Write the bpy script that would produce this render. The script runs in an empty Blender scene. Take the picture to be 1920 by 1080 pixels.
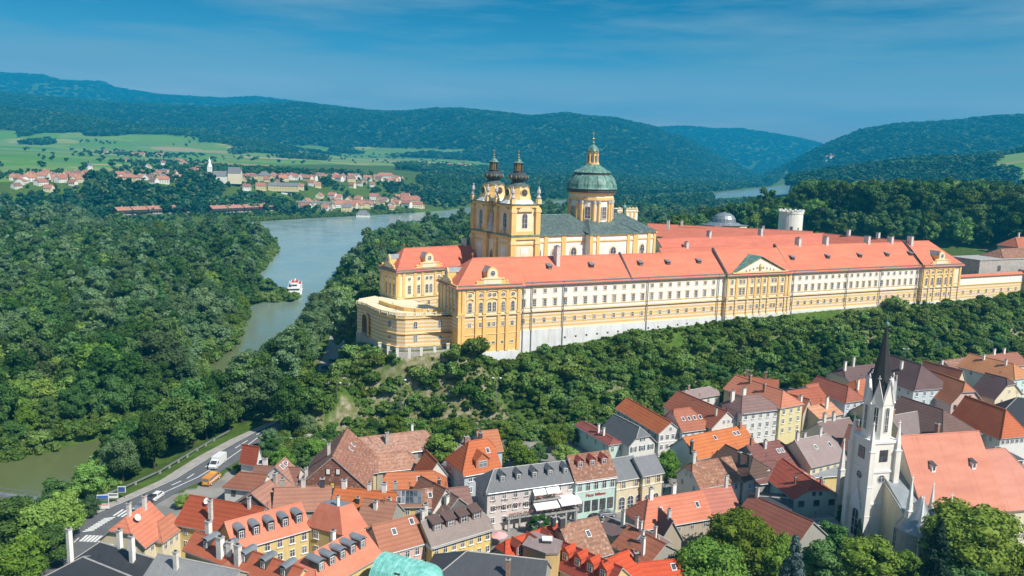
import bpy, math, random, bmesh
import numpy as np
from mathutils import Vector, Matrix
random.seed(7)
SC=bpy.context.scene; COL=SC.collection
rad=math.radians
# ---------------------------------------------------------------- camera
CF=1532.0; CPIT=math.atan(247/CF); CROLL=rad(1.6); CPOS=np.array([0,0,83.0])
_f=np.array([0,math.cos(CPIT),-math.sin(CPIT)]); _r0=np.array([1.,0,0]); _u0=np.array([0,math.sin(CPIT),math.cos(CPIT)])
_r=math.cos(CROLL)*_r0+math.sin(CROLL)*_u0; _u=-math.sin(CROLL)*_r0+math.cos(CROLL)*_u0
cam=bpy.data.cameras.new('camera'); co=bpy.data.objects.new('camera',cam); COL.objects.link(co)
co.matrix_world=Matrix(((_r[0],_u[0],-_f[0],0),(_r[1],_u[1],-_f[1],0),(_r[2],_u[2],-_f[2],83),(0,0,0,1)))
cam.sensor_width=36; cam.lens=36*CF/1920; cam.clip_end=60000; cam.clip_start=1
SC.camera=co
def ray(x,y): return _f+(x-960)/CF*_r-(y-540)/CF*_u
def at(x,y,z):
    """point of the ground plane at height z seen at a photo pixel"""
    d=ray(x,y); t=(z-CPOS[2])/d[2]; return CPOS+t*d
def atY(x,y,Y):
    d=ray(x,y); return CPOS+d*(Y/d[1])
def proj(p):
    v=np.asarray(p,float)-CPOS; d=v@_f
    return 960+CF*(v@_r)/d, 540-CF*(v@_u)/d
# ---------------------------------------------------------------- noise
_rg=np.random.default_rng(5); _NT=_rg.random((256,256))
def vnoise(x,y):
    xi=np.floor(x).astype(int); yi=np.floor(y).astype(int); fx=x-xi; fy=y-yi
    fx=fx*fx*(3-2*fx); fy=fy*fy*(3-2*fy)
    a=_NT[xi%256,yi%256]; b=_NT[(xi+1)%256,yi%256]; c=_NT[xi%256,(yi+1)%256]; d=_NT[(xi+1)%256,(yi+1)%256]
    return (a*(1-fx)+b*fx)*(1-fy)+(c*(1-fx)+d*fx)*fy
def fbm(x,y,o=4):
    s=0;a=.5
    for i in range(o): s=s+a*vnoise(x*2**i+17.3*i,y*2**i+5.1*i); a*=.5
    return s
def ss(a,b,x):
    t=np.clip((x-a)/(b-a),0,1); return t*t*(3-2*t)
def inside(P,x,y):
    c=np.zeros(np.shape(x),bool); n=len(P)
    for i in range(n):
        x0,y0=P[i][:2]; x1,y1=P[(i+1)%n][:2]
        if y0==y1: continue
        m=((y0>y)!=(y1>y))&(x<(x1-x0)*(y-y0)/(y1-y0)+x0); c^=m
    return c
def dseg(P,x,y,closed=True):
    d=np.full(np.shape(x),1e9)
    for i in range(len(P) if closed else len(P)-1):
        x0,y0=P[i][:2]; x1,y1=P[(i+1)%len(P)][:2]; dx=x1-x0; dy=y1-y0; L=dx*dx+dy*dy+1e-9
        t=np.clip(((x-x0)*dx+(y-y0)*dy)/L,0,1); d=np.minimum(d,np.hypot(x-x0-t*dx,y-y0-t*dy))
    return d
def sdf(P,x,y):
    d=dseg(P,x,y); return np.where(inside(P,x,y),-d,d)
def wp(pts,z): return [tuple(at(a,b,z)[:2]) for a,b in pts]
# ---------------------------------------------------------------- materials
def ramp(nt,fac,stops):
    r=nt.nodes.new('ShaderNodeValToRGB'); e=r.color_ramp.elements
    while len(e)<len(stops): e.new(.5)
    for i,(p,c) in enumerate(stops): e[i].position=p; e[i].color=(*c,1)
    if fac is not None: nt.links.new(fac,r.inputs[0])
    return r.outputs[0]
def mat(name,rough=.8,metal=0,spec=.3):
    m=bpy.data.materials.new(name); m.use_nodes=True; nt=m.node_tree; b=nt.nodes['Principled BSDF']
    b.inputs['Roughness'].default_value=rough; b.inputs['Metallic'].default_value=metal
    b.inputs['Specular IOR Level'].default_value=spec
    return m,nt,b
def coords(nt,kind='Object',scale=(1,1,1)):
    t=nt.nodes.new('ShaderNodeTexCoord'); mp=nt.nodes.new('ShaderNodeMapping'); mp.inputs['Scale'].default_value=scale
    nt.links.new(t.outputs[kind],mp.inputs[0]); return mp.outputs[0]
def noise(nt,vec,scale,detail=4,rough=.55):
    n=nt.nodes.new('ShaderNodeTexNoise'); n.inputs['Scale'].default_value=scale; n.inputs['Detail'].default_value=detail
    n.inputs['Roughness'].default_value=rough
    if vec is not None: nt.links.new(vec,n.inputs['Vector'])
    return n.outputs[0]
def mixc(nt,fac,a,b,mode='MIX'):
    m=nt.nodes.new('ShaderNodeMix'); m.data_type='RGBA'; m.blend_type=mode
    for s,v in ((0,fac),(6,a),(7,b)):
        if isinstance(v,(int,float)): m.inputs[s].default_value=v
        elif isinstance(v,tuple): m.inputs[s].default_value=(*v,1)
        else: nt.links.new(v,m.inputs[s])
    return m.outputs[2]
def mrange(nt,v,a,b,c,d):
    m=nt.nodes.new('ShaderNodeMapRange'); nt.links.new(v,m.inputs[0])
    for i,q in enumerate((a,b,c,d)): m.inputs[i+1].default_value=q
    return m.outputs[0]
def bump(nt,b,h,s=.3,d=.1):
    n=nt.nodes.new('ShaderNodeBump'); n.inputs['Strength'].default_value=s; n.inputs['Distance'].default_value=d
    nt.links.new(h,n.inputs['Height']); nt.links.new(n.outputs[0],b.inputs['Normal'])
M={}
def simple(name,c,rough=.8,var=.25,scale=.5,metal=0,spec=.3,bm=0,streak=0):
    m,nt,b=mat(name,rough,metal,spec); v=coords(nt)
    n=noise(nt,v,scale,5); f=mrange(nt,n,.25,.75,1-var,1+var)
    mul=nt.nodes.new('ShaderNodeVectorMath'); mul.operation='SCALE'; mul.inputs[0].default_value=c; nt.links.new(f,mul.inputs['Scale'])
    cc_=mul.outputs[0]
    if streak:
        sn=noise(nt,coords(nt,scale=(1,1,.12)),1.1,5,.65); cc_=mixc(nt,mrange(nt,sn,.5,.75,0,streak),cc_,(.5,.47,.42),'MULTIPLY'); pn=noise(nt,coords(nt),.12,4,.6); cc_=mixc(nt,mrange(nt,pn,.5,.7,0,streak*.7),cc_,(.8,.74,.64),'MULTIPLY')
    nt.links.new(cc_,b.inputs['Base Color'])
    if bm: bump(nt,b,n,bm)
    M[name]=m; return m
def plaster():
    m,nt,b=mat('plaster',.85); oi=nt.nodes.new('ShaderNodeObjectInfo'); v=coords(nt)
    n=noise(nt,v,.35,5,.6); n2=noise(nt,coords(nt,scale=(2,2,.25)),1.2,4)
    c=mixc(nt,mrange(nt,n,.3,.75,0,.22),oi.outputs['Color'],(.45,.42,.36),'MIX')
    c=mixc(nt,mrange(nt,n2,.5,.8,0,.3),c,(.35,.33,.3),'MULTIPLY')
    nt.links.new(c,b.inputs['Base Color']); M['plaster']=m
def rooftile(name='rooftile',mott=.0,row=3.2):
    m,nt,b=mat(name,.75,0,.25); oi=nt.nodes.new('ShaderNodeObjectInfo'); v=coords(nt)
    big=noise(nt,v,.22,5,.65); fine=noise(nt,coords(nt,scale=(1,1,1.4)),3.4,2,.5)
    sp=nt.nodes.new('ShaderNodeSeparateXYZ'); nt.links.new(v,sp.inputs[0])
    w=nt.nodes.new('ShaderNodeTexWave'); w.wave_type='BANDS'; w.bands_direction='Z'; w.wave_profile='SAW'; w.inputs['Scale'].default_value=row/3.14*.5
    w.inputs['Distortion'].default_value=.25; nt.links.new(v,w.inputs['Vector'])
    c=mixc(nt,mrange(nt,big,.3,.75,0,.55),oi.outputs['Color'],(.62,.52,.48),'MULTIPLY')
    c=mixc(nt,mrange(nt,fine,.3,.7,0,.45+mott),c,(1.5,1.35,1.25),'MULTIPLY')
    c=mixc(nt,mrange(nt,w.outputs[0],0,1,.42,0),c,(.45,.38,.36),'MULTIPLY')
    if mott:
        vo=nt.nodes.new('ShaderNodeTexVoronoi'); vo.inputs['Scale'].default_value=2.2; nt.links.new(v,vo.inputs['Vector'])
        sx=nt.nodes.new('ShaderNodeSeparateColor'); nt.links.new(vo.outputs['Color'],sx.inputs[0])
        c=mixc(nt,mrange(nt,sx.outputs[0],.55,1,0,.6),c,(.16,.1,.075),'MIX')
        c=mixc(nt,mrange(nt,sx.outputs[1],.8,1,0,.7),c,(.5,.36,.27),'MIX')
    nt.links.new(c,b.inputs['Base Color']); bump(nt,b,w.outputs[0],.5,.08); M[name]=m
plaster(); rooftile(); rooftile('oldtile',.3)
def smoothroof():   # plain-tile roofs of the abbey: faint sheets and streaks
    m,nt,b=mat('abbeytile',.8,0,.2); oi=nt.nodes.new('ShaderNodeObjectInfo'); v=coords(nt)
    n=noise(nt,coords(nt,scale=(.25,1,1)),.5,5,.6); f=noise(nt,v,4.5,2); st=noise(nt,coords(nt,scale=(1.2,.06,.06)),1,3)
    c=mixc(nt,mrange(nt,n,.35,.7,0,.6),oi.outputs['Color'],(.72,.64,.64),'MULTIPLY')
    c=mixc(nt,mrange(nt,f,.3,.7,0,.35),c,(1.25,1.2,1.2),'MULTIPLY')
    c=mixc(nt,mrange(nt,st,.55,.75,0,.35),c,(.72,.6,.55),'MULTIPLY')
    nt.links.new(c,b.inputs['Base Color']); M['abbeytile']=m
smoothroof()
def slate():
    m,nt,b=mat('slate',.55,0,.4); oi=nt.nodes.new('ShaderNodeObjectInfo'); v=coords(nt)
    n=noise(nt,v,.5,5,.65); f=noise(nt,v,5,2); st=noise(nt,coords(nt,scale=(.9,.12,.12)),2.2,3)
    c=mixc(nt,mrange(nt,n,.3,.7,0,.4),oi.outputs['Color'],(1.5,1.5,1.5),'MULTIPLY')
    c=mixc(nt,mrange(nt,f,.3,.7,0,.5),c,(.6,.6,.6),'MULTIPLY')
    c=mixc(nt,mrange(nt,st,.55,.75,0,.35),c,(1.6,1.6,1.55),'MULTIPLY')
    nt.links.new(c,b.inputs['Base Color']); M['slate']=m
slate()
def copper(name,base,streak,amt):
    m,nt,b=mat(name,.5,0,.35); n=noise(nt,coords(nt,scale=(1,1,.18)),.9,5,.65); n2=noise(nt,coords(nt),.3,3)
    c=ramp(nt,n,[(.35,base),(.35+amt,streak),(.8,tuple(q*1.25 for q in streak))]); c=mixc(nt,mrange(nt,n2,.35,.7,0,.5),c,base)
    nt.links.new(c,b.inputs['Base Color']); M[name]=m
copper('copper',(.05,.12,.1),(.19,.36,.3),.2); copper('churchroof',(.065,.085,.09),(.15,.23,.21),.32); copper('turquoise',(.12,.42,.38),(.3,.66,.57),.25)
simple('white',(.85,.83,.77),.85,.07,.4,streak=.3); simple('ochre',(.85,.55,.2),.85,.14,.3,streak=.3); simple('palewall',(.84,.74,.52),.85,.08,.3,streak=.35)
simple('trim',(.84,.63,.32),.85,.12,.6); simple('stone',(.42,.4,.36),.9,.25,.8,bm=.4); simple('darkmetal',(.06,.065,.07),.45,.3,1,0,.5)
simple('gold',(.75,.48,.12),.3,.1,1,1); simple('frame',(.82,.82,.8),.6,.05); simple('darkframe',(.1,.05,.035),.6,.1); simple('chim',(.66,.63,.58),.9,.25,1.4)
simple('brickchim',(.33,.2,.15),.9,.35,2); simple('zinc',(.3,.33,.35),.4,.2,.6,.4); simple('asphalt',(.13,.135,.145),.9,.16,.4)
simple('pave',(.36,.34,.31),.9,.2,.5); simple('paint',(.75,.75,.73),.7,.12,1.5); simple('concrete',(.4,.39,.37),.9,.25,1)
simple('rubber',(.02,.02,.02),.8,0); simple('bark',(.1,.075,.055),.95,.3,2,bm=.5); simple('wood',(.22,.14,.085),.85,.3,1.5)
simple('carwhite',(.8,.8,.8),.3,.03,1,0,.6); simple('carorange',(.72,.3,.06),.35,.05,1,0,.6); simple('carsilver',(.42,.45,.5),.25,.04,1,.6,.6)
simple('carblack',(.03,.035,.045),.25,.05,1,0,.6); simple('carred',(.4,.03,.03),.3,.05,1,0,.6); simple('carblue',(.05,.1,.3),.3,.05,1,0,.6)
simple('red',(.55,.06,.05),.6,.05); simple('blue',(.05,.17,.5),.5,.05); simple('green',(.05,.22,.1),.7,.1); simple('yellow',(.75,.6,.1),.6,.05)
simple('pink',(.75,.42,.42),.8,.08); simple('canvas',(.86,.85,.82),.8,.04); simple('shutter',(.08,.14,.15),.6,.1); simple('skin',(.5,.3,.22),.6,.05)
simple('flower',(.5,.2,.2),.9,.5,6); simple('cream',(.74,.66,.4),.85,.08); simple('statue',(.5,.49,.5),.8,.25,1.5); simple('whitebase',(.74,.76,.77),.9,.09,.15,streak=.5)
def glass():
    m,nt,b=mat('glass',.12,0,.8); n=noise(nt,coords(nt),.9,2)
    c=ramp(nt,n,[(.35,(.03,.035,.045)),(.65,(.1,.12,.15))]); oi=nt.nodes.new('ShaderNodeObjectInfo'); c=mixc(nt,mrange(nt,oi.outputs['Random'],.45,1,0,.75),c,(.3,.31,.31)); nt.links.new(c,b.inputs['Base Color']); M['glass']=m
glass()
def striped():  # rusticated plaster: cream and ochre courses, a real paint pattern
    m,nt,b=mat('striped',.85); v=coords(nt); sp=nt.nodes.new('ShaderNodeSeparateXYZ'); nt.links.new(v,sp.inputs[0])
    a=nt.nodes.new('ShaderNodeMath'); a.operation='MULTIPLY'; a.inputs[1].default_value=1/1.22; nt.links.new(sp.outputs[2],a.inputs[0])
    fr=nt.nodes.new('ShaderNodeMath'); fr.operation='FRACT'; nt.links.new(a.outputs[0],fr.inputs[0])
    g=nt.nodes.new('ShaderNodeMath'); g.operation='GREATER_THAN'; g.inputs[1].default_value=.5; nt.links.new(fr.outputs[0],g.inputs[0])
    n=noise(nt,v,.3,4); A=mixc(nt,mrange(nt,n,.3,.7,0,.4),(.8,.72,.55),(.7,.6,.42)); B=mixc(nt,mrange(nt,n,.3,.7,0,.4),(.78,.52,.2),(.7,.42,.13))
    nt.links.new(mixc(nt,g.outputs[0],A,B),b.inputs['Base Color']); M['striped']=m
striped()
def leafmat(name,c1,c2,trans=.25,vr=(.55,1.45),stand=0):
    m,nt,b=mat(name,.75,0,.2); oi=nt.nodes.new('ShaderNodeObjectInfo'); g=nt.nodes.new('ShaderNodeNewGeometry')
    # leaf-to-leaf colour spread plus tree-to-tree spread
    c=ramp(nt,g.outputs['Random Per Island'],[(0,c1),(1,c2)])
    hv=nt.nodes.new('ShaderNodeHueSaturation'); nt.links.new(c,hv.inputs['Color'])
    nt.links.new(mrange(nt,oi.outputs['Random'],0,1,.475,.518),hv.inputs['Hue']); 
    mu=nt.nodes.new('ShaderNodeMath'); mu.operation='MULTIPLY'; mu.inputs[1].default_value=7.31; nt.links.new(oi.outputs['Random'],mu.inputs[0])
    fr=nt.nodes.new('ShaderNodeMath'); fr.operation='FRACT'; nt.links.new(mu.outputs[0],fr.inputs[0])
    nt.links.new(mrange(nt,fr.outputs[0],0,1,*vr),hv.inputs['Value']); nt.links.new(mrange(nt,fr.outputs[0],0,1,1.0,.82),hv.inputs['Saturation'])
    mc=mixc(nt,1.0,hv.outputs[0],oi.outputs['Color'],'MULTIPLY')
    if stand:
        sn=noise(nt,g.outputs['Position'],.0035,4,.6); mc=mixc(nt,mrange(nt,sn,.42,.58,0,1),mc,(.55,.68,.8),'MULTIPLY'); sn=noise(nt,g.outputs['Position'],.011,3,.5); mc=mixc(nt,mrange(nt,sn,.55,.7,0,.7),mc,(1.6,1.45,1.1),'MULTIPLY')
    nt.links.new(mc,b.inputs['Base Color'])
    if trans:
        t=nt.nodes.new('ShaderNodeBsdfTranslucent'); nt.links.new(mc,t.inputs['Color']); mx=nt.nodes.new('ShaderNodeMixShader'); mx.inputs[0].default_value=trans
        nt.links.new(b.outputs[0],mx.inputs[1]); nt.links.new(t.outputs[0],mx.inputs[2]); nt.links.new(mx.outputs[0],nt.nodes['Material Output'].inputs[0])
    M[name]=m
leafmat('leaf',(.04,.12,.014),(.1,.22,.03)); leafmat('willow',(.08,.17,.05),(.165,.28,.1)); leafmat('bright',(.1,.22,.008),(.2,.34,.02))
leafmat('needle',(.012,.04,.02),(.03,.075,.035),.1); leafmat('bush',(.075,.17,.014),(.17,.29,.035)); leafmat('far',(.016,.1,.025),(.04,.16,.045),0,(.8,1.2),1)
leafmat('spruceblue',(.05,.09,.09),(.1,.16,.16),.1)
# ---------------------------------------------------------------- mesh builder
class MB:
    def __init__(s): s.v=[];s.f=[];s.m=[];s.mats=[]
    def mi(s,m):
        if m not in s.mats: s.mats.append(m)
        return s.mats.index(m)
    def poly(s,pts,m):
        i=len(s.v); s.v+= [tuple(map(float,p)) for p in pts]; s.f.append(tuple(range(i,i+len(pts)))); s.m.append(s.mi(m))
    def box(s,x0,x1,y0,y1,z0,z1,m):
        P=[(x0,y0,z0),(x1,y0,z0),(x1,y1,z0),(x0,y1,z0),(x0,y0,z1),(x1,y0,z1),(x1,y1,z1),(x0,y1,z1)]
        i=len(s.v); s.v+=P; k=s.mi(m)
        for q in ((0,3,2,1),(4,5,6,7),(0,1,5,4),(1,2,6,5),(2,3,7,6),(3,0,4,7)): s.f.append(tuple(i+a for a in q)); s.m.append(k)
    def prism(s,outline,z0,z1,m,top=True):
        n=len(outline); i=len(s.v); k=s.mi(m)
        s.v+=[(p[0],p[1],z0) for p in outline]+[(p[0],p[1],z1) for p in outline]
        for a in range(n): b=(a+1)%n; s.f.append((i+a,i+b,i+n+b,i+n+a)); s.m.append(k)
        if top: s.f.append(tuple(i+n+a for a in range(n))); s.m.append(k)
    def plate(s,outline3,d,m):   # polygon extruded by vector d
        n=len(outline3); i=len(s.v); k=s.mi(m); d=np.array(d,float)
        s.v+=[tuple(map(float,p)) for p in outline3]+[tuple(np.array(p,float)+d) for p in outline3]
        for a in range(n): b=(a+1)%n; s.f.append((i+a,i+b,i+n+b,i+n+a)); s.m.append(k)
        s.f.append(tuple(i+n+a for a in range(n))); s.m.append(k); s.f.append(tuple(i+a for a in reversed(range(n)))); s.m.append(k)
    def lathe(s,prof,c,m,n=16,a0=0,a1=2*math.pi,closed=True,sx=1,sy=1):
        k=s.mi(m) if not isinstance(m,(list,tuple)) else None; i=len(s.v); N=n if closed else n+1
        for r,z in prof:
            for a in range(N):
                t=a0+(a1-a0)*a/n; s.v.append((c[0]+sx*r*math.cos(t),c[1]+sy*r*math.sin(t),c[2]+z))
        for j in range(len(prof)-1):
            kk=k if k is not None else s.mi(m[j])
            for a in range(n):
                b=(a+1)%N; s.f.append((i+j*N+a,i+j*N+b,i+(j+1)*N+b,i+(j+1)*N+a)); s.m.append(kk)
    def tube(s,p,q,r0,r1,m,n=6):
        p=np.array(p,float);q=np.array(q,float);d=q-p;L=np.linalg.norm(d)
        if L<1e-6:return
        d/=L; a=np.cross(d,[0,0,1.]) if abs(d[2])<.9 else np.cross(d,[1.,0,0]); a/=np.linalg.norm(a); b=np.cross(d,a)
        i=len(s.v);k=s.mi(m)
        for (o,r) in ((p,r0),(q,r1)):
            for j in range(n): t=2*math.pi*j/n; s.v.append(tuple(o+r*(math.cos(t)*a+math.sin(t)*b)))
        for j in range(n): jj=(j+1)%n; s.f.append((i+j,i+jj,i+n+jj,i+n+j)); s.m.append(k)
        s.f.append(tuple(i+n+j for j in range(n))); s.m.append(k)
    def mesh(s,name):
        me=bpy.data.meshes.new(name); me.from_pydata(s.v,[],s.f)
        for m in s.mats: me.materials.append(M[m])
        me.polygons.foreach_set('material_index',s.m); me.update(); return me
    def build(s,name,parent=None,color=None,loc=None,rz=None,smooth=False):
        me=s.mesh(name)
        if smooth: me.polygons.foreach_set('use_smooth',[True]*len(me.polygons))
        o=bpy.data.objects.new(name,me); COL.objects.link(o)
        if parent is not None: o.parent=parent
        if color is not None: o.color=(*color,1)
        if loc is not None: o.location=loc
        if rz is not None: o.rotation_euler.z=rz
        return o
def tag(o,label=None,cat=None,group=None,kind=None):
    if label: o['label']=label
    if cat: o['category']=cat
    if group: o['group']=group
    if kind: o['kind']=kind
    return o
def empty(name,loc,rz,label,cat,group=None):
    o=bpy.data.objects.new(name,None); COL.objects.link(o); o.location=loc; o.rotation_euler=(0,0,rz); o.empty_display_size=.5
    return tag(o,label,cat,group)
def inst(name,me,parent,loc,rz=0,color=None,scale=None):
    o=bpy.data.objects.new(name,me); COL.objects.link(o); o.parent=parent; o.location=loc; o.rotation_euler=(0,0,rz)
    if color: o.color=(*color,1)
    if scale: o.scale=scale
    return o
_WC={}
def winmesh(w,h,style):
    key=(round(w,2),round(h,2),style)
    if key in _WC: return _WC[key]
    fr='frame' if style!='dark' else 'darkframe'
    F=MB(); t=.09; d=.09   # window lies in the x-z plane, outside is -y, origin at its centre
    if style=='arch':
        n=8; out=[(-w/2,-h/2)]+[(w/2,-h/2)]+[(w/2*math.cos(a*math.pi/n),h/2-w/2+w/2*math.sin(a*math.pi/n)) for a in range(n+1)]
        k=(w/2-t)/(w/2); inn=[(-w/2+t,-h/2+t),(w/2-t,-h/2+t)]+[((w/2-t)*math.cos(a*math.pi/n),h/2-w/2+(w/2-t)*math.sin(a*math.pi/n)) for a in range(n+1)]
    elif style=='oval':
        n=14; out=[(w/2*math.cos(a*2*math.pi/n),h/2*math.sin(a*2*math.pi/n)) for a in range(n)]; inn=[((w/2-t)*math.cos(a*2*math.pi/n),(h/2-t)*math.sin(a*2*math.pi/n)) for a in range(n)]
    else:
        out=[(-w/2,-h/2),(w/2,-h/2),(w/2,h/2),(-w/2,h/2)]; inn=[(-w/2+t,-h/2+t),(w/2-t,-h/2+t),(w/2-t,h/2-t),(-w/2+t,h/2-t)]
    n=len(out)
    for i in range(n):
        j=(i+1)%n; a,b,c,e=out[i],out[j],inn[j],inn[i]
        F.poly([(a[0],-d,a[1]),(b[0],-d,b[1]),(c[0],-d,c[1]),(e[0],-d,e[1])],fr)
        F.poly([(a[0],.02,a[1]),(b[0],.02,b[1]),(b[0],-d,b[1]),(a[0],-d,a[1])],fr)
    if w>.5:
        F.box(-.035,.035,-d+.005,-.04,-h/2+t,h/2-t,fr)
        if h>1.0: F.box(-w/2+t,w/2-t,-d+.007,-.045,h*.12-.03,h*.12+.03,fr)
        if h>2.2: F.box(-w/2+t,w/2-t,-d+.007,-.045,-h*.2-.03,-h*.2+.03,fr)
    if style in('sill','trim'): F.box(-w/2-.12,w/2+.12,-.22,.02,-h/2-.14,-h/2-.002,'trim' if style=='trim' else 'frame')
    if style=='trim': 
        F.box(-w/2-.2,w/2+.2,-.3,.02,h/2+.24,h/2+.42,'trim'); F.box(-w/2-.16,w/2+.16,-.14,.02,h/2+.002,h/2+.235,'trim')
        for s in(-1,1): F.box(min(s*(w/2+.002),s*(w/2+.18)),max(s*(w/2+.002),s*(w/2+.18)),-.14,.02,-h/2,h/2,'trim')
    if style=='plain2':
        F.box(-w/2-.15,w/2+.15,-.12,.02,-h/2-.16,-h/2-.002,'trim'); F.box(-w/2-.15,w/2+.15,-.12,.02,h/2+.002,h/2+.16,'trim')
        for s in(-1,1): F.box(min(s*(w/2+.002),s*(w/2+.15)),max(s*(w/2+.002),s*(w/2+.15)),-.12,.02,-h/2,h/2,'trim')
    if style=='shutter':
        for s in(-1,1): F.box(min(s*(w/2+.01),s*(w+.02)),max(s*(w/2+.01),s*(w+.02)),-.07,.02,-h/2,h/2,'shutter')
    G=MB(); G.poly([(p[0],-.045,p[1]) for p in inn],'glass')
    _WC[key]=(F.mesh('window'),G.mesh('pane')); return _WC[key]
def window(parent,x,y,z,rz,w,h,style='plain',name='window',pane=True):
    a,b=winmesh(w,h,style); o=inst(name,a,parent,(x,y,z),rz)
    if pane: inst('pane',b,o,(0,0,0))
    return o
# ---------------------------------------------------------------- the lie of the land
AO=np.array([3.5,267.1]); AR=rad(25.4); Ad=np.array([math.cos(AR),math.sin(AR)]); An=np.array([-Ad[1],Ad[0]])
def st2w(s,t): return tuple(AO+s*Ad+t*An)
WATER=[wp([(200,428),(330,426),(400,421),(550,411),(740,401),(835,395),(900,386),(1160,369),(1240,366),(1345,361),(1450,350),(1480,343),(1500,344),(1502,352),(1480,366),(1340,374),(1160,379),(960,405),(840,428),(700,462),(660,485),(630,520),(600,575),(560,625),(510,655),(465,695),(438,718),(432,750),(400,790),(300,838),(200,862),(158,885),(150,925),(60,985),(0,1030),(-300,1120),(-500,960),(-100,885),(0,868),(90,850),(125,838),(250,812),(370,765),(398,730),(400,715),(385,690),(440,650),(470,590),(462,575),(500,568),(555,565),(553,556),(500,548),(478,520),(505,495),(522,468),(515,452),(460,449),(200,452)],-6),
       wp([(1385,325),(1418,326),(1416,332),(1388,330)],-6)]
TOWN=[tuple(p) for p in ([at(x,y,z)[:2] for x,y,z in [(-100,1300,0),(60,1075,0),(140,1010,0),(300,935,0),(400,905,0),(455,866,0),(478,850,0),(560,838,0),(640,812,0),(800,795,0),(1000,806,0),(1100,795,1),(1200,772,3),(1270,747,5),(1400,712,6),(1560,708,6),(1700,690,6),(1800,680,6),(1930,662,6),(2300,640,6),(2600,1300,0)]])]
PLAT=[st2w(-23,1),st2w(262,1),st2w(330,20),st2w(420,120),st2w(300,240),st2w(60,140),st2w(-20,70),st2w(-40,45),st2w(-46.5,32),st2w(-44,15),st2w(-38,6.5)]
ROADL=[(-60,1115),(20,1060),(85,1008),(130,970),(215,940),(300,902),(370,858),(430,826),(475,806),(560,768),(600,735),(610,700)]
ROADR=[(60,1150),(120,1080),(190,1010),(225,985),(330,925),(400,893),(452,862),(478,840),(500,818),(570,784),(618,745),(630,700)]
LOT=wp([(622,620),(668,612),(672,645),(652,665),(640,695),(596,697),(600,680),(612,655)],1)
ROADP=wp(ROADL,0)+wp(ROADR[::-1],0)
PARKH=[atY(1500,420,530)[:2],atY(1570,400,450)[:2],atY(2000,400,430)[:2],atY(2300,400,800)[:2],atY(1580,400,720)[:2]]
FARB=wp([(-600,436),(330,426),(550,411),(740,401),(835,395),(900,386),(1160,369),(1345,361),(1480,343)],-6)
RIDGES=[ # (depth, front width, back width, silhouette pixels)
 (3600,1050,900,[(-400,150),(0,196),(120,212),(260,232),(380,250),(480,266),(560,281),(640,293),(720,304)]),
 (5200,1900,1500,[(-400,160),(0,178),(200,196),(400,206),(555,196),(620,204),(700,212),(760,213),(820,207),(870,208),(940,215),(1000,222),(1060,216),(1100,222),(1150,225),(1220,240),(1290,265),(1350,297),(1400,322),(1430,332)]),
 (8500,2600,1600,[(-400,130),(0,140),(80,144),(110,154),(190,157),(215,167),(300,180),(420,187),(480,184),(555,193),(640,203),(740,216),(860,230)]),
 (8200,2000,1500,[(1100,265),(1230,241),(1290,239),(1330,243),(1390,244),(1450,253),(1500,262),(1545,273),(1600,300)]),
 (6400,1200,900,[(1395,330),(1430,323),(1480,305),(1520,288),(1560,282),(1600,286)]),
 (4300,1700,1500,[(1440,328),(1470,316),(1520,289),(1560,270),(1620,247),(1680,237),(1780,231),(1860,223),(1920,221),(2300,200)]),
 (1900,600,700,[(1480,338),(1560,325),(1620,317),(1700,306),(1760,303),(1820,301),(1850,295),(1920,286),(2300,262)]),
]
RD=[]
for D,wf,wb,S in RIDGES:
    P=[atY(x,y,D) for x,y in S]; RD.append((D,wf,wb,np.array([p[0]/p[1] for p in P]),np.array([p[2] for p in P])))
ZB=([-80,-52,-44,-17,-13,-3,1,49,118,160,214,262,330],[9,15.5,20.3,20.3,16.6,16.6,18.0,22.6,24.8,25.2,25.2,26.2,28])
def ridgeh(x,y,base):
    u=x/np.maximum(y,1); h=base.copy(); which=np.zeros(x.shape,int)
    for k,(D,wf,wb,U,Z) in enumerate(RD):
        z=np.interp(u,U,Z,left=-50,right=-50); e=np.minimum(ss(U[0]-.03,U[0]+.0,u)+0*u,1-ss(U[-1],U[-1]+.03,u))
        wob=(fbm(x/900+k*7,y/900,3)-.45)*wf*.5
        t=y-D
        n=fbm(x/420+k*3,y/420,4)-.47
        pr=np.where(t<0,ss(-wf+wob,0,t),1-ss(0,wb,t)*.7)
        hk=base+(np.maximum(z,base)-base)*(pr*e)+n*np.sin(np.clip(pr,0,1)*math.pi)*.55*np.maximum(z-base,0)
        hk=np.where(z>base,hk,-99); m=hk>h; h=np.where(m,hk,h); which=np.where(m&(pr>.03),k+1,which)
    return h,which
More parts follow.
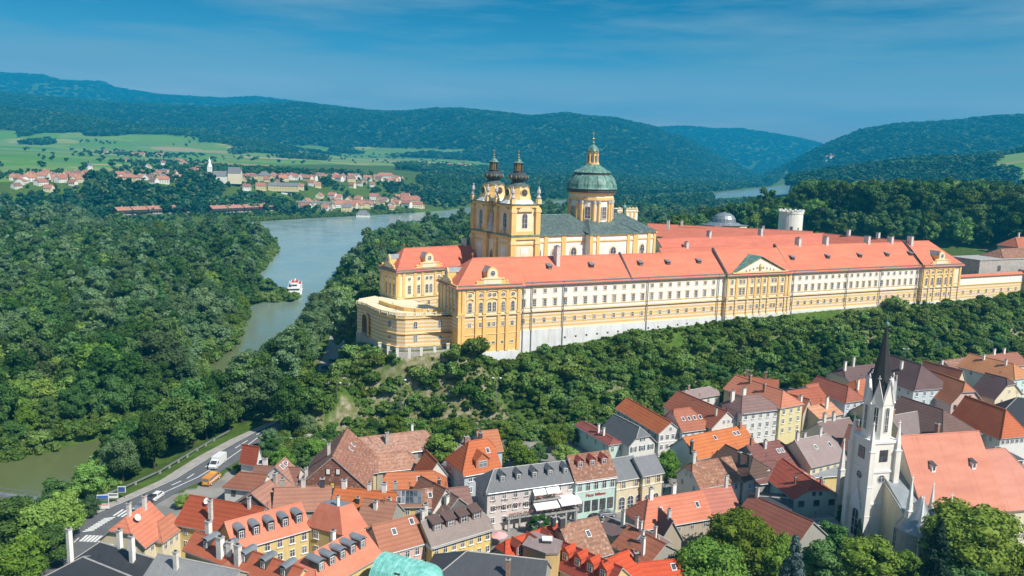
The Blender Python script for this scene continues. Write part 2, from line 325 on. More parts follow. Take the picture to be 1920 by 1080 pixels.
def terrain(x,y):
    x=np.asarray(x,float); y=np.asarray(y,float)
    sh=x.shape; x=x.ravel(); y=y.ravel()
    north=(inside(FARB+[(9000,9000),(-9000,9000)],x,y))
    dn=dseg(FARB,x,y,False); dn=np.where(north,dn,0)
    left=1-ss(-330,100,x-.0*y)
    base=np.where(north,-3+5*ss(0,50,dn)+(24*left+8)*ss(70+30*vnoise(x/60,y/60),210,dn)+ .021*np.maximum(dn-210,0)*(1-ss(250,900,x)),-2.6+1.5*fbm(x/60,y/60,3))
    u=x/np.maximum(y,1); base=np.where(north&(u>.12),np.minimum(base,-1+ (base+1)*(1-ss(.12,.2,u))),base)
    h,w=ridgeh(x,y,base)
    # park hill behind the abbey
    dp=np.maximum(sdf(PARKH,x,y),0); ph=-3+54*(1-ss(0,170,dp)); h=np.maximum(h,np.where(dp<170,ph,-99))
    # town ground
    tg=6*ss(20,90,x)*ss(215,285,y); dt=np.maximum(sdf(TOWN,x,y),0); dr=np.maximum(sdf(ROADP,x,y),0); dl=np.maximum(sdf(LOT,x,y),0)
    h=h+(tg-h)*(1-ss(0,28,dt))
    h=h+(0-h)*(1-ss(2,11,dr)); h=h+(1-h)*(1-ss(3,20,dl))
    # abbey rock
    q=np.stack([x-AO[0],y-AO[1]]); s=q[0]*Ad[0]+q[1]*Ad[1]; tt=q[0]*An[0]+q[1]*An[1]
    dpl=sdf(PLAT,x,y); zb=np.interp(s,*ZB); zb=zb+3.5*ss(-2,-.5,dpl)*0; top=np.where(dpl<0,zb+ (30-zb)*ss(0,9,-dpl-1.0),zb)
    dp2=np.maximum(dpl-np.where((s<-12)&(tt<14),4.5,1.5),0); south=tt<6
    f=np.clip(dp2/np.maximum(dp2+dt*1.02,1e-3),0,1)
    rough=(fbm(x/11,y/11,4)-.47)*9*np.sin(math.pi*np.clip(f,0,1))
    slope_s=top*(1-(f*.86+.14*ss(.0,1,f)))+tg*f+rough
    nose=zb*(1-ss(0,34+10*vnoise(x/14,y/14),dp2))+h*ss(0,34,dp2)+rough*.6
    wsouth=(1-ss(0,14,tt))*ss(-70,-48,s)
    hill=slope_s*wsouth+nose*(1-wsouth)
    lim=1-ss(60,75,dp2)
    h2=np.where(dt<=0,h,hill*lim+h*(1-lim)); 
    h2=h2+(0-h2)*(1-ss(1,7,dr)); h2=h2+(1-h2)*(1-ss(1,9,dl))*(dpl>0)
    # rock nose by the road
    c=at(605,775,5); dd=np.hypot((x-c[0])/15,(y-c[1])/9); h2=h2+8*(1-ss(.3,1.1,dd))*(dr>3)
    # water
    for W in WATER:
        dw=sdf(W,x,y); far=np.maximum(1,y/900)
        h2=np.where(dpl>4,np.where(dw<0,-6-ss(0,6,-dw)*3.5,np.where(dw<14,-6+(h2+6)*ss(0,14,dw)+.0,h2)),h2)
    return h2.reshape(sh),w.reshape(sh),dn.reshape(sh),dt.reshape(sh),dpl.reshape(sh),f.reshape(sh)
def gz(x,y): return float(terrain(np.array([x]),np.array([y]))[0][0])
na,nr=620,620
ang=np.linspace(rad(-52),rad(50),na); rr=np.exp(np.linspace(math.log(70),math.log(13000),nr))
A,Rr=np.meshgrid(ang,rr); X=np.sin(A)*Rr; Y=np.cos(A)*Rr
# a closed sheet: also ground under and behind the camera
Z,WH,DN,DT,DPL,FF=terrain(X,Y)
verts=np.stack([X.ravel(),Y.ravel(),Z.ravel()],1)
idx=np.arange(na*nr).reshape(nr,na); quads=np.stack([idx[:-1,:-1],idx[:-1,1:],idx[1:,1:],idx[1:,:-1]],-1).reshape(-1,4)
me=bpy.data.meshes.new('ground'); me.vertices.add(len(verts)); me.vertices.foreach_set('co',verts.ravel())
me.loops.add(quads.size); me.loops.foreach_set('vertex_index',quads.ravel()); me.polygons.add(len(quads))
me.polygons.foreach_set('loop_start',np.arange(0,quads.size,4)); me.polygons.foreach_set('loop_total',np.full(len(quads),4))
me.polygons.foreach_set('use_smooth',np.ones(len(quads),bool)); me.update()
xf=X.ravel(); yf=Y.ravel(); zf=Z.ravel()
HF=wp([(330,248),(300,240),(400,235),(520,240),(560,248)],0)
# cover masks: R farmland, G bare rock or dry grass, B town paving
HILLDIST=np.array([r[0] for r in RD])
meadow=(fbm(xf/260,yf/420,3)>.43)
field=((DN.ravel()>215+np.interp(xf/yf,[-.6,-.43,-.24,-.06,.03],[0,230,600,450,1100]))&(WH.ravel()==0)&(xf/yf<.06+.05*(fbm(xf/200,yf/200,3)-.5))).astype(float)
up=yf*0+((WH.ravel()==1)&(yf<3350)&(zf<125)).astype(float); field=np.maximum(field,up)
field=np.maximum(field,((WH.ravel()==2)&(yf<4400)&(zf<105)&(fbm(xf/300,yf/500,3)>.36)&(xf/yf<.02)).astype(float))
field=np.maximum(field,((WH.ravel()==7)&(xf/yf>.555+.1*(fbm(xf/150,yf/150,3)-.5)+.0002*(1900-yf))&(yf>1350)&(yf<1950)).astype(float))
field=np.where((field>0)&(WH.ravel()>0)&(~meadow)&(WH.ravel()!=7),.0,field)
field=np.maximum(field,((WH.ravel()==3)&(fbm(xf/330,yf/260,2)>.63)).astype(float)*.9)
# no farmland between houses, hedges
FIELD=field
gx=np.gradient(Z,axis=0)/np.gradient(Rr,axis=0); 
rock=((np.abs(gx).ravel()>.75)&(DPL.ravel()<60)&(DPL.ravel()>1)&(DT.ravel()<60)).astype(float)*(fbm(xf/9,yf/9,3)>.42)
dry=((DPL.ravel()>1)&(DPL.ravel()<40)&(fbm(xf/13+9,yf/13,3)>.53)).astype(float)
DI=sdf(TOWN,xf,yf); paveM=np.where((DI<-11)|((DI<0)&(sdf(ROADP,xf,yf)<18)&(yf<262))|((xf/yf>.05)&(DI<-4)),1.0,0.0)*(1-.0*xf)
cr=at(605,775,5); paveM*=(np.hypot(xf-cr[0],yf-cr[1])>20)
ca=me.color_attributes.new('cover','FLOAT_COLOR','POINT'); ca.data.foreach_set('color',np.stack([field,np.maximum(rock,dry*.55),paveM,np.ones_like(field)],1).ravel())
m,nt,b=mat('ground',.95,0,.1); at_=nt.nodes.new('ShaderNodeAttribute'); at_.attribute_name='cover'; sep=nt.nodes.new('ShaderNodeSeparateColor'); nt.links.new(at_.outputs['Color'],sep.inputs[0])
v=coords(nt); gn=noise(nt,v,.02,6,.6); gn2=noise(nt,v,.35,5,.6)
green=mixc(nt,mrange(nt,gn2,.3,.7,0,1),(.05,.1,.015),(.11,.18,.03)); green=mixc(nt,mrange(nt,gn,.4,.7,0,.5),green,(.05,.075,.025))
mp=nt.nodes.new('ShaderNodeMapping'); tc=nt.nodes.new('ShaderNodeTexCoord'); nt.links.new(tc.outputs['Object'],mp.inputs[0]); mp.inputs['Rotation'].default_value=(0,0,rad(-12)); mp.inputs['Scale'].default_value=(1/230,1/95,0)
wn=nt.nodes.new('ShaderNodeVectorMath'); wn.operation='ADD'; nz=nt.nodes.new('ShaderNodeTexNoise'); nz.inputs['Scale'].default_value=1.2; nt.links.new(mp.outputs[0],nz.inputs['Vector'])
sc_=nt.nodes.new('ShaderNodeVectorMath'); sc_.operation='SCALE'; sc_.inputs['Scale'].default_value=.35; nt.links.new(nz.outputs['Color'],sc_.inputs[0]); nt.links.new(mp.outputs[0],wn.inputs[0]); nt.links.new(sc_.outputs[0],wn.inputs[1])
vo=nt.nodes.new('ShaderNodeTexVoronoi'); vo.distance='CHEBYCHEV'; vo.inputs['Scale'].default_value=1; vo.inputs['Randomness'].default_value=.8; nt.links.new(wn.outputs[0],vo.inputs['Vector'])
s2=nt.nodes.new('ShaderNodeSeparateColor'); nt.links.new(vo.outputs['Color'],s2.inputs[0])
fc=ramp(nt,s2.outputs[0],[(0,(.08,.22,.03)),(.22,(.13,.28,.04)),(.4,(.2,.31,.08)),(.55,(.1,.24,.07)),(.68,(.26,.34,.1)),(.8,(.095,.22,.04)),(.9,(.48,.42,.18)),(.97,(.36,.27,.15))])
fc=mixc(nt,mrange(nt,gn,.3,.7,0,.3),fc,(.1,.2,.05))
c=mixc(nt,sep.outputs[0],green,fc)
rk=mixc(nt,mrange(nt,noise(nt,v,.5,6,.7),.42,.62,0,1),(.14,.15,.05),(.34,.3,.22)); c=mixc(nt,sep.outputs[1],c,rk)
pv=mixc(nt,mrange(nt,noise(nt,v,.12,5),.4,.6,0,1),(.22,.215,.205),(.33,.31,.28)); c=mixc(nt,sep.outputs[2],c,pv)
nt.links.new(c,b.inputs['Base Color']); bump(nt,b,gn2,.6,.5); M['ground']=m; me.materials.append(m)
g=bpy.data.objects.new('ground',me); COL.objects.link(g); tag(g,kind='structure')
# near and surrounding apron of ground so that the sheet is not cut off at the feet of the camera
mb=MB(); near=[(math.sin(a)*70.0,math.cos(a)*70.0) for a in ang]
pts=[(x,y,0) for x,y in near]; mb.poly([(-60,-200,-.01),(60,-200,-.01)]+[(p[0],p[1],-.01) for p in pts[::-1]],'pave'); tag(mb.build('near_ground'),kind='structure')
# water
m,nt,b=mat('water',.12,0,.5); v=coords(nt,scale=(1,1,1)); n=noise(nt,v,.045,6,.6); n2=noise(nt,v,.5,3)
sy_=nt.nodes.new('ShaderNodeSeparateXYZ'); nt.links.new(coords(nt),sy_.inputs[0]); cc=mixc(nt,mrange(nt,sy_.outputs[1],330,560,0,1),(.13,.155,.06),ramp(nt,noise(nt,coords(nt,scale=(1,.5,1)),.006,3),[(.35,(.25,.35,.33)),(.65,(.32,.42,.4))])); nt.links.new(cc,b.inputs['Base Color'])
bn=nt.nodes.new('ShaderNodeBump'); bn.inputs['Strength'].default_value=.25; bn.inputs['Distance'].default_value=.25; nt.links.new(n2,bn.inputs['Height']); nt.links.new(bn.outputs[0],b.inputs['Normal'])
nt.links.new(mrange(nt,n,.3,.7,.08,.28),b.inputs['Roughness']); M['water']=m
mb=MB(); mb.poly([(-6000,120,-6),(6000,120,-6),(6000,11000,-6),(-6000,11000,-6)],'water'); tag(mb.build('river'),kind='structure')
# ---------------------------------------------------------------- sky, sun, air
SUNEL=rad(47); sdir=np.array([.78,-.62]); sdir/=np.linalg.norm(sdir)
W=bpy.data.worlds.new('World'); SC.world=W; W.use_nodes=True; nt=W.node_tree; bg=nt.nodes['Background']
sky=nt.nodes.new('ShaderNodeTexSky'); sky.sky_type='NISHITA'; sky.sun_disc=False; sky.sun_elevation=SUNEL; sky.sun_rotation=math.atan2(sdir[0],sdir[1])
sky.altitude=300; sky.air_density=1.0; sky.dust_density=.4; sky.ozone_density=3.5
tc=nt.nodes.new('ShaderNodeTexCoord'); mp=nt.nodes.new('ShaderNodeMapping'); mp.inputs['Scale'].default_value=(1.1,1.1,10); mp.inputs['Rotation'].default_value=(rad(4),rad(-3),0); nt.links.new(tc.outputs['Generated'],mp.inputs[0])
zr_=nt.nodes.new('ShaderNodeSeparateXYZ'); nt.links.new(tc.outputs['Generated'],zr_.inputs[0])
cn=noise(nt,mp.outputs[0],2.4,8,.6); cf=ramp(nt,cn,[(.38,(0,0,0)),(.66,(1,1,1))])
tint=mixc(nt,1.0,sky.outputs[0],ramp(nt,zr_.outputs[2],[(0,(3.0,1.5,1.12)),(.054,(1.7,1.2,1.05)),(.11,(.27,.58,.7)),(.17,(.055,.37,.53)),(.3,(.06,.32,.52)),(1,(.1,.4,.6))]),'MULTIPLY')
cl=mixc(nt,cf,tint,(3.0,4.0,4.5)); nt.links.new(mixc(nt,.75,tint,cl),bg.inputs['Color']); bg.inputs['Strength'].default_value=.096
sl=bpy.data.lights.new('sun','SUN'); sl.energy=5.0; sl.angle=rad(.6); sl.color=(1,.94,.85); so=bpy.data.objects.new('sun',sl); COL.objects.link(so)
D=Vector((sdir[0]*math.cos(SUNEL),sdir[1]*math.cos(SUNEL),math.sin(SUNEL))); so.rotation_euler=D.to_track_quat('Z','Y').to_euler()
hz=MB(); hz.box(-12000,12000,-300,13500,-40,float(Z.max())+60,'white'); print('zmax',Z.max()); ho=hz.build('haze'); ho.data.materials.clear()
hm=bpy.data.materials.new('haze'); hm.use_nodes=True; nt=hm.node_tree; nt.nodes.clear(); pv=nt.nodes.new('ShaderNodeVolumePrincipled'); oo=nt.nodes.new('ShaderNodeOutputMaterial')
pv.inputs['Density'].default_value=1.55e-4; pv.inputs['Color'].default_value=(.02,.55,1,1); pv.inputs['Anisotropy'].default_value=0; nt.links.new(pv.outputs[0],oo.inputs['Volume']); ho.data.materials.append(hm); tag(ho,kind='stuff')
SC.view_settings.view_transform='Standard'; SC.view_settings.look='None'; SC.view_settings.exposure=.35; SC.view_settings.gamma=1
SC.cycles.max_bounces=5; SC.cycles.diffuse_bounces=2; SC.cycles.transmission_bounces=2; SC.cycles.volume_bounces=0; SC.cycles.transparent_max_bounces=4
SC.cycles.use_denoising=True; SC.cycles.caustics_reflective=False; SC.cycles.caustics_refractive=False; SC.render.use_persistent_data=False
# ---------------------------------------------------------------- generic building volume in local coordinates
RT={'tile':'rooftile','old':'oldtile','abbey':'abbeytile','slate':'slate'}
def roofmesh(L,w,ze,hr,ka,kb,mt,o=.45,og=.3,th=.25,rim='concrete',flat=None):
    sl=hr/(w/2); F=MB()
    x0,x1,y0,y1=-og-(o-og)*(ka>0),L+og+(o-og)*(kb>0),-o,w+o; z0=ze-o*sl; H=hr+o*sl; hw=w/2+o
    def end(k,x,sg):
        ins=k*hw*(1 if k>.95 else .8); yy=(1-k)*hw; hh=(1-k)*H; return ins,yy,hh
    ia,ya,ha=end(ka,x0,1); ib,yb,hb=end(kb,x1,-1)
    if ia+ib>x1-x0-.2:
        q=(x1-x0-.2)/(ia+ib); ia*=q; ib*=q
    R0=(x0+ia,w/2,z0+H); R1=(x1-ib,w/2,z0+H)
    fr=[(x0,y0,z0),(x1,y0,z0)]
    if 0<kb<1: fr.append((x1,y0+yb,z0+hb))
    fr+=[R1,R0]
    if 0<ka<1: fr.append((x0,y0+ya,z0+ha))
    bk=[(p[0],w-p[1],p[2]) for p in fr]
    faces=[fr,bk[::-1]]
    if ka>0: faces.append([(x0,w-y0-ya,z0+ha),(x0,y0+ya,z0+ha),R0])
    if kb>0: faces.append([(x1,y0+yb,z0+hb),(x1,w-y0-yb,z0+hb),R1])
    for q in faces: F.poly(q,mt); F.poly([(a,b,c-th) for a,b,c in q][::-1],rim)
    ring=[(x0,y0,z0),(x1,y0,z0)]+([(x1,y0+yb,z0+hb)] if 0<kb<1 else [])+([R1] if kb==0 else [])+([(x1,w-y0-yb,z0+hb)] if 0<kb<1 else [])+[(x1,y1,z0),(x0,y1,z0)]
    ring+=([(x0,w-y0-ya,z0+ha)] if 0<ka<1 else [])+([R0] if ka==0 else [])+([(x0,y0+ya,z0+ha)] if 0<ka<1 else [])
    for i in range(len(ring)):
        a,b=ring[i],ring[(i+1)%len(ring)]; F.poly([(a[0],a[1],a[2]-th),(b[0],b[1],b[2]-th),b,a],rim)
    # ridge and hip capping tiles
    F.tube(R0,R1,.16,.16,rim if mt=='slate' else mt,5)
    for k,x,R,yy,hh in ((ka,x0,R0,ya,ha),(kb,x1,R1,yb,hb)):
        if k>0:
            for s in(0,1): F.tube((x,(y0+yy) if s==0 else (w-y0-yy),z0+hh),R,.12,.12,rim if mt=='slate' else mt,5)
    return F
def wallmesh(L,w,zb,ze,hr,ka,kb,mt,band=None,plinth=None):
    F=MB(); sl=hr/(w/2)
    def top(k,x):
        if k>.95: return []
        yy=(1-k)*w/2; hh=(1-k)*hr
        return [(x,w-yy,ze+hh-.12),(x,yy,ze+hh-.12)] if k>0 else [(x,w/2,ze+hr-.12)]
    F.poly([(0,0,zb),(L,0,zb),(L,0,ze-.05),(0,0,ze-.05)],mt); F.poly([(L,w,zb),(0,w,zb),(0,w,ze-.05),(L,w,ze-.05)],mt)
    F.poly([(0,w,zb),(0,0,zb),(0,0,ze-.05)]+top(ka,0)[::-1]+[(0,w,ze-.05)],mt)
    F.poly([(L,0,zb),(L,w,zb),(L,w,ze-.05)]+top(kb,L)+[(L,0,ze-.05)],mt)
    if band:
        for z,h,d in band: F.box(-d,L+d,-d,w+d,z,z+h,'frame')
    return F
def chimney(parent,x,y,z0,z1,s=.7,m='chim',s2=None):
    s*=.85; F=MB(); s2=s2 or s*.8; F.box(x-s/2,x+s/2,y-s2/2,y+s2/2,z0,z1,m); F.box(x-s/2-.1,x+s/2+.1,y-s2/2-.1,y+s2/2+.1,z1,z1+.18,'concrete')
    F.box(x-s/4,x+s/4,y-s2/4,y+s2/4,z1+.18,z1+.42,'darkmetal'); return F.build('chimney',parent)
def dormer(parent,x,y,z,w,h,dep,kind,rc,rm='rooftile',wallm='plaster',wc=(.7,.68,.62),back=None,lift=.0):
    """dormer standing on the front slope: x centre, y front plane, z sill"""
    F=MB(); x0,x1=x-w/2,x+w/2; F.box(x0,x1,y,y+dep,z-.3,z+h,wallm)
    if kind=='gable':
        hh=w*.45; F.poly([(x0,y,z+h),(x1,y,z+h),(x,y,z+h+hh)],wallm)
        for s in(-1,1):
            a=(x+s*(w/2+.2),y-.25,z+h-.12); b=(x,y-.25,z+h+hh+.05); F.plate([a,b,(b[0],b[1]+dep+hh*1.4,b[2]),(a[0],a[1]+dep+.1,a[2])],(0,0,.12),rm)
    elif kind=='shed': F.plate([(x0-.2,y-.3,z+h-.05),(x1+.2,y-.3,z+h-.05),(x1+.2,y+dep+.6,z+h+.75),(x0-.2,y+dep+.6,z+h+.75)],(0,0,.12),rm)
    else:
        n=6
        for i in range(n):
            a0=math.pi*i/n; a1=math.pi*(i+1)/n; p=[(x-(w/2+.15)*math.cos(a),z+h+.42*math.sin(a)) for a in (a0,a1)]
            F.plate([(p[0][0],y-.3,p[0][1]),(p[1][0],y-.3,p[1][1]),(p[1][0],y+dep+.9,p[1][1]+.1),(p[0][0],y+dep+.9,p[0][1]+.1)],(0,0,.1),rm)
    o=F.build('dormer',parent,color=rc if rm in('rooftile','oldtile','slate') and wallm!='plaster' else wc if wallm=='plaster' and rm not in('rooftile','slate') else rc)
    if wallm!='none': window(o,x,y-.01,z+h*.5,0,w*.62,h*.8,'plain','window',False); 
    G=MB(); G.poly([(x-w*.27,y-.06,z+h*.14),(x+w*.27,y-.06,z+h*.14),(x+w*.27,y-.06,z+h*.86),(x-w*.27,y-.06,z+h*.86)],'glass'); G.build('pane',o)
    return o
# ================================================================ THE ABBEY
def AF(s,t): return AO+s*Ad+t*An
TILE=(.66,.215,.13); TILE2=(.58,.185,.12)
def splane(px,py): # photo pixel on the south facade plane -> (s,z)
    d=ray(px,py); n=np.array([-Ad[1],Ad[0]]); t=((AO-CPOS[:2])@n)/(d[:2]@n); q=CPOS+t*d; return float((q[:2]-AO)@Ad),float(q[2])
def pilaster(F,s,z0,z1,w=1.0,d=.3,m='ochre',y=0):
    F.box(s-w/2,s+w/2,y-d,y+.05,z0,z1,m); F.box(s-w/2-.15,s+w/2+.15,y-d-.12,y+.05,z1-.9,z1-.35,'trim'); F.box(s-w/2-.15,s+w/2+.15,y-d-.12,y+.05,z0,z0+.6,m)
def attic_gable(F,x,y,z,w,h,roofdep):
    """small baroque gable with an oval window above the eaves"""
    n=10; out=[(-w/2,0),(w/2,0),(w/2,.35*h)]+[(w*.26,.42*h)]+[(w*.26*math.cos(a*math.pi/n),h*.62+h*.38*math.sin(a*math.pi/n)) for a in range(n+1)]+[(-w*.26,.42*h),(-w/2,.35*h)]
    F.plate([(x+a,y,z+b) for a,b in out],(0,.5,0),'ochre')
    F.plate([(x+a*.86,y-.1,z+b*.9+.1) for a,b in out],(0,.1,0),'palewall')
    F.box(x-w/2-.5,x+w/2+.5,y-.25,y+.3,z+.3*h,z+.36*h,'trim')
    for s in(-1,1):
        F.lathe([(.0,0),(.3,.05),(.22,.5),(.4,.9),(.2,1.3),(0,1.5)],(x+s*(w/2+1.6),y+.1,z),'trim',8); F.plate([(x+s*w/2,y,z),(x+s*(w/2+2.6),y,z),(x+s*w/2,y,z+h*.33)],(0,.4,0),'ochre')
    # roof of the gable running back into the main roof
    for s in(-1,1): F.plate([(x,y+.3,z+h*.97),(x+s*w*.27,y+.3,z+h*.66),(x+s*w*.27,y+roofdep*.62,z+h*.66),(x,y+roofdep,z+h*.97)],(0,0,.1),'zinc')
    F.box(x-w*.26,x+w*.26,y+.4,y+roofdep*.5,z,z+h*.66,'ochre')
    F.lathe([(h*.17,0),(h*.17,.12),(h*.12,.12)],(0,0,0),'trim',8) if False else None
ze=42.0; zc=32.0; zs=25.6
def south_wing():
    R=empty('palace_wing',(AO[0],AO[1],0),AR,'long cream palace wing along the rock edge with pedimented centre under an orange roof','palace')
    W_=MB()
    def base(s): return float(np.interp(s,*ZB))-6
    # white base, striped storey and plain storeys as walls of a closed body
    segs=[(-1,84,0),(84,116,-.9),(116,190,0)]
    for a,b,y in segs+[(-23.5,-1,-1.3),(190,214.5,-1.3)]:
        dp={0:16,-.9:17.5,-1.3:16}[y] if a<100 else 19; pav=y<-1
        mb_=zs if not pav or a>0 else 19.6
        W_.box(a,b,y-.35,dp,6,mb_,'whitebase')
        if pav and a<0: W_.box(a,b,y,dp,mb_,zs+2.0,'ochre'); W_.box(a,b,y,dp,zs+2.0,zc,'striped')
        else: W_.box(a,b,y,dp,mb_,zc,'striped')
        W_.box(a,b,y,dp,zc,ze,'white' if not pav and y==0 else 'palewall' if pav else 'palewall')
        W_.box(a-.05,b+.05,y-.28,y+.2,zc-.25,zc+.2,'darkmetal' if False else 'trim'); W_.box(a-.05,b+.05,y-.4,y+.2,zc-.38,zc-.25,'zinc')
        W_.box(a-.05,b+.05,y-.14,y+.1,33.1,33.4,'trim'); W_.box(a-.05,b+.05,y-.16,y+.1,zs-.12,zs+.14,'trim')
        W_.box(a-.05,b+.05,y-.22,y+.2,39.95,40.25,'trim'); W_.box(a-.05,b+.05,y-.55,y+.2,41.35,41.75,'trim' if y else 'white'); W_.box(a-.05,b+.05,y-.8,y+.2,41.75,42.0,'zinc')
    # pavilion west end wall detail and east end
    for a,y0,y1 in((-23.5,-1.3,16),):
        W_.box(a-.5,a+.1,y0-.5,y1,41.35,41.95,'trim'); W_.box(a-.3,a+.1,y0-.3,y1,zc-.3,zc+.2,'trim')
        for t in (0,3.2,6.2,9.2,12.4,15.2): W_.box(a-.32,a+.1,t-.45,t+.45,zc+.2,41.3,'ochre')
    # pilasters of the pavilions and of the centre
    for s in (-22.9,-21.6,-16.9,-14.2,-9.0,-6.1,-1.9): pilaster(W_,s,zc+.3,41.2,1.0,.35,'ochre',-1.3); W_.box(s-.55,s+.55,-1.75,-1.3,19.8,zc-.4,'ochre')
    for s in (190.8,194.6,198.0,203.2,206.6,209.4,213.7): pilaster(W_,s,zc+.3,41.2,1.0,.35,'ochre',-1.3); W_.box(s-.5,s+.5,-1.7,-1.3,zs+.2,zc-.4,'striped')
    CW=[(87.2,1),(92.0,2),(96.8,1),(99.9,1),(103.0,1),(107.6,2),(111.9,1)]
    for s in (85,89.3,94.8,98.4,101.5,104.9,110.0,113.6,115.3): pilaster(W_,s,zc+.3,41.2,.9,.3,'ochre',-.9); W_.box(s-.4,s+.4,-1.3,-.9,zs-5,zc-.4,'striped')
    wall=W_.build('wall',R)
    # roofs
    parts=[(-23.5,0,-1.3,16.6,1,0,'L'),(0,84,0,16,0,0,'a'),(84,116,-.9,17.6,0,0,'c'),(116,190,0,19,0,0,'b'),(190,214.5,-1.3,20,0,1,'R')]
    for a,b,y,w,ka,kb,_n in parts:
        F=roofmesh(b-a,w,42.05,w/2*.9,ka,kb,'abbeytile',1.0,.0 if ka+kb==0 else .02,.3,'zinc')
        o=F.build('roof',R,TILE,(a,y,0))
        if _n in 'abc':
            for s in ([42.5] if _n=='a' else [0.35,] if _n=='c' else [0.3,73.6]):
                F=MB(); F.plate([(s-.3,-.9,41.4),(s-.3,w/2,42.75+w/2*.9),(s-.3,w/2+.6,42.75+w/2*.9),(s-.3,w/2+.6,42)],(.6,0,0),'darkmetal'); F.build('fire_wall',o)
        def roofz(y_): return 42.05+.9*y_
        dl={'a':(12.0,28.6,49,61,75),'b':(5,24,42,58,72),'c':()}.get(_n,())
        for i,s in enumerate(dl):
            yy=3.6; F=MB(); z=roofz(yy); F.box(s-.75,s+.75,yy,yy+1.6,z-.2,z+1.15,'wood'); F.plate([(s-1.0,yy-.5,z+1.2),(s+1.0,yy-.5,z+1.2),(s+.8,yy+2.4,z+1.9),(s-.8,yy+2.4,z+1.9)],(0,0,.15),'zinc')
            F.box(s-.5,s+.5,yy-.03,yy,z+.2,z+1.0,'glass'); F.box(s-1.0,s+1.0,yy-1.0,yy,z-.95,z-.1,'stone') if False else None
            F.build('dormer',o)
        cl={'a':((15.5,5.6,5.8),),'b':((28,w/2+.5,3.0),(52,w/2+.5,2.8),(66,w/2+.5,2.4),(13,w/2+.5,2.8)),'R':((1.5,9,3.0),),'c':()}.get(_n,())
        for s,yy,h in cl: chimney(o,s,yy,roofz(min(yy,w/2))-1,roofz(min(yy,w/2))+h,1.5,'chim',2.4)
        if _n=='L': 
            F=MB(); F.lathe([(.0,0),(.12,.0),(.12,1.0),(.45,1.3),(.45,1.7),(0,2.1)],(w/2,w/2,42+w/2*.9),'gold',8); F.build('finial',o)
    # attic gables and pediment
    for (x,y,dep) in ((-11.6,-1.5,7),(200.8,-1.5,7)):
        F=MB(); attic_gable(F,x,y,42,7.4,5.6,dep); o=F.build('attic_gable',R); window(o,x,y-.12,45.6,0,1.7,1.9,'oval')
    F=MB(); n=MB()
    # west attic gable (faces the terrace)
    g2=MB(); attic_gable(g2,0,0,0,5.2,4.6,6); o=g2.build('attic_gable',R,loc=(-23.9,8.2,42)); o.rotation_euler.z=-math.pi/2; window(o,0,-.12,2.9,0,1.3,1.5,'oval')
    F=MB(); y=-1.2; F.plate([(87.5,y,42),(112.5,y,42),(100,y,47.6)],(0,.5,0),'trim'); F.plate([(89.7,y-.12,42.5),(110.3,y-.12,42.5),(100,y-.12,46.9)],(0,.12,0),'white')
    for s in(-1,1): F.plate([(100+s*13.2,y-.6,41.9),(100,y-.6,47.9),(100,y+8.5,47.9),(100+s*13.2,y+2.0,41.9)],(0,0,.25),'copper')
    F.box(86.5,113.5,y-.7,y+.3,41.9,42.3,'trim'); 
    F.lathe([(0,0),(.7,.1),(.9,1.2),(.5,2.2),(0,2.6)],(100,y-.2,43.1),'trim',8)
    for s in(-1,1):
        for k in range(4): F.lathe([(0,0),(.45,.1),(.4,.5),(0,.7)],(100+s*(1.6+k*1.7),y-.2,42.7+.3*(3-k)*(k<3)),'trim',6)
    F.build('pediment',R)
    # windows: 3 storeys
    cnt=0; rest=[]
    def put(s,z,w,h,st,y=0):
        rest.append((s,z,w,h,st,y))
    cols=[.6+3.93*i for i in range(21)]+[118.2+3.51*i for i in range(21)]
    for i,s in enumerate(cols):
        put(s,38.75,1.15,1.45,'plain2'); put(s,34.75,1.25,2.5,'trim'); put(s,28.75,1.1,1.7,'plain2')
    for s,k in CW:
        for q in ((0,) if k==1 else (-.8,.8)):
            put(s+q,38.6,1.05,1.7,'plain2',-.9); put(s+q,34.8,1.15,2.7,'trim',-.9); put(s+q,28.75,1.1,1.7,'plain2',-.9)
    PV=[(-19.3,1),(-15.5,1),(-11.6,2),(-7.6,1),(-4.1,1)]
    PR=[(192.7,1),(196.3,1),(200.7,2),(204.9,1),(208.0,1),(211.5,0)]
    for s,k in PV+PR:
        if k==0: continue
        for q in ((0,) if k==1 else (-.85,.85)):
            put(s+q,38.6,1.4,1.4,'oval',-1.5); put(s+q,34.7,1.35,3.3,'arch',-1.5); put(s+q,28.8,1.1,1.6,'plain2',-1.3)
            if s<0: put(s+q,22.6,1.1,.9,'plain2',-1.3)
    # nearest hundred as parts, the farther ones as one
    rest.sort(key=lambda r:r[0]); near_,far_=rest[:100],rest[100:]
    for s,z,w,h,stl,y in near_: window(R,s,y,z,0,w,h,stl)
    F=MB()
    for s,z,w,h,stl,y in far_:
        for me_,mm in zip(winmesh(w,h,stl),(None,None)):
            for p in me_.polygons: F.poly([(v_.co.x+s,v_.co.y+y,v_.co.z+z) for v_ in (me_.vertices[i] for i in p.vertices)],me_.materials[p.material_index].name)
    tag(F.build('window',R),kind='stuff')
    for t in (3.2-1.6,6.2-1.5,9.2-1.5): window(R,-23.5,t,35.2,-math.pi/2,1.3,4.2,'arch'); window(R,-23.5,t,39.0,-math.pi/2,1.1,1.1,'oval')
    # vents in the white base and down pipes
    F=MB()
    for i in range(21): s=16.5+4.6*i*.93; F.box(s-.35,s+.35,-.42,-.3,24.0-(.03*(84-s)) ,24.6-(.03*(84-s)),'darkmetal')
    F.build('vent',R)
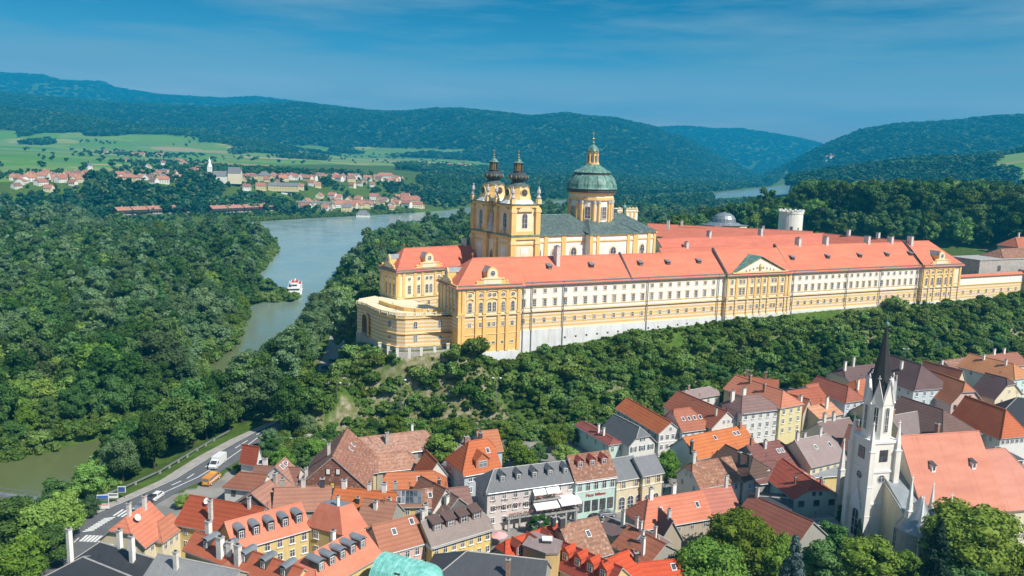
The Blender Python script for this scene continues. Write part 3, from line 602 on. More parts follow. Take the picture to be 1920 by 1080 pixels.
    for s in (.2,3.4,15.4,49.6,81.2,84.3,115.9,118,147,166,188,190.3):
        F=MB(); y=-.55 if s not in(84.3,) else -1.45; F.tube((s,y,41.5),(s,y,float(np.interp(s,*ZB))-1),.17,.17,'zinc',6); F.lathe([(.1,0),(.4,.5),(.4,.7)],(s,y,41),'zinc',6); F.build('downpipe',R)
    # arch mouldings above pavilion windows
    F=MB()
    for s,k in PV+PR:
        if k==0: continue
        w=1.3 if k==1 else 2.1
        for (z,r) in ((39.2,w),(36.7,w*.9)):
            n=8
            for i in range(n):
                a0,a1=math.pi*i/n,math.pi*(i+1)/n
                F.plate([(s+r*math.cos(a0),-1.75,z+.75*math.sin(a0)),(s+r*math.cos(a1),-1.75,z+.75*math.sin(a1)),(s+r*math.cos(a1),-1.75,z+.75*math.sin(a1)+.22),(s+r*math.cos(a0),-1.75,z+.75*math.sin(a0)+.22)],(0,.45,0),'trim')
        F.box(s-w,s+w,-1.42,-1.3,33.45,41.2,'trim')
    tag(F.build('moulding',R))
    return R
south_wing()
def volume(root,A,B,w,zb,ze_,hr,ka,kb,rc,rm,wallm,wc,org=None,nm=('wall','roof'),o=.45,og=.3,band=None):
    """a roofed volume given by its two front eaves corners (world xy); returns (wall, roof) placed under root"""
    A=np.array(A[:2],float);B=np.array(B[:2],float); L=float(np.hypot(*(B-A))); a=math.atan2(B[1]-A[1],B[0]-A[0])
    ro=wallmesh(L,w,zb,ze_,hr,ka,kb,wallm,band); W_=ro.build(nm[0],root,wc); R_=roofmesh(L,w,ze_,hr,ka,kb,rm,o,og).build(nm[1],root,rc)
    inv=root.matrix_basis.inverted() if org is None else org
    mw=Matrix.Translation((A[0],A[1],0))@Matrix.Rotation(a,4,'Z'); ml=inv@mw
    W_.matrix_basis=ml; R_.matrix_basis=ml
    return W_,R_,L
# library wing (north-west pavilion)
def library_wing():
    A=at(745,505,42.4)[:2]; B0=at(824,499.5,42.4)[:2]; d=(B0-A)/np.linalg.norm(B0-A); a=math.atan2(d[1],d[0]); L=46
    R=empty('library_wing',(A[0],A[1],0),a,'ochre library pavilion with red hipped roof left of the twin church towers','palace wing')
    w=12.5; F=MB(); F.box(0,L,0,w,8,zc,'striped'); F.box(0,L,0,w,zc,42.3,'palewall')
    for z,h,dd,m in((zc-.3,.5,.3,'trim'),(41.2,.5,.5,'trim'),(41.7,.35,.75,'zinc'),(39.9,.3,.2,'trim')): F.box(-dd,L,-dd,w+dd,z,z+h,m)
    for s in (.6,2.6,7.2,10.4,15.8,19.0,22.4): pilaster(F,s,zc+.3,41.2,.9,.3,'ochre',0)
    for t in (.5,3.4,6.2,9.1,12.0): F.box(-.3,.1,t-.45,t+.45,zc+.2,41.2,'ochre')
    F.build('wall',R)
    hr=w/2*1.05; ro=roofmesh(L,w,42.35,hr,1,0,'abbeytile',.9,0,.3,'zinc').build('roof',R,TILE2)
    F=MB(); F.lathe([(.0,0),(.12,.0),(.12,.8),(.4,1.1),(.4,1.5),(0,1.9)],(w/2,w/2,42.3+hr),'gold',8); F.build('finial',ro)
    chimney(ro,33,7,46,51.6,1.3,'chim',2)
    for s,k in ((4.9,1),(8.8,1),(13.1,2),(17.4,1),(20.7,1)):
        for q in ((0,) if k==1 else (-.85,.85)): window(R,s+q,-.1,38.6,0,1.3,1.4,'oval'); window(R,s+q,-.1,34.8,0,1.3,3.2,'arch')
        window(R,s,-.02,29.5,0,1.1,1.7,'plain2')
    for t in (2,4.8,7.6): window(R,-.1,t,34.9,-math.pi/2,1.2,4.4,'arch'); window(R,-.1,t,38.9,-math.pi/2,1.1,1.2,'oval')
    F=MB(); attic_gable(F,13.1,-.2,42.3,7,5.4,6.5); o=F.build('attic_gable',R); window(o,13.1,-.32,45.8,0,1.7,1.9,'oval')
    F=MB(); attic_gable(F,0,0,0,5.0,4.8,5.5); o=F.build('attic_gable',R,loc=(-.3,6.2,42.3)); o.rotation_euler.z=-math.pi/2; window(o,0,-.12,2.9,0,1.3,1.5,'oval')
library_wing()
# terrace with balustrade in front of the two pavilions
def terrace():
    z0=31.2
    P=[at(x,y,z0+1.2)[:2] for x,y in [(669.6,565),(678,567),(687.7,570),(700,576),(713,581),(728,584.5),(744,587.5),(760,588.4),(778,587.5),(796,586.5),(818,586),(843,585)]]
    R=empty('terrace_bastion',(P[4][0],P[4][1],0),0,'curved striped bastion with balustraded terrace between the two west pavilions','bastion')
    o=np.array(P[4]); Q=[tuple(p-o) for p in P]
    bk=[tuple(np.array(st2w(-22,2))-o),tuple(np.array(st2w(-22,14))-o),tuple(np.array(st2w(-27,33))-o),tuple(np.array(st2w(-37,46))-o),tuple(np.array(st2w(-44,42))-o)]
    F=MB(); out=Q+bk; F.prism(out,21.6,z0,'striped'); c=np.mean(out,0)
    def off(pts,d):
        r=[]
        for i,p in enumerate(pts):
            a=np.array(pts[max(i-1,0)]);b=np.array(pts[min(i+1,len(pts)-1)]);t=(b-a)/np.linalg.norm(b-a); r.append((p[0]+t[1]*d,p[1]-t[0]*d))
        return r
    F.prism(off(Q,.5)+bk,2,21.6,'stone',False); F.poly([(p[0],p[1],21.6) for p in off(Q,.5)+bk],'trim'); F.prism(off(Q,.35)+bk[:1],25.6,26.0,'trim'); F.prism(off(Q,.35)+bk[:1],30.7,31.3,'trim')
    F.poly([(p[0],p[1],z0+.32) for p in off(Q,.3)+bk],'palewall'); F.build('wall',R)
    B=MB()
    for i in range(len(Q)-1):
        a,b=np.array(Q[i]),np.array(Q[i+1]); L=np.linalg.norm(b-a); t=(b-a)/L; nn=np.array([t[1],-t[0]])*.25
        for z,h in((31.5,.2),(32.35,.2)): B.plate([(a+nn).tolist()+[z],(b+nn).tolist()+[z],(b-nn).tolist()+[z],(a-nn).tolist()+[z]],(0,0,h),'palewall')
        for k in range(int(L/.55)): p=a+t*(k+.5)*L/int(L/.55); B.lathe([(.09,0),(.14,.3),(.08,.65)],(p[0],p[1],31.7),'palewall',5)
        B.box(a[0]-.3,a[0]+.3,a[1]-.3,a[1]+.3,31.3,32.7,'trim')
    B.build('balustrade',R)
    # inner parapet curve
    S=[st2w(-40,30),st2w(-38.5,22),st2w(-36,15),st2w(-31,10.5),st2w(-25,8)]; I=MB()
    for i in range(4):
        a,b=np.array(S[i])-o,np.array(S[i+1])-o; t=(b-a)/np.linalg.norm(b-a); nn=np.array([t[1],-t[0]])*.3
        I.plate([(a+nn).tolist()+[31.5],(b+nn).tolist()+[31.5],(b-nn).tolist()+[31.5],(a-nn).tolist()+[31.5]],(0,0,1.3),'ochre')
    I.build('parapet',R)
    # windows round the curve
    def onp(px,z,w,h,stl):
        best=None
        for i in range(len(P)-1):
            a=np.array([*P[i],z]);b=np.array([*P[i+1],z]); xa,xb=proj(a)[0],proj(b)[0]
            if xa<=px<=xb: k=(px-xa)/(xb-xa); p=a+(b-a)*k; an=math.atan2(b[1]-a[1],b[0]-a[0]); t=(b-a)[:2]/np.linalg.norm((b-a)[:2]); q=p[:2]-o+np.array([t[1],-t[0]])*.05; window(R,q[0],q[1],z,an,w,h,stl)
    for px in (731,779,825): onp(px,28.6,1.3,2.4,'arch'); onp(px,24.2,1.3,1.3 if px!=779 else 2.4,'oval' if px!=779 else 'plain')
    # tall arched niche towards the west
    a=np.array(Q[1]);b=np.array(Q[3]); t=(b-a)/np.linalg.norm(b-a); nn=np.array([t[1],-t[0]]); m_=(a+b)/2+nn*.75; an=math.atan2(t[1],t[0])
    N=MB(); n=8; w=3.9; arc=[(-w/2,22.2),(w/2,22.2)]+[(w/2*math.cos(k*math.pi/n),27.3+w/2*math.sin(k*math.pi/n)) for k in range(n+1)]
    N.plate([(p[0]*1.22,-.3,22.2 if p[1]==22.2 else 27.3+(p[1]-27.3)*1.22) for p in arc],(0,.5,0),'ochre'); N.plate([(p[0],-.36,p[1]) for p in arc],(0,.05,0),'darkframe'); N.box(-w/2,w/2,-.7,-.3,22.2,23.2,'zinc')
    q=N.build('niche',R,loc=(m_[0],m_[1],0),rz=an)
terrace()
# low garden wall with piers on the ledge below the bastion
def ledge():
    px=[(712,655),(745,662),(790,661),(840,657),(862,652)]; P=[at(x,y,20.6)[:2] for x,y in px]; o=P[0]
    R=empty('terrace_fence',(o[0],o[1],0),0,'stone ledge wall with white piers and iron railing below the striped bastion','fence')
    F=MB(); G=MB(); 
    for i in range(len(P)-1):
        a,b=P[i]-o,P[i+1]-o; L=np.linalg.norm(b-a); t=(b-a)/L; nn=np.array([t[1],-t[0]])*.3
        F.plate([(a+nn).tolist()+[12],(b+nn).tolist()+[12],(b-nn).tolist()+[12],(a-nn).tolist()+[12]],(0,0,8.9),'stone')
        for z in (21.3,22.2): G.tube([*a,z],[*b,z],.05,.05,'darkmetal',4)
        for k in range(int(L/.4)): p=a+t*k*.4; G.box(p[0]-.02,p[0]+.02,p[1]-.02,p[1]+.02,20.9,22.3,'darkmetal')
    F.build('wall',R); G.build('railing',R)
    for i in range(len(P)-1):
        for k in (0,.5):
            p=P[i]+(P[i+1]-P[i])*k-o; H=MB(); H.box(p[0]-.42,p[0]+.42,p[1]-.42,p[1]+.42,14,22.6,'white'); H.box(p[0]-.55,p[0]+.55,p[1]-.55,p[1]+.55,22.6,22.9,'trim'); H.build('pier',R)
ledge()
# ---------------------------------------------------------------- the church
def SQ(F,cx,cy,cz,sx,sz): F.v=[(cx+(a-cx)*sx,cy+(b-cy)*sx,cz+(c-cz)*sz) for a,b,c in F.v]
def church():
    B=at(960,440,55.5); CR=rad(32.5)
    R=empty('abbey_church',(B[0],B[1],0),CR,'baroque abbey church with two onion-topped towers and a green copper dome','church')
    W=28; L=69.5
    F=MB()   # x along nave, y across (0 = south side)
    F.box(9,L,1.8,W-1.8,28,54.6,'white'); F.box(34,57,-1.0,W+1.0,28,54.6,'white')
    for (a,b,y) in((10.5,34,1.8),(34,57,-1.0),(57,L,1.8)):
        F.box(a-.1,b+.1,y-.3,y+.5,52.0,52.5,'trim'); F.box(a-.2,b+.2,y-.6,y+.5,54.3,54.9,'ochre'); F.box(a-.1,b+.1,y-.12,y+.5,51.7,52.0,'ochre')
    F.box(L-.5,L+.3,1,W-1,54.3,54.9,'ochre')
    for s,y,w in((16,1.8,1.7),(24,1.8,1.9),(34.8,-1.,1.5),(38,-1.,1.3),(53,-1.,1.4),(56.2,-1.,1.6),(59,1.8,2.4),(66,1.8,1.6),(69,1.8,1.2)): F.box(s-w/2,s+w/2,y-.35,y+.2,30,54.3,'ochre')
    F.build('wall',R)
    def slab(pts,nm='roof'): 
        q=MB(); [q.poly(p,'churchroof') for p in pts]; return q
    # nave + transept + choir roof
    e=54.9; r_=61.2; y0,y1=1.0,W-1.0; ym=W/2; q=MB()
    q.poly([(8,y0,e),(62,y0,e),(62,ym,r_),(8,ym,r_)],'churchroof'); q.poly([(62,y1,e),(8,y1,e),(8,ym,r_),(62,ym,r_)],'churchroof')
    q.poly([(62,y0,e),(L+.8,y0,e),(62,ym,r_)],'churchroof'); q.poly([(L+.8,y0,e),(L+.8,y1,e),(62,ym,r_)],'churchroof'); q.poly([(L+.8,y1,e),(62,y1,e),(62,ym,r_)],'churchroof')
    for sg in (0,1):
        Y=lambda y:(y if sg==0 else W-y)
        T=[(33.3,Y(-1.7),e+.02),(57.7,Y(-1.7),e+.02),(51.5,Y(7),e+4.6),(39.5,Y(7),e+4.6)]; q.poly(T if sg==0 else T[::-1],'churchroof')
        for a,b in ((33.3,39.5),(57.7,51.5)):
            T=[(a,Y(-2.3),e+.02),(b,Y(7),e+4.6),(b,Y(11),e+4.6),(a,Y(3.5),e+.9)]; q.poly(T,'churchroof')
    q.box(8,L+.8,y0,y1,e-.35,e-.003,'copper'); q.box(33.2,57.8,-1.8,W+1.8,e-.3,e+.015,'copper')
    q.tube((8,ym,r_),(62,ym,r_),.2,.2,'copper',6)
    q.build('roof',R)
    for s,y,w,h in((12.6,1.8,2.6,3.8),(20,1.8,2.8,4.0),(28.7,1.8,2.8,4.0),(45.5,-1.,2.9,3.8),(62.6,1.8,2.3,4.2)):
        G=MB(); n=16; k=1.22
        G.plate([(k*w/2*math.cos(a*2*math.pi/n),-.18,k*h/2*math.sin(a*2*math.pi/n)) for a in range(n)],(0,.25,0),'trim'); o=G.build('window_surround',R,loc=(s,y-.05,47.9)); window(o,0,-.16,0,0,w,h,'oval')
    # statue niche turret at the far end of the roof
    G=MB(); G.lathe([(.9,0),(.9,1.2),(.7,1.3),(.7,3.2),(1.1,3.3),(.9,4),(.25,4.7),(.1,5.2)],(63,ym,r_-1.2),'copper',8); G.lathe([(.0,0),(.3,.2),(0,.6),(.06,.7),(.06,1.5)],(63,ym,r_+4.0),'gold',6); G.build('ridge_turret',R)
    # crossing dome
    cx,cy=45.5,ym; N=16; D=MB()
    D.lathe([(8.6,0),(8.6,9.9)],(cx,cy,57.2),'white',N); D.lathe([(9.1,0),(9.1,1.0),(8.8,1.1),(8.8,2.2),(9.4,2.4),(9.8,3.0),(0,3.0)],(cx,cy,67.0),['ochre','trim','palewall','trim','ochre','ochre'],N)
    for k in range(8):
        a=2*math.pi*(k+.5)/8
        for da in(-.11,.11):
            x,y=cx+8.7*math.cos(a+da),cy+8.7*math.sin(a+da); D.lathe([(.6,0),(.6,7.9),(.8,8.1),(.8,9.1)],(x,y,57.8),['ochre','statue','statue'],6)
    D.lathe([(9.1,0),(9.1,.9)],(cx,cy,57.0),'trim',N); D.build('drum',R)
    for k in range(8):
        a=2*math.pi*k/8; o=R; window(o,cx+8.68*math.cos(a),cy+8.68*math.sin(a),62.2,a+math.pi/2,2.2,4.6,'plain2')
    D=MB(); prof=[(10.4,0),(10.5,.5),(10.2,.6),(10.2,1.6),(10.6,1.8),(10.3,2.6)]
    prof+=[(10.25-.02,3.0),(10.1,4.2),(9.6,5.8),(8.9,7.2),(8.0,8.4),(7.5,8.7),(7.5,9.6),(7.9,9.8),(7.6,10.2),(6.2,11.0),(4.6,12.2),(3.2,13.3),(2.6,13.8)]
    prof=[(q[0]*.965,q[1]*.78) for q in prof]
    D.lathe(prof,(cx,cy,69.9),['copper' if i not in (0,1,2,3,11,12) else 'darkmetal' for i in range(len(prof)-1)],N)
    for k in range(N):
        a=2*math.pi*k/N; pr=prof[5:12]
        for i in range(len(pr)-1): D.tube((cx+(pr[i][0]+.03)*math.cos(a),cy+(pr[i][0]+.03)*math.sin(a),69.9+pr[i][1]),(cx+(pr[i+1][0]+.03)*math.cos(a),cy+(pr[i+1][0]+.03)*math.sin(a),69.9+pr[i+1][1]),.13,.13,'copper',4)
        pr=prof[14:]
        for i in range(len(pr)-1): D.tube((cx+(pr[i][0]+.03)*math.cos(a),cy+(pr[i][0]+.03)*math.sin(a),69.9+pr[i][1]),(cx+(pr[i+1][0]+.03)*math.cos(a),cy+(pr[i+1][0]+.03)*math.sin(a),69.9+pr[i+1][1]),.1,.1,'copper',4)
    D.build('dome',R)
    D=MB(); zl=80.7; D.lathe([(2.7,0),(2.7,.5),(1.9,.6),(1.9,4.2),(2.3,4.4),(2.3,4.8)],(cx,cy,zl),['trim','trim','palewall','trim','trim'],8)
    for k in range(8): a=2*math.pi*(k+.5)/8; D.lathe([(.45,0),(.35,.8),(.28,3.6),(.4,3.8)],(cx+2.15*math.cos(a),cy+2.15*math.sin(a),zl+.5),'ochre',6); a=2*math.pi*k/8; D.box(cx+1.86*math.cos(a)-.35,cx+1.86*math.cos(a)+.35,cy+1.86*math.sin(a)-.35,cy+1.86*math.sin(a)+.35,zl+1,zl+3.4,'glass')
    D.build('lantern',R)
    D=MB(); D.lathe([(2.5,0),(2.5,.5),(2.1,1.4),(1.3,2.3),(.6,2.8),(.5,3.2),(.7,3.5),(.25,4.2),(.1,5)],(cx,cy,zl+4.8),'copper',12); D.lathe([(0,0),(.35,.2),(.5,.6),(.35,1.0),(0,1.2),(.07,1.3),(.07,3.6)],(cx,cy,zl+9.3),'gold',8); D.box(cx-.6,cx+.6,cy-.06,cy+.06,zl+11.8,zl+12,'gold'); D.build('lantern_cap',R)
    # the two west towers
    for ty,lab in((0,'tower'),(W-10.8,'tower')):
        T=MB(); w=10.8; T.box(0,w,ty,ty+w,28,54.5,'palewall'); T.box(-.1,w+.1,ty-.1,ty+w+.1,28,33,'ochre')
        T.box(-.8,w+.8,ty-.8,ty+w+.8,54.7,55.3,'copper'); T.box(-.55,w+.55,ty-.55,ty+w+.55,53.6,54.7,'ochre'); T.box(-.3,w+.3,ty-.3,ty+w+.3,51.6,52.2,'ochre')
        T.box(.3,w-.3,ty+.3,ty+w-.3,55.3,66,'palewall'); T.box(-.35,w+.35,ty-.35,ty+w+.35,65.0,65.9,'ochre'); T.box(-.6,w+.6,ty-.6,ty+w+.6,65.9,66.3,'copper'); T.box(0,w,ty,ty+w,55.3,56.5,'ochre')
        for (cx_,cy_) in ((.2,ty+.2),(w-.2,ty+.2),(.2,ty+w-.2),(w-.2,ty+w-.2)):
            for z0,z1,rr_ in((28,53.6,1.05),(55.3,65,.95)):
                T.box(cx_-rr_,cx_+rr_,cy_-rr_,cy_+rr_,z0,z1,'ochre'); T.box(cx_-rr_-.2,cx_+rr_+.2,cy_-rr_-.2,cy_+rr_+.2,z1-1.7,z1-.6,'trim')
        # curved pediments above the cornice
        for ax in(0,1,2,3):
            n=8; pts=[(-3.2,0),(3.2,0)]+[(3.2*math.cos(k*math.pi/n),1.7*math.sin(k*math.pi/n)) for k in range(1,n)]
            c_=math.cos(ax*math.pi/2); s_=math.sin(ax*math.pi/2); H=w/2-.1
            P3=[(w/2+ p[0]*c_+H*s_ ,ty+w/2+p[0]*s_-H*c_,63.6+p[1]) for p in pts]; T.plate(P3,(.55*s_,-.55*c_,0),'trim')
        # clock stage: concave pale body
        n=8; pr=[(6.4,66.3),(5.3,67.6),(4.5,69.6),(4.1,71.8),(4.3,72.4)]
        k8=[math.pi/8+math.pi/4*k for k in range(8)]
        for i in range(len(pr)-1):
            for k in range(8):
                a0,a1=k8[k],k8[(k+1)%8]; r0,z0=pr[i]; r1,z1=pr[i+1]
                T.poly([(w/2+r0*math.cos(a0),ty+w/2+r0*math.sin(a0),z0),(w/2+r0*math.cos(a1),ty+w/2+r0*math.sin(a1),z0),(w/2+r1*math.cos(a1),ty+w/2+r1*math.sin(a1),z1),(w/2+r1*math.cos(a0),ty+w/2+r1*math.sin(a0),z1)],'white' if i<1 else 'ochre' if k%2==0 else 'trim')
        T.build(lab,R)
        for ax in (0,3):   # faces south and west
            c_=math.cos(ax*math.pi/2); s_=math.sin(ax*math.pi/2); H=w/2-.28
            cx_,cy_=w/2+H*s_,ty+w/2-H*c_
            if ax==3 or ty==0: window(R,cx_,cy_,60.3,ax*math.pi/2,2.4,5.4,'arch')
            C=MB(); C.plate([(1.55*math.cos(k*math.pi/8),-.25,1.55*math.sin(k*math.pi/8)) for k in range(16)],(0,.3,0),'trim'); C.plate([(1.3*math.cos(k*math.pi/8),-.3,1.3*math.sin(k*math.pi/8)) for k in range(16)],(0,.05,0),'darkmetal')
            for k in range(12): a=k*math.pi/6; C.box(1.05*math.cos(a)-.07,1.05*math.cos(a)+.07,-.36,-.3,1.05*math.sin(a)-.1,1.05*math.sin(a)+.1,'gold')
            C.box(-.05,.05,-.38,-.34,0,.95,'gold'); C.box(0,.7,-.38,-.34,-.05,.05,'gold')
            Hc=4.25; C.build('clock',R,loc=(w/2+Hc*s_,ty+w/2-Hc*c_,70.2),rz=ax*math.pi/2)
            if True:
                P_=MB(); P_.box(-1.5,1.5,-.12,.1,-6,6,'white'); P_.box(-.8,.8,-.2,.1,-4.6,4.0,'trim'); P_.box(-.55,.55,-.24,.1,-4.3,3.7,'white')
                H2=w/2+.02; P_.build('panel',R,loc=(w/2+H2*s_,ty+w/2-H2*c_,44.5),rz=ax*math.pi/2)
        O=MB(); c3=(w/2,ty+w/2,72.4); n0_=len(O.v)
        O.lathe([(4.5,0),(4.2,.5),(3.0,1.5),(2.2,2.5)],c3,'churchroof',8)
        O.lathe([(2.2,2.5),(2.6,3.2),(3.5,4.0),(3.9,5.0),(3.7,6.1),(2.9,7.0),(2.1,7.5),(1.8,8.0),(2.2,8.3),(1.5,8.8)],c3,['darkmetal']*9,12)
        for k in range(12):
            a=2*math.pi*(k+.5)/12; O.lathe([(0,0),(.34,.2),(.42,1.0),(.3,1.8),(0,2)],(c3[0]+3.62*math.cos(a),c3[1]+3.62*math.sin(a),c3[2]+4.2),'gold' if k%2 else 'copper',6)
        O.lathe([(1.35,8.8),(1.25,12.2),(2.0,12.6),(2.0,13.0),(1.2,13.9),(.9,14.6),(.5,15.2),(.6,15.6),(.2,16.6),(.1,17.2)],c3,['gold','darkmetal','darkmetal','copper','copper','copper','darkmetal','copper','copper'],8)
        for k in range(8): a=2*math.pi*(k+.5)/8; O.tube((c3[0]+1.5*math.cos(a),c3[1]+1.5*math.sin(a),c3[2]+8.8),(c3[0]+1.45*math.cos(a),c3[1]+1.45*math.sin(a),c3[2]+12.4),.2,.2,'darkmetal',5)
        SQ(O,w/2,ty+w/2,72.4,.98,.64); O.build('onion_dome',R)
        O=MB(); O.lathe([(0,17.1),(.4,17.4),(.5,17.8),(.3,18.2),(0,18.4)],c3,'gold',8); O.lathe([(.08,18.3),(.06,21)],c3,'gold',5); O.box(c3[0]-.5,c3[0]+.5,c3[1]-.06,c3[1]+.06,c3[2]+20,c3[2]+20.2,'gold'); SQ(O,w/2,ty+w/2,72.4,.84,.62); O.build('finial',R)
        for (cx_,cy_) in ((-.1,ty-.1),(w+.1,ty-.1),(-.1,ty+w+.1)):
            S=MB(); S.box(cx_-.8,cx_+.8,cy_-.8,cy_+.8,66.3,68.0,'trim'); S.lathe([(.6,0),(.9,.6),(.5,1.2),(.35,1.6),(.75,2.3),(.6,3.2),(.2,3.8),(.3,4.2),(0,4.6)],(cx_,cy_,68),'statue',8); S.build('urn',R)
    # recessed middle bay of the west front
    F=MB(); F.box(.6,9,10.8,W-10.8,28,54.5,'ochre'); F.box(.4,1.2,10.8,W-10.8,54.6,62,'ochre'); F.box(.2,9,10.8,W-10.8,54.5,55.1,'copper')
    F.box(.2,.7,10.9,11.8,28,53.5,'trim'); F.box(.2,.7,W-11.8,W-10.9,28,53.5,'trim'); F.box(.3,.62,11.8,W-11.8,42.5,52.5,'white')
    F.lathe([(0,0),(1.6,.1),(1.5,1.2),(1.0,2.4),(1.2,4.0),(.7,5.6),(.9,6.6),(0,7.4)],(-.1,W/2,55.4),'statue',8)
    for s in(-1,1): F.lathe([(0,0),(.9,.1),(.7,1.5),(.5,2.8),(.6,3.3),(0,3.9)],(-.1,W/2+s*1.9,55.3),'statue',8); F.lathe([(0,0),(.6,.1),(.5,1.5),(.35,2.3),(0,3)],(-.3,W/2+s*8.6,55.4),'statue',8)
    F.build('west_front',R); G=MB(); n=16; G.plate([(1.5*math.cos(a*2*math.pi/n),-.2,2.9*math.sin(a*2*math.pi/n)) for a in range(n)],(0,.3,0),'trim'); o=G.build('window_surround',R,loc=(.3,W/2,46.2)); o.rotation_euler.z=-math.pi/2; window(o,0,-.2,0,0,2.4,5.2,'oval')
church()
# ---------------------------------------------------------------- inner courts, park pavilion, round tower, east bastion
def wing(label,p1,p2,zr,w,ka,kb,hr=None,ze_=None,cat='palace wing',rc=TILE2,lgt=0,flip=False,chs=(),grp=None):
    """wing given by the pixels of its ridge ends at ridge height zr"""
    a=at(*p1,zr)[:2]; b=at(*p2,zr)[:2]; d=(b-a)/np.linalg.norm(b-a); n=np.array([d[1],-d[0]]); A=a+n*w/2; B=b+n*w/2; hr=hr or w/2*.85; e=zr-hr
    R=empty('palace_wing' if cat=='palace wing' else 'bastion',(A[0],A[1],0),math.atan2(d[1],d[0]),label,cat,grp); L=float(np.hypot(*(B-A)))
    wallmesh(L,w,20,e,hr,ka,kb,'palewall').build('wall',R); ro=roofmesh(L,w,e,hr,ka,kb,'abbeytile',.6,.2,.3,'zinc').build('roof',R,rc)
    for x,h in chs: chimney(ro,x,w/2+.4,zr-1.5,zr+h,1.4,'chim',2)
    i=0
    for x in np.arange(3,L-2,4.2):
        if i<30: window(R,float(x),-.01,e-3.2,0,1.2,2.0,'plain2'); i+=1
    return R,ro,L
wing('inner palace wing with pale roof directly behind the pedimented centre',(1232,447.5),(1545,437),50,15,0,0,chs=((30,2.5),(62,3)))
wing('inner east palace wing with dark red slope towards the courtyards',(1545,437.5),(1722,453.5),50,14,0,0,chs=((12,2.6),(26,2.4)))
wing('low inner roof in two steps right beside the choir of the abbey church',(1236,465),(1372,462),46.5,11,0,0,chs=((14,2.2),))
wing('dark red hipped inner wing roof behind the choir with white gable at its end',(1245,424),(1332,428.5),50.5,13,1,.6,chs=((2,3),))
wing('farthest dark red palace wing roof, left of the white round tower',(1215,419),(1524,434),49,13,0,0,chs=((18,2.4),(60,1.5)))
def roundtower():
    c=at(1481,431,46); z0=c[2]; R=empty('round_tower',(c[0],c[1],0),0,'white round tower with crenellated top behind the abbey roofs, in front of the park trees','tower')
    k=CF/np.linalg.norm(c-CPOS); r=20.5/k; F=MB(); top=83-(397-308)/CF*c[1]/math.cos(CPIT)*.99
    F.lathe([(r*1.02,0),(r,top-30)],(0,0,30),'white',28); F.lathe([(r,0),(r+.25,.2),(r+.25,1.3),(r-.5,1.3),(r-.5,0)],(0,0,top-.6),'white',28)
    for i in range(14):
        a=2*math.pi*i/14; F.box((r-.1)*math.cos(a)-.55,(r-.1)*math.cos(a)+.55,(r-.1)*math.sin(a)-.55,(r-.1)*math.sin(a)+.55,top+.6,top+1.7,'white')
    F.build('wall',R)
    for dx,z,w,h in((-1.3,top-8.5,1.2,2.0),(2.4,top-8.8,.9,1.2)): window(R,dx,-math.sqrt(r*r-dx*dx)-.05,z,0,w,h,'dark')
roundtower()
def gardenpav():
    c=at(1357,424,44); R=empty('garden_pavilion',(c[0],c[1],0),AR,'grey domed garden pavilion roof among trees behind the red abbey roofs','pavilion')
    k=CF/np.linalg.norm(c-CPOS); r=21/k; F=MB(); F.box(-r*1.7,r*1.7,-r,r,30,44.5,'palewall'); F.build('wall',R); F=MB(); F.box(-r*1.8,r*1.8,-r*1.05,r*1.05,44.5,45,'zinc')
    F.lathe([(r*1.5,0),(r*1.25,1.2),(r,1.5)],(0,0,45),'zinc',20); F.lathe([(r,0),(r*.96,r*.3),(r*.8,r*.55),(r*.5,r*.75),(r*.15,r*.82),(0,r*.9)],(0,0,46.5),'zinc',20); F.build('roof',R)
gardenpav()
def prelate():   # pale crenellated block beside the dome
    a=at(1157,415,50)[:2]; b=at(1195,415,50)[:2]; R=empty('crenellated_block',(a[0],a[1],0),math.atan2(b[1]-a[1],b[0]-a[0]),'pale block with scalloped ochre parapet just right of the copper dome','tower'); L=float(np.hypot(*(b-a)))
    z=83-(392-300)/CF*a[1]; F=MB(); F.box(0,L,0,9,25,z,'white'); F.box(-.3,L+.3,-.3,9.3,z-1.4,z-1,'trim')
    for i in range(5): F.box(i*L/5+.1,i*L/5+.9,-.2,.2,30,z-1.4,'ochre')
    for i in range(6):
        x=L*(i+.5)/6; F.plate([(x+.85*math.cos(k*math.pi/6),-.3,z+1.1*math.sin(k*math.pi/6)) for k in range(7)],(0,.5,0),'trim')
    F.build('wall',R)
prelate()
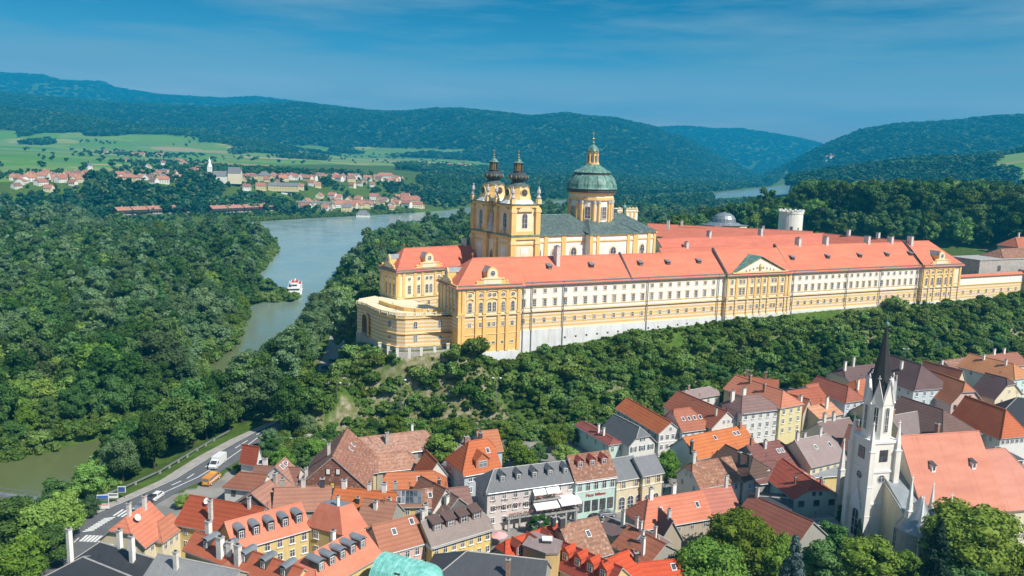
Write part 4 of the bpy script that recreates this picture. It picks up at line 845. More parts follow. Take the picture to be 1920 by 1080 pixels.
def eastwall():
    a=AF(214.5,-1)+0; b=AF(259,-1); R=empty('bastion_wall',(a[0],a[1],0),AR,'low striped bastion wall with blind windows and tiled coping right of the last pavilion','wall'); L=44.5
    F=MB(); F.box(0,L,0,2.4,10,25.6,'whitebase'); F.box(.0,L,.12,2.4,25.6,32,'striped'); F.box(0,L,.12,2.4,32,35.2,'white'); F.box(0,L,-.1,2.5,31.8,32.2,'trim'); F.box(0,L,-.2,2.6,35.2,35.6,'trim'); F.build('wall',R)
    F=MB(); F.plate([(0,-.6,35.6),(L,-.6,35.6),(L,1.2,36.4),(0,1.2,36.4)],(0,0,.15),'abbeytile'); F.plate([(0,1.2,36.4),(L,1.2,36.4),(L,3,35.6),(0,3,35.6)],(0,0,.15),'abbeytile'); F.build('roof',R,TILE)
    for i in range(8): window(R,3.5+5.2*i,.12,28.7,0,1.1,1.8,'plain2')
    c=AF(259,-3); R=empty('bastion_building',(c[0],c[1],0),AR,'plain grey-beige bastion building with low tiled roofs at the right edge behind the abbey','building')
    F=MB(); F.box(0,60,0,5,10,37.5,'concrete'); F.box(-22,60,9,24,10,41.5,'stone'); F.build('wall',R)
    roofmesh(44,13,41.6,4,1,1,'oldtile').build('roof',R,(.3,.16,.11),(-4,10,0)); F=MB(); F.box(-22.3,60.3,8.7,24.3,41.5,41.8,'concrete'); F.build('parapet',R)
    window(R,-8,9,37.5,0,2.2,2.6,'dark')
    c=AF(300,30); R=empty('garden_house',(c[0],c[1],0),AR,'small house with red hipped roof at the right edge, behind the bastion building','house'); wallmesh(22,11,25,44,4,1,1,'plaster').build('wall',R,(.5,.45,.4)); ro=roofmesh(22,11,44,4.2,1,1,'rooftile').build('roof',R,(.48,.17,.1)); chimney(ro,8,5.5,47,50.5,.9)
eastwall()
# ================================================================ THE TOWN
C_OR=(.54,.165,.065); C_PK=(.65,.24,.15); C_RD=(.56,.09,.035); C_RSHADE=(.38,.095,.045); C_BR=(.3,.13,.085); C_BR2=(.42,.19,.12); C_MV=(.19,.125,.115); C_DK=(.05,.053,.06); C_GR=(.17,.175,.185); C_DB=(.13,.085,.07)
W_WH=(.74,.74,.71); W_YE=(.72,.56,.23); W_MI=(.52,.72,.63); W_PI=(.74,.52,.45); W_CR=(.74,.66,.46); W_BG=(.48,.57,.64); W_LV=(.6,.58,.68); W_BE=(.5,.43,.33); W_GY=(.36,.35,.31); W_ST=(.4,.37,.32)
HOUSES=[]; FOOT=[]
def solve_w(A,d,n,ze,py,ins,pt,atA,L):
    lo,hi=3,34
    def f(w):
        x=ins*w/2 if atA else L-ins*w/2; p=(*(A+d*x+n*w/2),ze+w/2*pt); return proj(p)[1]-py
    for _ in range(40):
        m=(lo+hi)/2
        if f(m)>0: lo=m
        else: hi=m
    return (lo+hi)/2
def house(label,A,B,ze,R=None,w=None,L=None,apex=None,end='A',pitch=42,ka=0,kb=0,rc=C_OR,rm='tile',wc=W_WH,zb=None,f=None,a=None,b=None,k=None,ga=0,gb=0,st='plain',
          ch=(),dm=None,sky=(),cat='house',root=None,name='house',o=.45,wm='plaster',cm='chim',grp=None,band=None,ww=(1.0,1.45),antenna=0):
    P=at(*A,ze)[:2]; Q=at(*B,ze)[:2]
    if apex is not None:      # gable (or hip) towards the viewer: A,B are its two eaves corners
        G=Q-P; w=float(np.hypot(*G)); g=G/w; d=np.array([-g[1],g[0]]); n=np.array([-d[1],d[0]]); A_=Q; L_=L
        m=(P+Q)/2+d*(w/2*ka if ka>.95 else ka*w/2*.8); 
        lo,hi=.5,16
        for _ in range(40):
            h=(lo+hi)/2
            if proj((*m,ze+h))[1]>apex: lo=h
            else: hi=h
        hr=h
    else:
        G=Q-P; L_=float(np.hypot(*G)); d=G/L_; n=np.array([-d[1],d[0]]); A_=P; pt=math.tan(rad(pitch))
        kk=(ka if end=='A' else kb)
        if w is None: w=solve_w(A_,d,n,ze,R[1],kk,pt,end=='A',L_)
        hr=w/2*pt
    rz=math.atan2(d[1],d[0]); own=root is None
    c=[A_,A_+d*L_,A_+d*L_+n*w,A_+n*w]; FOOT.append([tuple(q) for q in c])
    if zb is None: zb=min(gz(*q) for q in c)-.6
    if own:
        root=empty(name,(A_[0],A_[1],zb+.6),rz,label,cat,grp); HOUSES.append(root)
    M0=root.matrix_basis.inverted()@(Matrix.Translation((A_[0],A_[1],0))@Matrix.Rotation(rz,4,'Z'))
    wo=wallmesh(L_,w,zb,ze,hr,ka,kb,wm,band).build('wall',root,wc); ro=roofmesh(L_,w,ze,hr,ka,kb,RT[rm],o).build('roof',root,rc)
    wo.matrix_basis=M0; ro.matrix_basis=M0
    def win(parent,x,y,z,r,ww_,hh,s_): window(parent,x,y,z,r,ww_,hh,s_)
    for key,spec,LL,fn in (('f',f,L_,lambda t:(t,-.01,0)),('b',b,w,lambda t:(L_+.01,t,math.pi/2)),('a',a,w,lambda t:(-.01,w-t,-math.pi/2)),('k',k,L_,lambda t:(L_-t,w+.01,math.pi))):
        if not spec: continue
        rows,cols=spec[:2]
        for i in range(rows):
            z=ze-(1.55 if not isinstance(rows,float) else 1.5)-2.75*i
            for j in range(cols): x,y,r=fn(LL*(j+.5)/cols); win(wo,x,y,z,r,ww[0],ww[1]*(1 if i<rows-1 or rows==1 else .95),st)
    for nn,xx,r,face in ((ga,-.01,-math.pi/2,'a'),(gb,L_+.01,math.pi/2,'b')):
        for j in range(nn): y=w/2+(j-(nn-1)/2)*1.7; win(wo,xx,y,ze+hr*.26,r,.8,1.1,st)
    pt=hr/(w/2)
    for c_ in ch:
        fx,fy,h=c_[:3]; x=fx*L_; y=fy*w; z=ze+min(y,w-y)*pt; chimney(ro,x,y,z-1.2,z+h,c_[3] if len(c_)>3 else .75,c_[4] if len(c_)>4 else cm)
    for fx,fy in sky:
        x=fx*L_; y=fy*w; z=ze+y*pt; D=MB(); s=1/math.hypot(1,pt); u=np.array([0,s,pt*s]); v_=np.array([1,0,0]); nn=np.array([0,-pt*s,s]); c0=np.array([x,y,z])
        q=[c0+nn*.12+a_*v_*.5+b_*u*.7 for a_,b_ in((-1,-1),(1,-1),(1,1),(-1,1))]; D.plate(q,-nn*.3,'frame'); q=[c0+nn*.14+a_*v_*.38+b_*u*.57 for a_,b_ in((-1,-1),(1,-1),(1,1),(-1,1))]; D.poly(q,'glass'); D.build('skylight',ro)
    if dm:
        num,fy,wd,hh,kind,rcol,rmm,wcol=dm[:8]; fr=dm[8] if len(dm)>8 else (0.06,.94)
        for i in range(num):
            x=L_*(fr[0]+(fr[1]-fr[0])*(i+.5)/num); y=fy*w; dormer(ro,x,y,ze+y*pt,wd,hh,hh/pt,kind,rcol,rmm,'plaster' if wcol else 'darkmetal',wcol or W_WH)
    if antenna:
        D=MB(); x=L_*.5;y=w*.5; z=ze+hr; D.tube((x,y,z-.3),(x,y,z+1.3),.04,.04,'darkmetal',4); D.lathe([(0,0),(.35,.05),(.5,.2)],(0,0,0),'white',12); o_=D.build('antenna',ro)
    if own:
        G=MB(); sl_=hr/(w/2); zg=ze-o*sl_-.12
        for y_ in (-o-.08,w+o+.08): G.tube((0,y_,zg),(L_,y_,zg),.09,.09,'zinc',5)
        G.tube((L_-.15,-o-.05,zg),(L_-.15,-.12,zg-.7),.06,.06,'zinc',5); G.tube((L_-.15,-.12,zg-.7),(L_-.15,-.12,zb),.06,.06,'zinc',5)
        go=G.build('gutter',root); go.matrix_basis=M0
        if len(HOUSES)%3==0:
            G=MB(); G.tube((0,0,-.4),(0,0,1.9),.035,.03,'darkmetal',4)
            for k_ in range(4): G.box(-.5+.06*k_,.5-.06*k_,-.02,.02,1.1+.22*k_,1.14+.22*k_,'darkmetal')
            ao=G.build('antenna',ro); ao.location=(L_*.55,w/2,ze+hr)
    return root,ro,wo,(L_,w,hr,zb)
def dish(ro,x,y,z,r=.5):
    D=MB(); D.lathe([(0,0),(r*.5,.04),(r*.85,.14),(r,.24)],(0,0,0),'frame',14); D.tube((0,0,.0),(0,0,-.5),.04,.04,'darkmetal',4); D.tube((0,0,0),(.1,0,.55),.02,.02,'darkmetal',4)
    o=D.build('satellite_dish',ro,loc=(x,y,z)); o.rotation_euler=(rad(55),0,rad(-10)-0); return o
H=house
# --- bottom left corner
r,ro,wo,g_=H('yellow corner house with red tiled roof beside the zebra crossings',(271,1021),(322,984),7.2,R=(247,967),ka=.45,rc=C_PK,wc=W_CR,f=(1,2),a=(2,2),ch=((.75,.45,2.6,.9),(.28,.5,2.4,.9)),o=.5)
dish(ro,2.5,3.2,11.2,.7)
_,ro2,_,_=H('',(304,1013),(345,983),6.6,w=6.0,pitch=34,ka=1,rc=(.5,.21,.13),wc=W_CR,f=(1,4),root=r)
_,ro2,_,_=H('',(330,979),(470,1005),7.6,R=(317,928),pitch=40,rc=C_RSHADE,wc=W_YE,f=(2,4),root=r,ch=((.42,.14,4.2,.9),(.82,.45,2.2,.7)))  # slope faces away from the sun; its shade is put into the roof colour
dish(ro2,5,3.5,11.5,.7); dish(ro2,19,2.5,10.6,.6)
H('charcoal-roofed house with tall white chimneys at the bottom left, nearer the road',(132,1056),(262,1098),8,R=(155,1018),pitch=36,ka=.9,rc=C_DK,rm='slate',wc=W_GY,ch=((.45,.52,3.4,1.0,'white'),(.72,.35,4.6,1.0,'white')),o=.4)
H('charcoal-roofed house in the lower left corner with white chimney at its edge',(62,1092),(190,1150),8,R=(100,1044),pitch=34,ka=1,rc=C_DK,rm='slate',wc=W_GY,ch=((.16,.45,5,1.0,'white'),))
H('grey sheet-roofed house between dark roofs and the courtyard building',(268,1085),(420,1118),9,R=(336,1038),pitch=33,kb=0,rc=(.25,.255,.26),rm='slate',wc=W_GY,ch=((.3,.3,3,.9),))
H('low brick-red tiled roof in the bottom edge in front of the courtyard building',(395,1093),(520,1118),8,R=(458,1052),pitch=34,ka=.5,rc=(.42,.19,.12),wc=W_GY,ch=((.05,.62,3.6,1.2),))
# --- courtyard building
r,ro,wo,g_=H('courtyard building with salmon roofs, slate dormers and pale yellow walls',(440,1028),(581,988),10.2,R=(572,942),end='B',pitch=40,rc=C_PK,rm='abbey',wc=W_YE,f=(2,6),st='sill',dm=(5,.13,1.5,1.7,'round',C_GR,'zinc',None,(.02,.98)),o=.4,cat='building',name='courtyard_building',ww=(1.1,1.6))
H('',(347,1027),(548,1100),10.2,R=(409,996),pitch=40,rc=(.43,.13,.07),rm='abbey',wc=W_YE,root=r,dm=(5,.16,1.4,1.6,'round',C_GR,'zinc',None,(.08,.98)),ch=((.1,.62,2.8,1.2,'white'),(.33,.1,3.6,1.4,'white'),(.5,.08,3.4,1.3)))  # shadow on this left-facing slope is mixed into its darker red
H('',(600,1102),(714,1037),10.2,R=(688,988),end='B',pitch=38,ka=.9,rc=C_PK,rm='abbey',wc=W_YE,root=r,dm=(5,.2,1.5,1.7,'round',C_GR,'zinc',None,(.06,.9)),ch=((.55,.55,2.0,.9,'white'),))
def mansard(root,P0,P1,P2,ze,h,inset,rc,wc,topm='zinc',zb=0,dorm=2,label=None,name='house',win=None):
    a,b,c=[at(*p,ze)[:2] for p in (P0,P1,P2)]; d=a+c-b
    if root is None: root=empty(name,(b[0],b[1],zb+.5),0,label,'house'); HOUSES.append(root)
    FOOT.append([tuple(q) for q in (a,b,c,d)])
    inv=np.array(root.matrix_basis.inverted()); T=lambda p,z:tuple((inv@np.array([p[0],p[1],z,1]))[:3])
    F=MB(); Q=[a,b,c,d]; m=(a+b+c+d)/4; I=[q+(m-q)*inset for q in Q]; E=[q+(q-m)/np.linalg.norm(q-m)*.5 for q in Q]
    for i in range(4): j=(i+1)%4; F.poly([T(E[i],ze-.3),T(E[j],ze-.3),T(I[j],ze+h),T(I[i],ze+h)],'abbeytile')
    F.poly([T(q,ze+h) for q in I],topm); F.poly([T(q,ze-.3) for q in E[::-1]],'concrete'); ro=F.build('roof',root,rc)
    F=MB()
    for i in range(4): j=(i+1)%4; F.poly([T(Q[i],zb),T(Q[j],zb),T(Q[j],ze-.3),T(Q[i],ze-.3)],'plaster')
    wo=F.build('wall',root,wc)
    for (p,q,nw) in ((a,b,dorm),(b,c,0)):
        if win:
            t=(q-p)/np.linalg.norm(q-p); an=math.atan2(t[1],t[0])-root.rotation_euler.z; nc=win
            for i in range(nc):
                x=p+(q-p)*(i+.5)/nc+np.array([t[1],-t[0]])*.02
                for z in (ze-1.7,ze-4.8): window(wo,*T(x,z),an,1.1,1.6,'sill')
        for i in range(nw):
            t=(q-p)/np.linalg.norm(q-p); an=math.atan2(t[1],t[0])-root.rotation_euler.z; x=p+(q-p)*(i+.5)/nw+np.array([-t[1],t[0]])*1.3
            dd=dormer(ro,0,0,0,1.5,1.7,2.2,'round',C_GR,'zinc','darkmetal',W_WH); dd.location=T(x,ze+.8); dd.rotation_euler.z=an
    return root,ro,wo
_,ro,_=mansard(r,(577,983),(641,999),(686,985),10.6,4.6,.45,C_PK,W_YE,win=2,zb=-.5); chimney(ro,*[float(q) for q in (r.matrix_basis.inverted()@Vector((*at(634,950,15)[:2],15)))[:2]],14,17,.6,'white')
# --- pink house, yellow house
H('pale pink house with plain brown-tiled roof next to the courtyard building',(717,1037),(809,1012),8.8,R=(775,962),end='B',pitch=42,rc=C_BR2,wc=W_PI,f=(2,5),st='plain2' if 0 else 'sill',sky=((.35,.3),(.75,.4)),band=((8.1,.45,.25),),o=.3)
H('yellow house with white pilasters and four dark shed dormers on a brown slate roof',(810,1023),(922,989),8.8,R=(792,977),pitch=42,kb=.55,rc=(.24,.19,.17),rm='slate',wc=(.8,.6,.2),f=(2,7),st='sill',dm=(4,.25,2.2,1.5,'shed',(.13,.08,.07),'slate',(.2,.15,.13)),band=((8.0,.55,.35),),ch=((.06,.62,2.5,1.1),))
# --- turquoise barrel roof
def barrel():
    a=at(694,1082,11)[:2]; b=at(806,1112,11)[:2]; d=(b-a)/np.linalg.norm(b-a); L=float(np.hypot(*(b-a)))
    R=empty('barrel_roofed_hall',(a[0],a[1],0),math.atan2(d[1],d[0]),'hall with turquoise copper barrel roof at the bottom edge','building'); F=MB(); w=7.2; n=10; F.box(0,L,0,w,-.5,10.2,'darkmetal'); F.build('wall',R)
    F=MB(); h=3.3
    cr=lambda k,x,s=1:(x,w/2-(w/2+.25)*s*math.cos(math.pi*k/n),10.2+h*s*math.sin(math.pi*k/n))
    xs=np.linspace(-.2,L-2.8,10)
    for i in range(9):
        for k in range(n): F.poly([cr(k,xs[i]),cr(k,xs[i+1]),cr(k+1,xs[i+1]),cr(k+1,xs[i])],'turquoise')
        for k in range(n): F.tube(cr(k,xs[i]+.02,1.005),cr(k+1,xs[i]+.02,1.005),.07,.07,'turquoise',4)
    m=8; X=lambda k,j:(xs[-1]+3.0*math.sin(math.pi/2*j/m),w/2-(w/2+.25)*math.cos(math.pi/2*j/m)*math.cos(math.pi*k/n),10.2+h*math.sin(math.pi*k/n)*math.cos(math.pi/2*j/m)**.7)
    for j in range(m):
        for k in range(n): F.poly([X(k,j),X(k,j+1),X(k+1,j+1),X(k+1,j)],'turquoise')
    F.poly([cr(k,-.2) for k in range(n+1)],'turquoise'); F.box(4.4,5.5,.6,1.3,12.0,12.5,'darkmetal'); F.build('roof',R,smooth=False)
barrel()
H('large charcoal slate roof at the bottom edge right of the turquoise barrel roof',(770,1120),(1010,1150),9,R=(853,1033),pitch=35,ka=1,rc=(.075,.08,.09),rm='slate',wc=W_GY,ch=((.72,.3,3.0,.8,'brickchim'),))
# --- red roofed house group in the bottom middle
r,ro,wo,g_=H('yellow gabled house with bright red roof and white twin dormer at the bottom',(966,1072),(1070,1034),8.2,R=(935,1012),pitch=45,ka=.35,rc=C_RD,wc=(.66,.47,.2),a=(1,2),ga=3,f=(1,4),dm=(3,.22,1.9,1.7,'gable',(.3,.08,.05),'rooftile',W_WH,(.05,.85)),ch=((.7,.55,1.6,.8,'darkmetal'),(.92,.5,1.6,1.0,'darkmetal')))
def turret():
    P=[at(x,y,12.2)[:2] for x,y in ((1000,998),(981,1023),(1023,1038),(1046,1037),(1053,1016))]; c=P[1]; R=empty('stair_tower',(c[0],c[1],0),0,'ochre stair tower with flat mauve metal roof and white hatch','tower')
    Q=[tuple(p-c) for p in P]; F=MB(); F.prism(Q,-1,12.0,'plaster'); wo=F.build('wall',R,(.62,.43,.18)); F=MB(); m=np.mean(Q,0); F.prism([tuple(m+(np.array(q)-m)*1.07) for q in Q],12.05,12.4,'slate'); ro=F.build('roof',R,(.3,.23,.22))
    F=MB(); F.box(m[0]-.2,m[0]+1.3,m[1]+.2,m[1]+1.5,12.4,13.0,'darkmetal'); F.box(m[0]-.4,m[0]+1.5,m[1],m[1]+1.7,13.0,13.2,'frame'); F.build('hatch',ro)
    a,b=np.array(Q[1]),np.array(Q[2]); t=(b-a)/np.linalg.norm(b-a); q=a+(b-a)*.72; window(wo,q[0]+t[1]*.03,q[1]-t[0]*.03,6.2,math.atan2(t[1],t[0]),1.2,1.4,'sill')
turret()
H('long shaded red tiled roof with orange-topped white dormers at the bottom edge',(1035,1056),(1142,1106),8.4,R=(1052,1016),pitch=42,rc=(.3,.07,.05),wc=(.66,.47,.2),f=(1,4),dm=(4,.15,1.7,1.8,'gable',C_RD,'rooftile',W_WH))  # shade of the slope turned from the sun is painted into its red
H('sunlit red roof at the bottom edge, right end of the shaded red roof',(1158,1100),(1205,1078),8,R=(1150,1052),pitch=40,rc=C_RD,wc=W_YE)  # lit slope of the roof above, sunlight painted in as a brighter red
H('steep mottled old brown-tiled roof in the middle of the lower edge',(1078,1052),(1147,1032),8.6,R=(1108,968),end='B',pitch=44,rc=(.33,.19,.13),rm='old',wc=W_CR,b=(1,2),sky=((.6,.3),),ch=((.03,.5,1.6,1.3,'darkmetal'),))
H('long narrow rust-brown roof behind the mottled tiled roof',(1150,1020),(1216,1056),7.4,R=(1121,985),pitch=32,rc=(.38,.15,.09),wc=W_GY,ch=((.32,.5,2,.7),(.55,.3,2.4,.7,'white'),(.75,.1,3.4,.8,'white')),sky=((.45,.35),))
H('dark mauve roof with two chimneys below the big salmon roof',(1127,991),(1234,1030),7,R=(1157,969),pitch=38,kb=.8,rc=C_MV,wc=W_GY,ch=((.3,.4,3,.8,'white'),(.55,.35,3,.7,'white'),(.88,.3,2.6,.7,'white')),rm='slate')
H('big salmon-roofed house right of the parked cars, white chimneys on its ridge',(1210,988),(1335,967),7.6,R=(1213,934),pitch=44,ka=.95,rc=C_PK,wc=W_BE,f=(1,5),ch=((.22,.5,2.2,1.0,'white'),(.58,.55,2.6,1.0,'white')),sky=((.3,.25),(.85,.25)))
H('small khaki gabled house behind the round green tree',(1240,1010),(1278,1006),6.4,apex=976,L=8,rc=C_MV,wc=W_BE,f=(1,2),ch=((.2,.5,1.6,.9),))
H('small pale pink roof just above the bottom edge',(1178,1066),(1212,1056),6.2,w=6,pitch=30,rc=(.55,.26,.21),wc=W_GY)
H('red roofed house at the bottom edge left of the round tree',(1200,1092),(1292,1082),7,R=(1250,1049),end='B',pitch=40,kb=.9,rc=C_RD,wc=W_CR,sky=((.75,.3),),ch=((.02,.5,2,.8,'darkmetal'),))
H('long dark rust roof running down behind the trees of the park',(1378,968),(1492,1022),7.4,R=(1396,927),pitch=38,rc=(.3,.12,.085),wc=W_GY,sky=(),ch=((.1,.5,2.0,.8),))
H('short salmon roof between the big salmon roof and the dark rust roof',(1332,962),(1388,955),7.4,R=(1345,918),pitch=40,rc=(.5,.2,.15),wc=W_BE,ch=((.85,.5,2.6,.8),))
# --- hotel row
r,ro,wo,g_=H('pinkish three-storey hotel with flowered balcony, white awnings and grey slate roof',(914,921),(1079,899),9.6,R=(935,879),pitch=40,ka=.95,rc=(.14,.145,.155),rm='slate',wc=(.68,.6,.57),cat='hotel',name='hotel',dm=(5,.17,1.5,1.5,'gable',(.13,.14,.15),'slate',W_WH,(.1,1.0)),f=(3,8),a=(3,2),st='sill',ch=())
L_,w_,hr_,_zb=g_
def text(parent,body,x,y,z,size,matn,ext=.03,name='lettering',rz=0):
    c=bpy.data.curves.new(name,'FONT'); c.body=body; c.size=size; c.extrude=ext; c.align_x='CENTER'; c.align_y='CENTER'; c.materials.append(M[matn]); c.space_character=1.1; c.offset=.012
    t_=bpy.data.objects.new('tmp',c); COL.objects.link(t_); dg=bpy.context.evaluated_depsgraph_get(); me_=bpy.data.meshes.new_from_object(t_.evaluated_get(dg)); bpy.data.objects.remove(t_); o=bpy.data.objects.new(name,me_); COL.objects.link(o); o.parent=parent; o.location=(x,y,z); o.rotation_euler=(math.pi/2,0,rz); return o
text(wo,'HOTEL STADT MELK',L_*.28,-.12,5.35,1.05,'darkframe')
F=MB(); F.box(L_*.5,L_+.2,-2.2,0,2.9,3.15,'concrete'); F.box(L_*.2,L_*.5,-1.6,0,2.9,3.15,'concrete'); 
for x in np.arange(L_*.22,L_,.5): F.box(x,x+.05,-2.15 if x>L_*.5 else -1.55,-2.1 if x>L_*.5 else -1.5,3.15,4.1,'darkmetal')
F.box(L_*.2,L_,-2.2,-2.1,4.1,4.18,'darkmetal'); F.box(L_*.5,L_*.82,-1.2,0,6.0,6.2,'concrete'); F.box(L_*.5,L_*.82,-1.2,-1.1,7.0,7.08,'darkmetal')
for x in (.22,.34,.5,.62,.74,.86,.98): F.box(L_*x-.2,L_*x+.2,-2.1 if x>=.5 else -1.5,-1.7 if x>=.5 else -1.1,-.6,2.9,'concrete')
F.build('balcony',wo)
def flowers(parent,x0,x1,y,z,n,s=.35):
    F=MB(); rg=random.Random(int(x0*7+z))
    for i in range(n):
        x=rg.uniform(x0,x1); q=[(x+rg.uniform(-s,s),y+rg.uniform(-.25,.2),z+rg.uniform(-.2,.35)) for _ in range(3)]; F.poly(q,rg.choice(['flower','flower','bushg','pink']))
    return F.build('flower_box',parent)
simple('bushg',(.06,.13,.03),.9,.3,3)
flowers(wo,L_*.22,L_*.5,-1.6,4.1,140); flowers(wo,L_*.5,L_,-2.2,4.1,260); flowers(wo,L_*.5,L_*.82,-1.2,7.0,110)
for i in range(4): flowers(wo,L_*(i*.125+.04),L_*(i*.125+.1),-.25,7.15,14,.15)
for (x0,x1,z,d) in ((.5,.78,5.7,2.6),(.78,1.02,6.1,3.0),(.5,.64,8.7,1.3),(.65,.8,8.7,1.3)):
    F=MB(); F.plate([(L_*x0,-.05,z),(L_*x1,-.05,z),(L_*x1,-d,z-.95),(L_*x0,-d,z-.95)],(0,0,.05),'canvas'); F.box(L_*x0,L_*x1,-d-.03,-d,z-1.2,z-.9,'canvas'); F.build('awning',wo)
r,ro,wo,g_=H('mint-green house with old tiled roof and red lettering beside the hotel',(1080,903),(1156,892),9.4,R=(1062,854),pitch=46,rc=(.3,.16,.11),rm='old',wc=(.55,.76,.68),f=(1,5),st='plain',dm=(3,.25,1.7,1.5,'gable',(.33,.09,.07),'rooftile',(.3,.1,.08)),band=((6.5,.2,.1),(9.0,.3,.2)),ww=(1.2,2.0),o=.3)
L_=g_[0]; text(wo,'Pizza Milano',L_*.5,-.12,5.6,.95,'red')
for i in range(5): window(wo,L_*(i+.6)/5.3,-.05,3.0,0,1.5,2.6,'dark')
H('cream house with slate roof and arched ground floor next to the mint-green house',(1157,900),(1205,892),8.2,R=(1165,861),pitch=36,rc=(.17,.18,.19),rm='slate',wc=W_CR,f=(1,2),st='trim',ww=(1.2,1.8),band=((5.6,.3,.15),(7.7,.3,.2)),o=.3)
r,ro,wo,g_=H('taller cream house with slate roof at the end of the hotel row',(1206,891),(1244,884),8.8,R=(1224,851),end='B',pitch=38,rc=(.18,.185,.2),rm='slate',wc=(.72,.64,.42),f=(1,2),st='trim',ww=(1.2,1.8),band=((6,.3,.15),),o=.3,b=(1,1))
for hh in HOUSES[-2:]:
    w0=[c for c in hh.children if c.name.startswith('wall')][0]
    for i in range(2 if hh is HOUSES[-1] else 3): window(w0,1.6+i*2.4,-.03,2.2,0,1.8,3.2,'arch')
# --- left of the hotel
H('white and pale blue villa with steep orange roof left of the hotel',(871,888),(938,876),8.6,R=(893,826),pitch=48,ka=.9,kb=.3,rc=C_OR,wc=W_BG,f=(2,3),a=(2,2),st='sill',ch=((.35,.6,2.0,1.2,'brickchim'),(.72,.55,2,1.0,'darkmetal')),sky=((.8,.3),),dm=(1,.04,3.6,2.0,'gable',C_OR,'rooftile',W_BG,(.2,.85)))
r=HOUSES[-1]; H('',(905,846),(942,842),8.6,w=9,pitch=40,rc=(.5,.2,.1),wc=W_BG,root=r)
r,ro,wo,g_=H('small white house with balustraded roof terrace left of the orange-roofed villa',(820,880),(850,886),5.2,w=8,pitch=8,rc=C_GR,rm='slate',wc=(.55,.63,.6),f=(1,2),st='shutter')
F=MB(); L_=g_[0]
for x in np.arange(0,L_,.35): F.box(x,x+.15,-.4,-.25,5.3,6.2,'frame')
F.box(-.3,L_+.3,-.45,-.2,6.2,6.35,'frame'); F.build('balustrade',wo)
H('small white wayside chapel with red gable roof beside the road',(480,866),(491,860),5.0,apex=838,L=4.6,rc=(.4,.1,.055),wc=W_WH,a=(1,1),f=(1,1),cat='chapel',name='chapel',o=.35)
r,ro,wo,g_=H('long brown-roofed white house at the road bend below the chapel',(421,911),(488,918),5.2,R=(436,885),pitch=38,ka=.95,rc=C_BR,rm='tile',wc=W_WH,f=(1,2),a=(1,2),st='dark')
H('',(470,901),(554,906),5.4,R=(456,872),pitch=38,rc=(.25,.13,.1),wc=W_WH,f=(1,3),root=r,ch=((.2,.55,1.8,1.2,'white'),),sky=((.08,.6),(.65,.6)))
H('',(551,907),(568,890),5.4,w=9,pitch=42,rc=(.4,.23,.18),wc=W_WH,root=r,sky=((.3,.4),(.6,.4)),zb=-1)
H('big gabled house hung with brown shingles, coloured roof windows in its gable',(558,912),(689,914),5.6,apex=856,L=20,rc=(.34,.17,.125),rm='old',wc=(.3,.15,.11),ch=((.3,.62,2.6,.9),(.1,.9,2.2,.9)),o=.2,wm='oldtile',sky=((.55,.35),(.7,.35)))
r=HOUSES[-1]; wo=[c for c in r.children if c.name.startswith('wall')][0]; me_=wo.data; ww_=max(v.co.y for v in me_.vertices)
for (y,z,m_) in ((.42,9.4,'frame'),(.56,9.4,'frame'),(.33,6.0,'yellow'),(.5,6.0,'yellow'),(.67,6.0,'blue')):
    F=MB(); F.box(-.18,.02,ww_*y-.55,ww_*y+.55,z-.75,z+.75,'darkframe'); F.box(-.2,-.17,ww_*y-.4,ww_*y+.4,z-.6,z+.6,m_); F.build('window',wo)
H('long reddish-brown tiled house in front of the big shingled gable',(513,956),(618,952),6.6,R=(508,914),pitch=40,rc=(.4,.21,.15),rm='tile',wc=W_GY,ch=((.12,.55,2.0,1.1,'stone'),(.5,.52,1.8,1.1),(.85,.5,1.6,1.1,'darkmetal')))
H('brown tiled roof with a dark grey gable left of the long reddish roof',(435,945),(511,957),6.4,apex=924,L=11,rc=(.42,.23,.17),wc=(.12,.1,.1),ch=((.7,.4,2.2,1.1,'stone'),))
H('bright orange tiled long roof with three white chimneys in mid-row',(619,955),(733,966),6.6,R=(624,913),pitch=43,rc=(.54,.17,.06),wc=W_YE,ch=((.13,.52,1.8,1.2,'white'),(.55,.52,1.6,.9,'white'),(.8,.52,1.8,1.2,'white'),(.42,.2,1.0,.8,'darkmetal')))
H('long old barn with mottled pink-brown roof at the foot of the rock',(665,857),(812,839),5.6,R=(662,821),pitch=38,ka=.35,kb=.3,rc=(.42,.25,.19),rm='old',wc=W_ST,f=(1,3),st='dark',ch=((.43,.25,3.0,1.0,'stone'),(.8,.6,2.4,.7,'white')),cat='barn',name='barn')
H('low pink-brown roofed shed with rounded end in front of the old barn',(708,882),(780,875),4.8,R=(706,852),pitch=34,kb=.5,rc=(.44,.25,.18),rm='old',wc=W_ST,cat='barn',name='barn')
H('brown roof with yellow gable wall between shingled gable and shed',(664,886),(708,883),5.8,R=(704,855),end='B',pitch=38,rc=(.35,.19,.14),rm='old',wc=(.72,.64,.33),f=(1,1),st='sill')
H('wide orange hipped roof left of the villa, one end hipped low',(722,922),(838,918),6.2,R=(828,883),end='B',pitch=40,kb=.95,ka=.3,rc=(.52,.19,.09),wc=W_ST,b=(1,1),sky=((.55,.3),))
H('small orange gable roof peeping out behind the wide orange hipped roof',(800,896),(840,890),6.2,apex=865,L=8,rc=C_OR,wc=W_WH)
r,ro,wo,g_=H('yellow house covered with dark solar panels in the middle of the roofs',(734,947),(794,946),7.6,R=(795,918),end='B',pitch=40,rc=(.3,.17,.12),wc=W_YE,f=(1,3),ch=((.1,.55,1.8,1.0,'stone'),))
L_,w_,hr_,_=g_; pt=hr_/(w_/2)
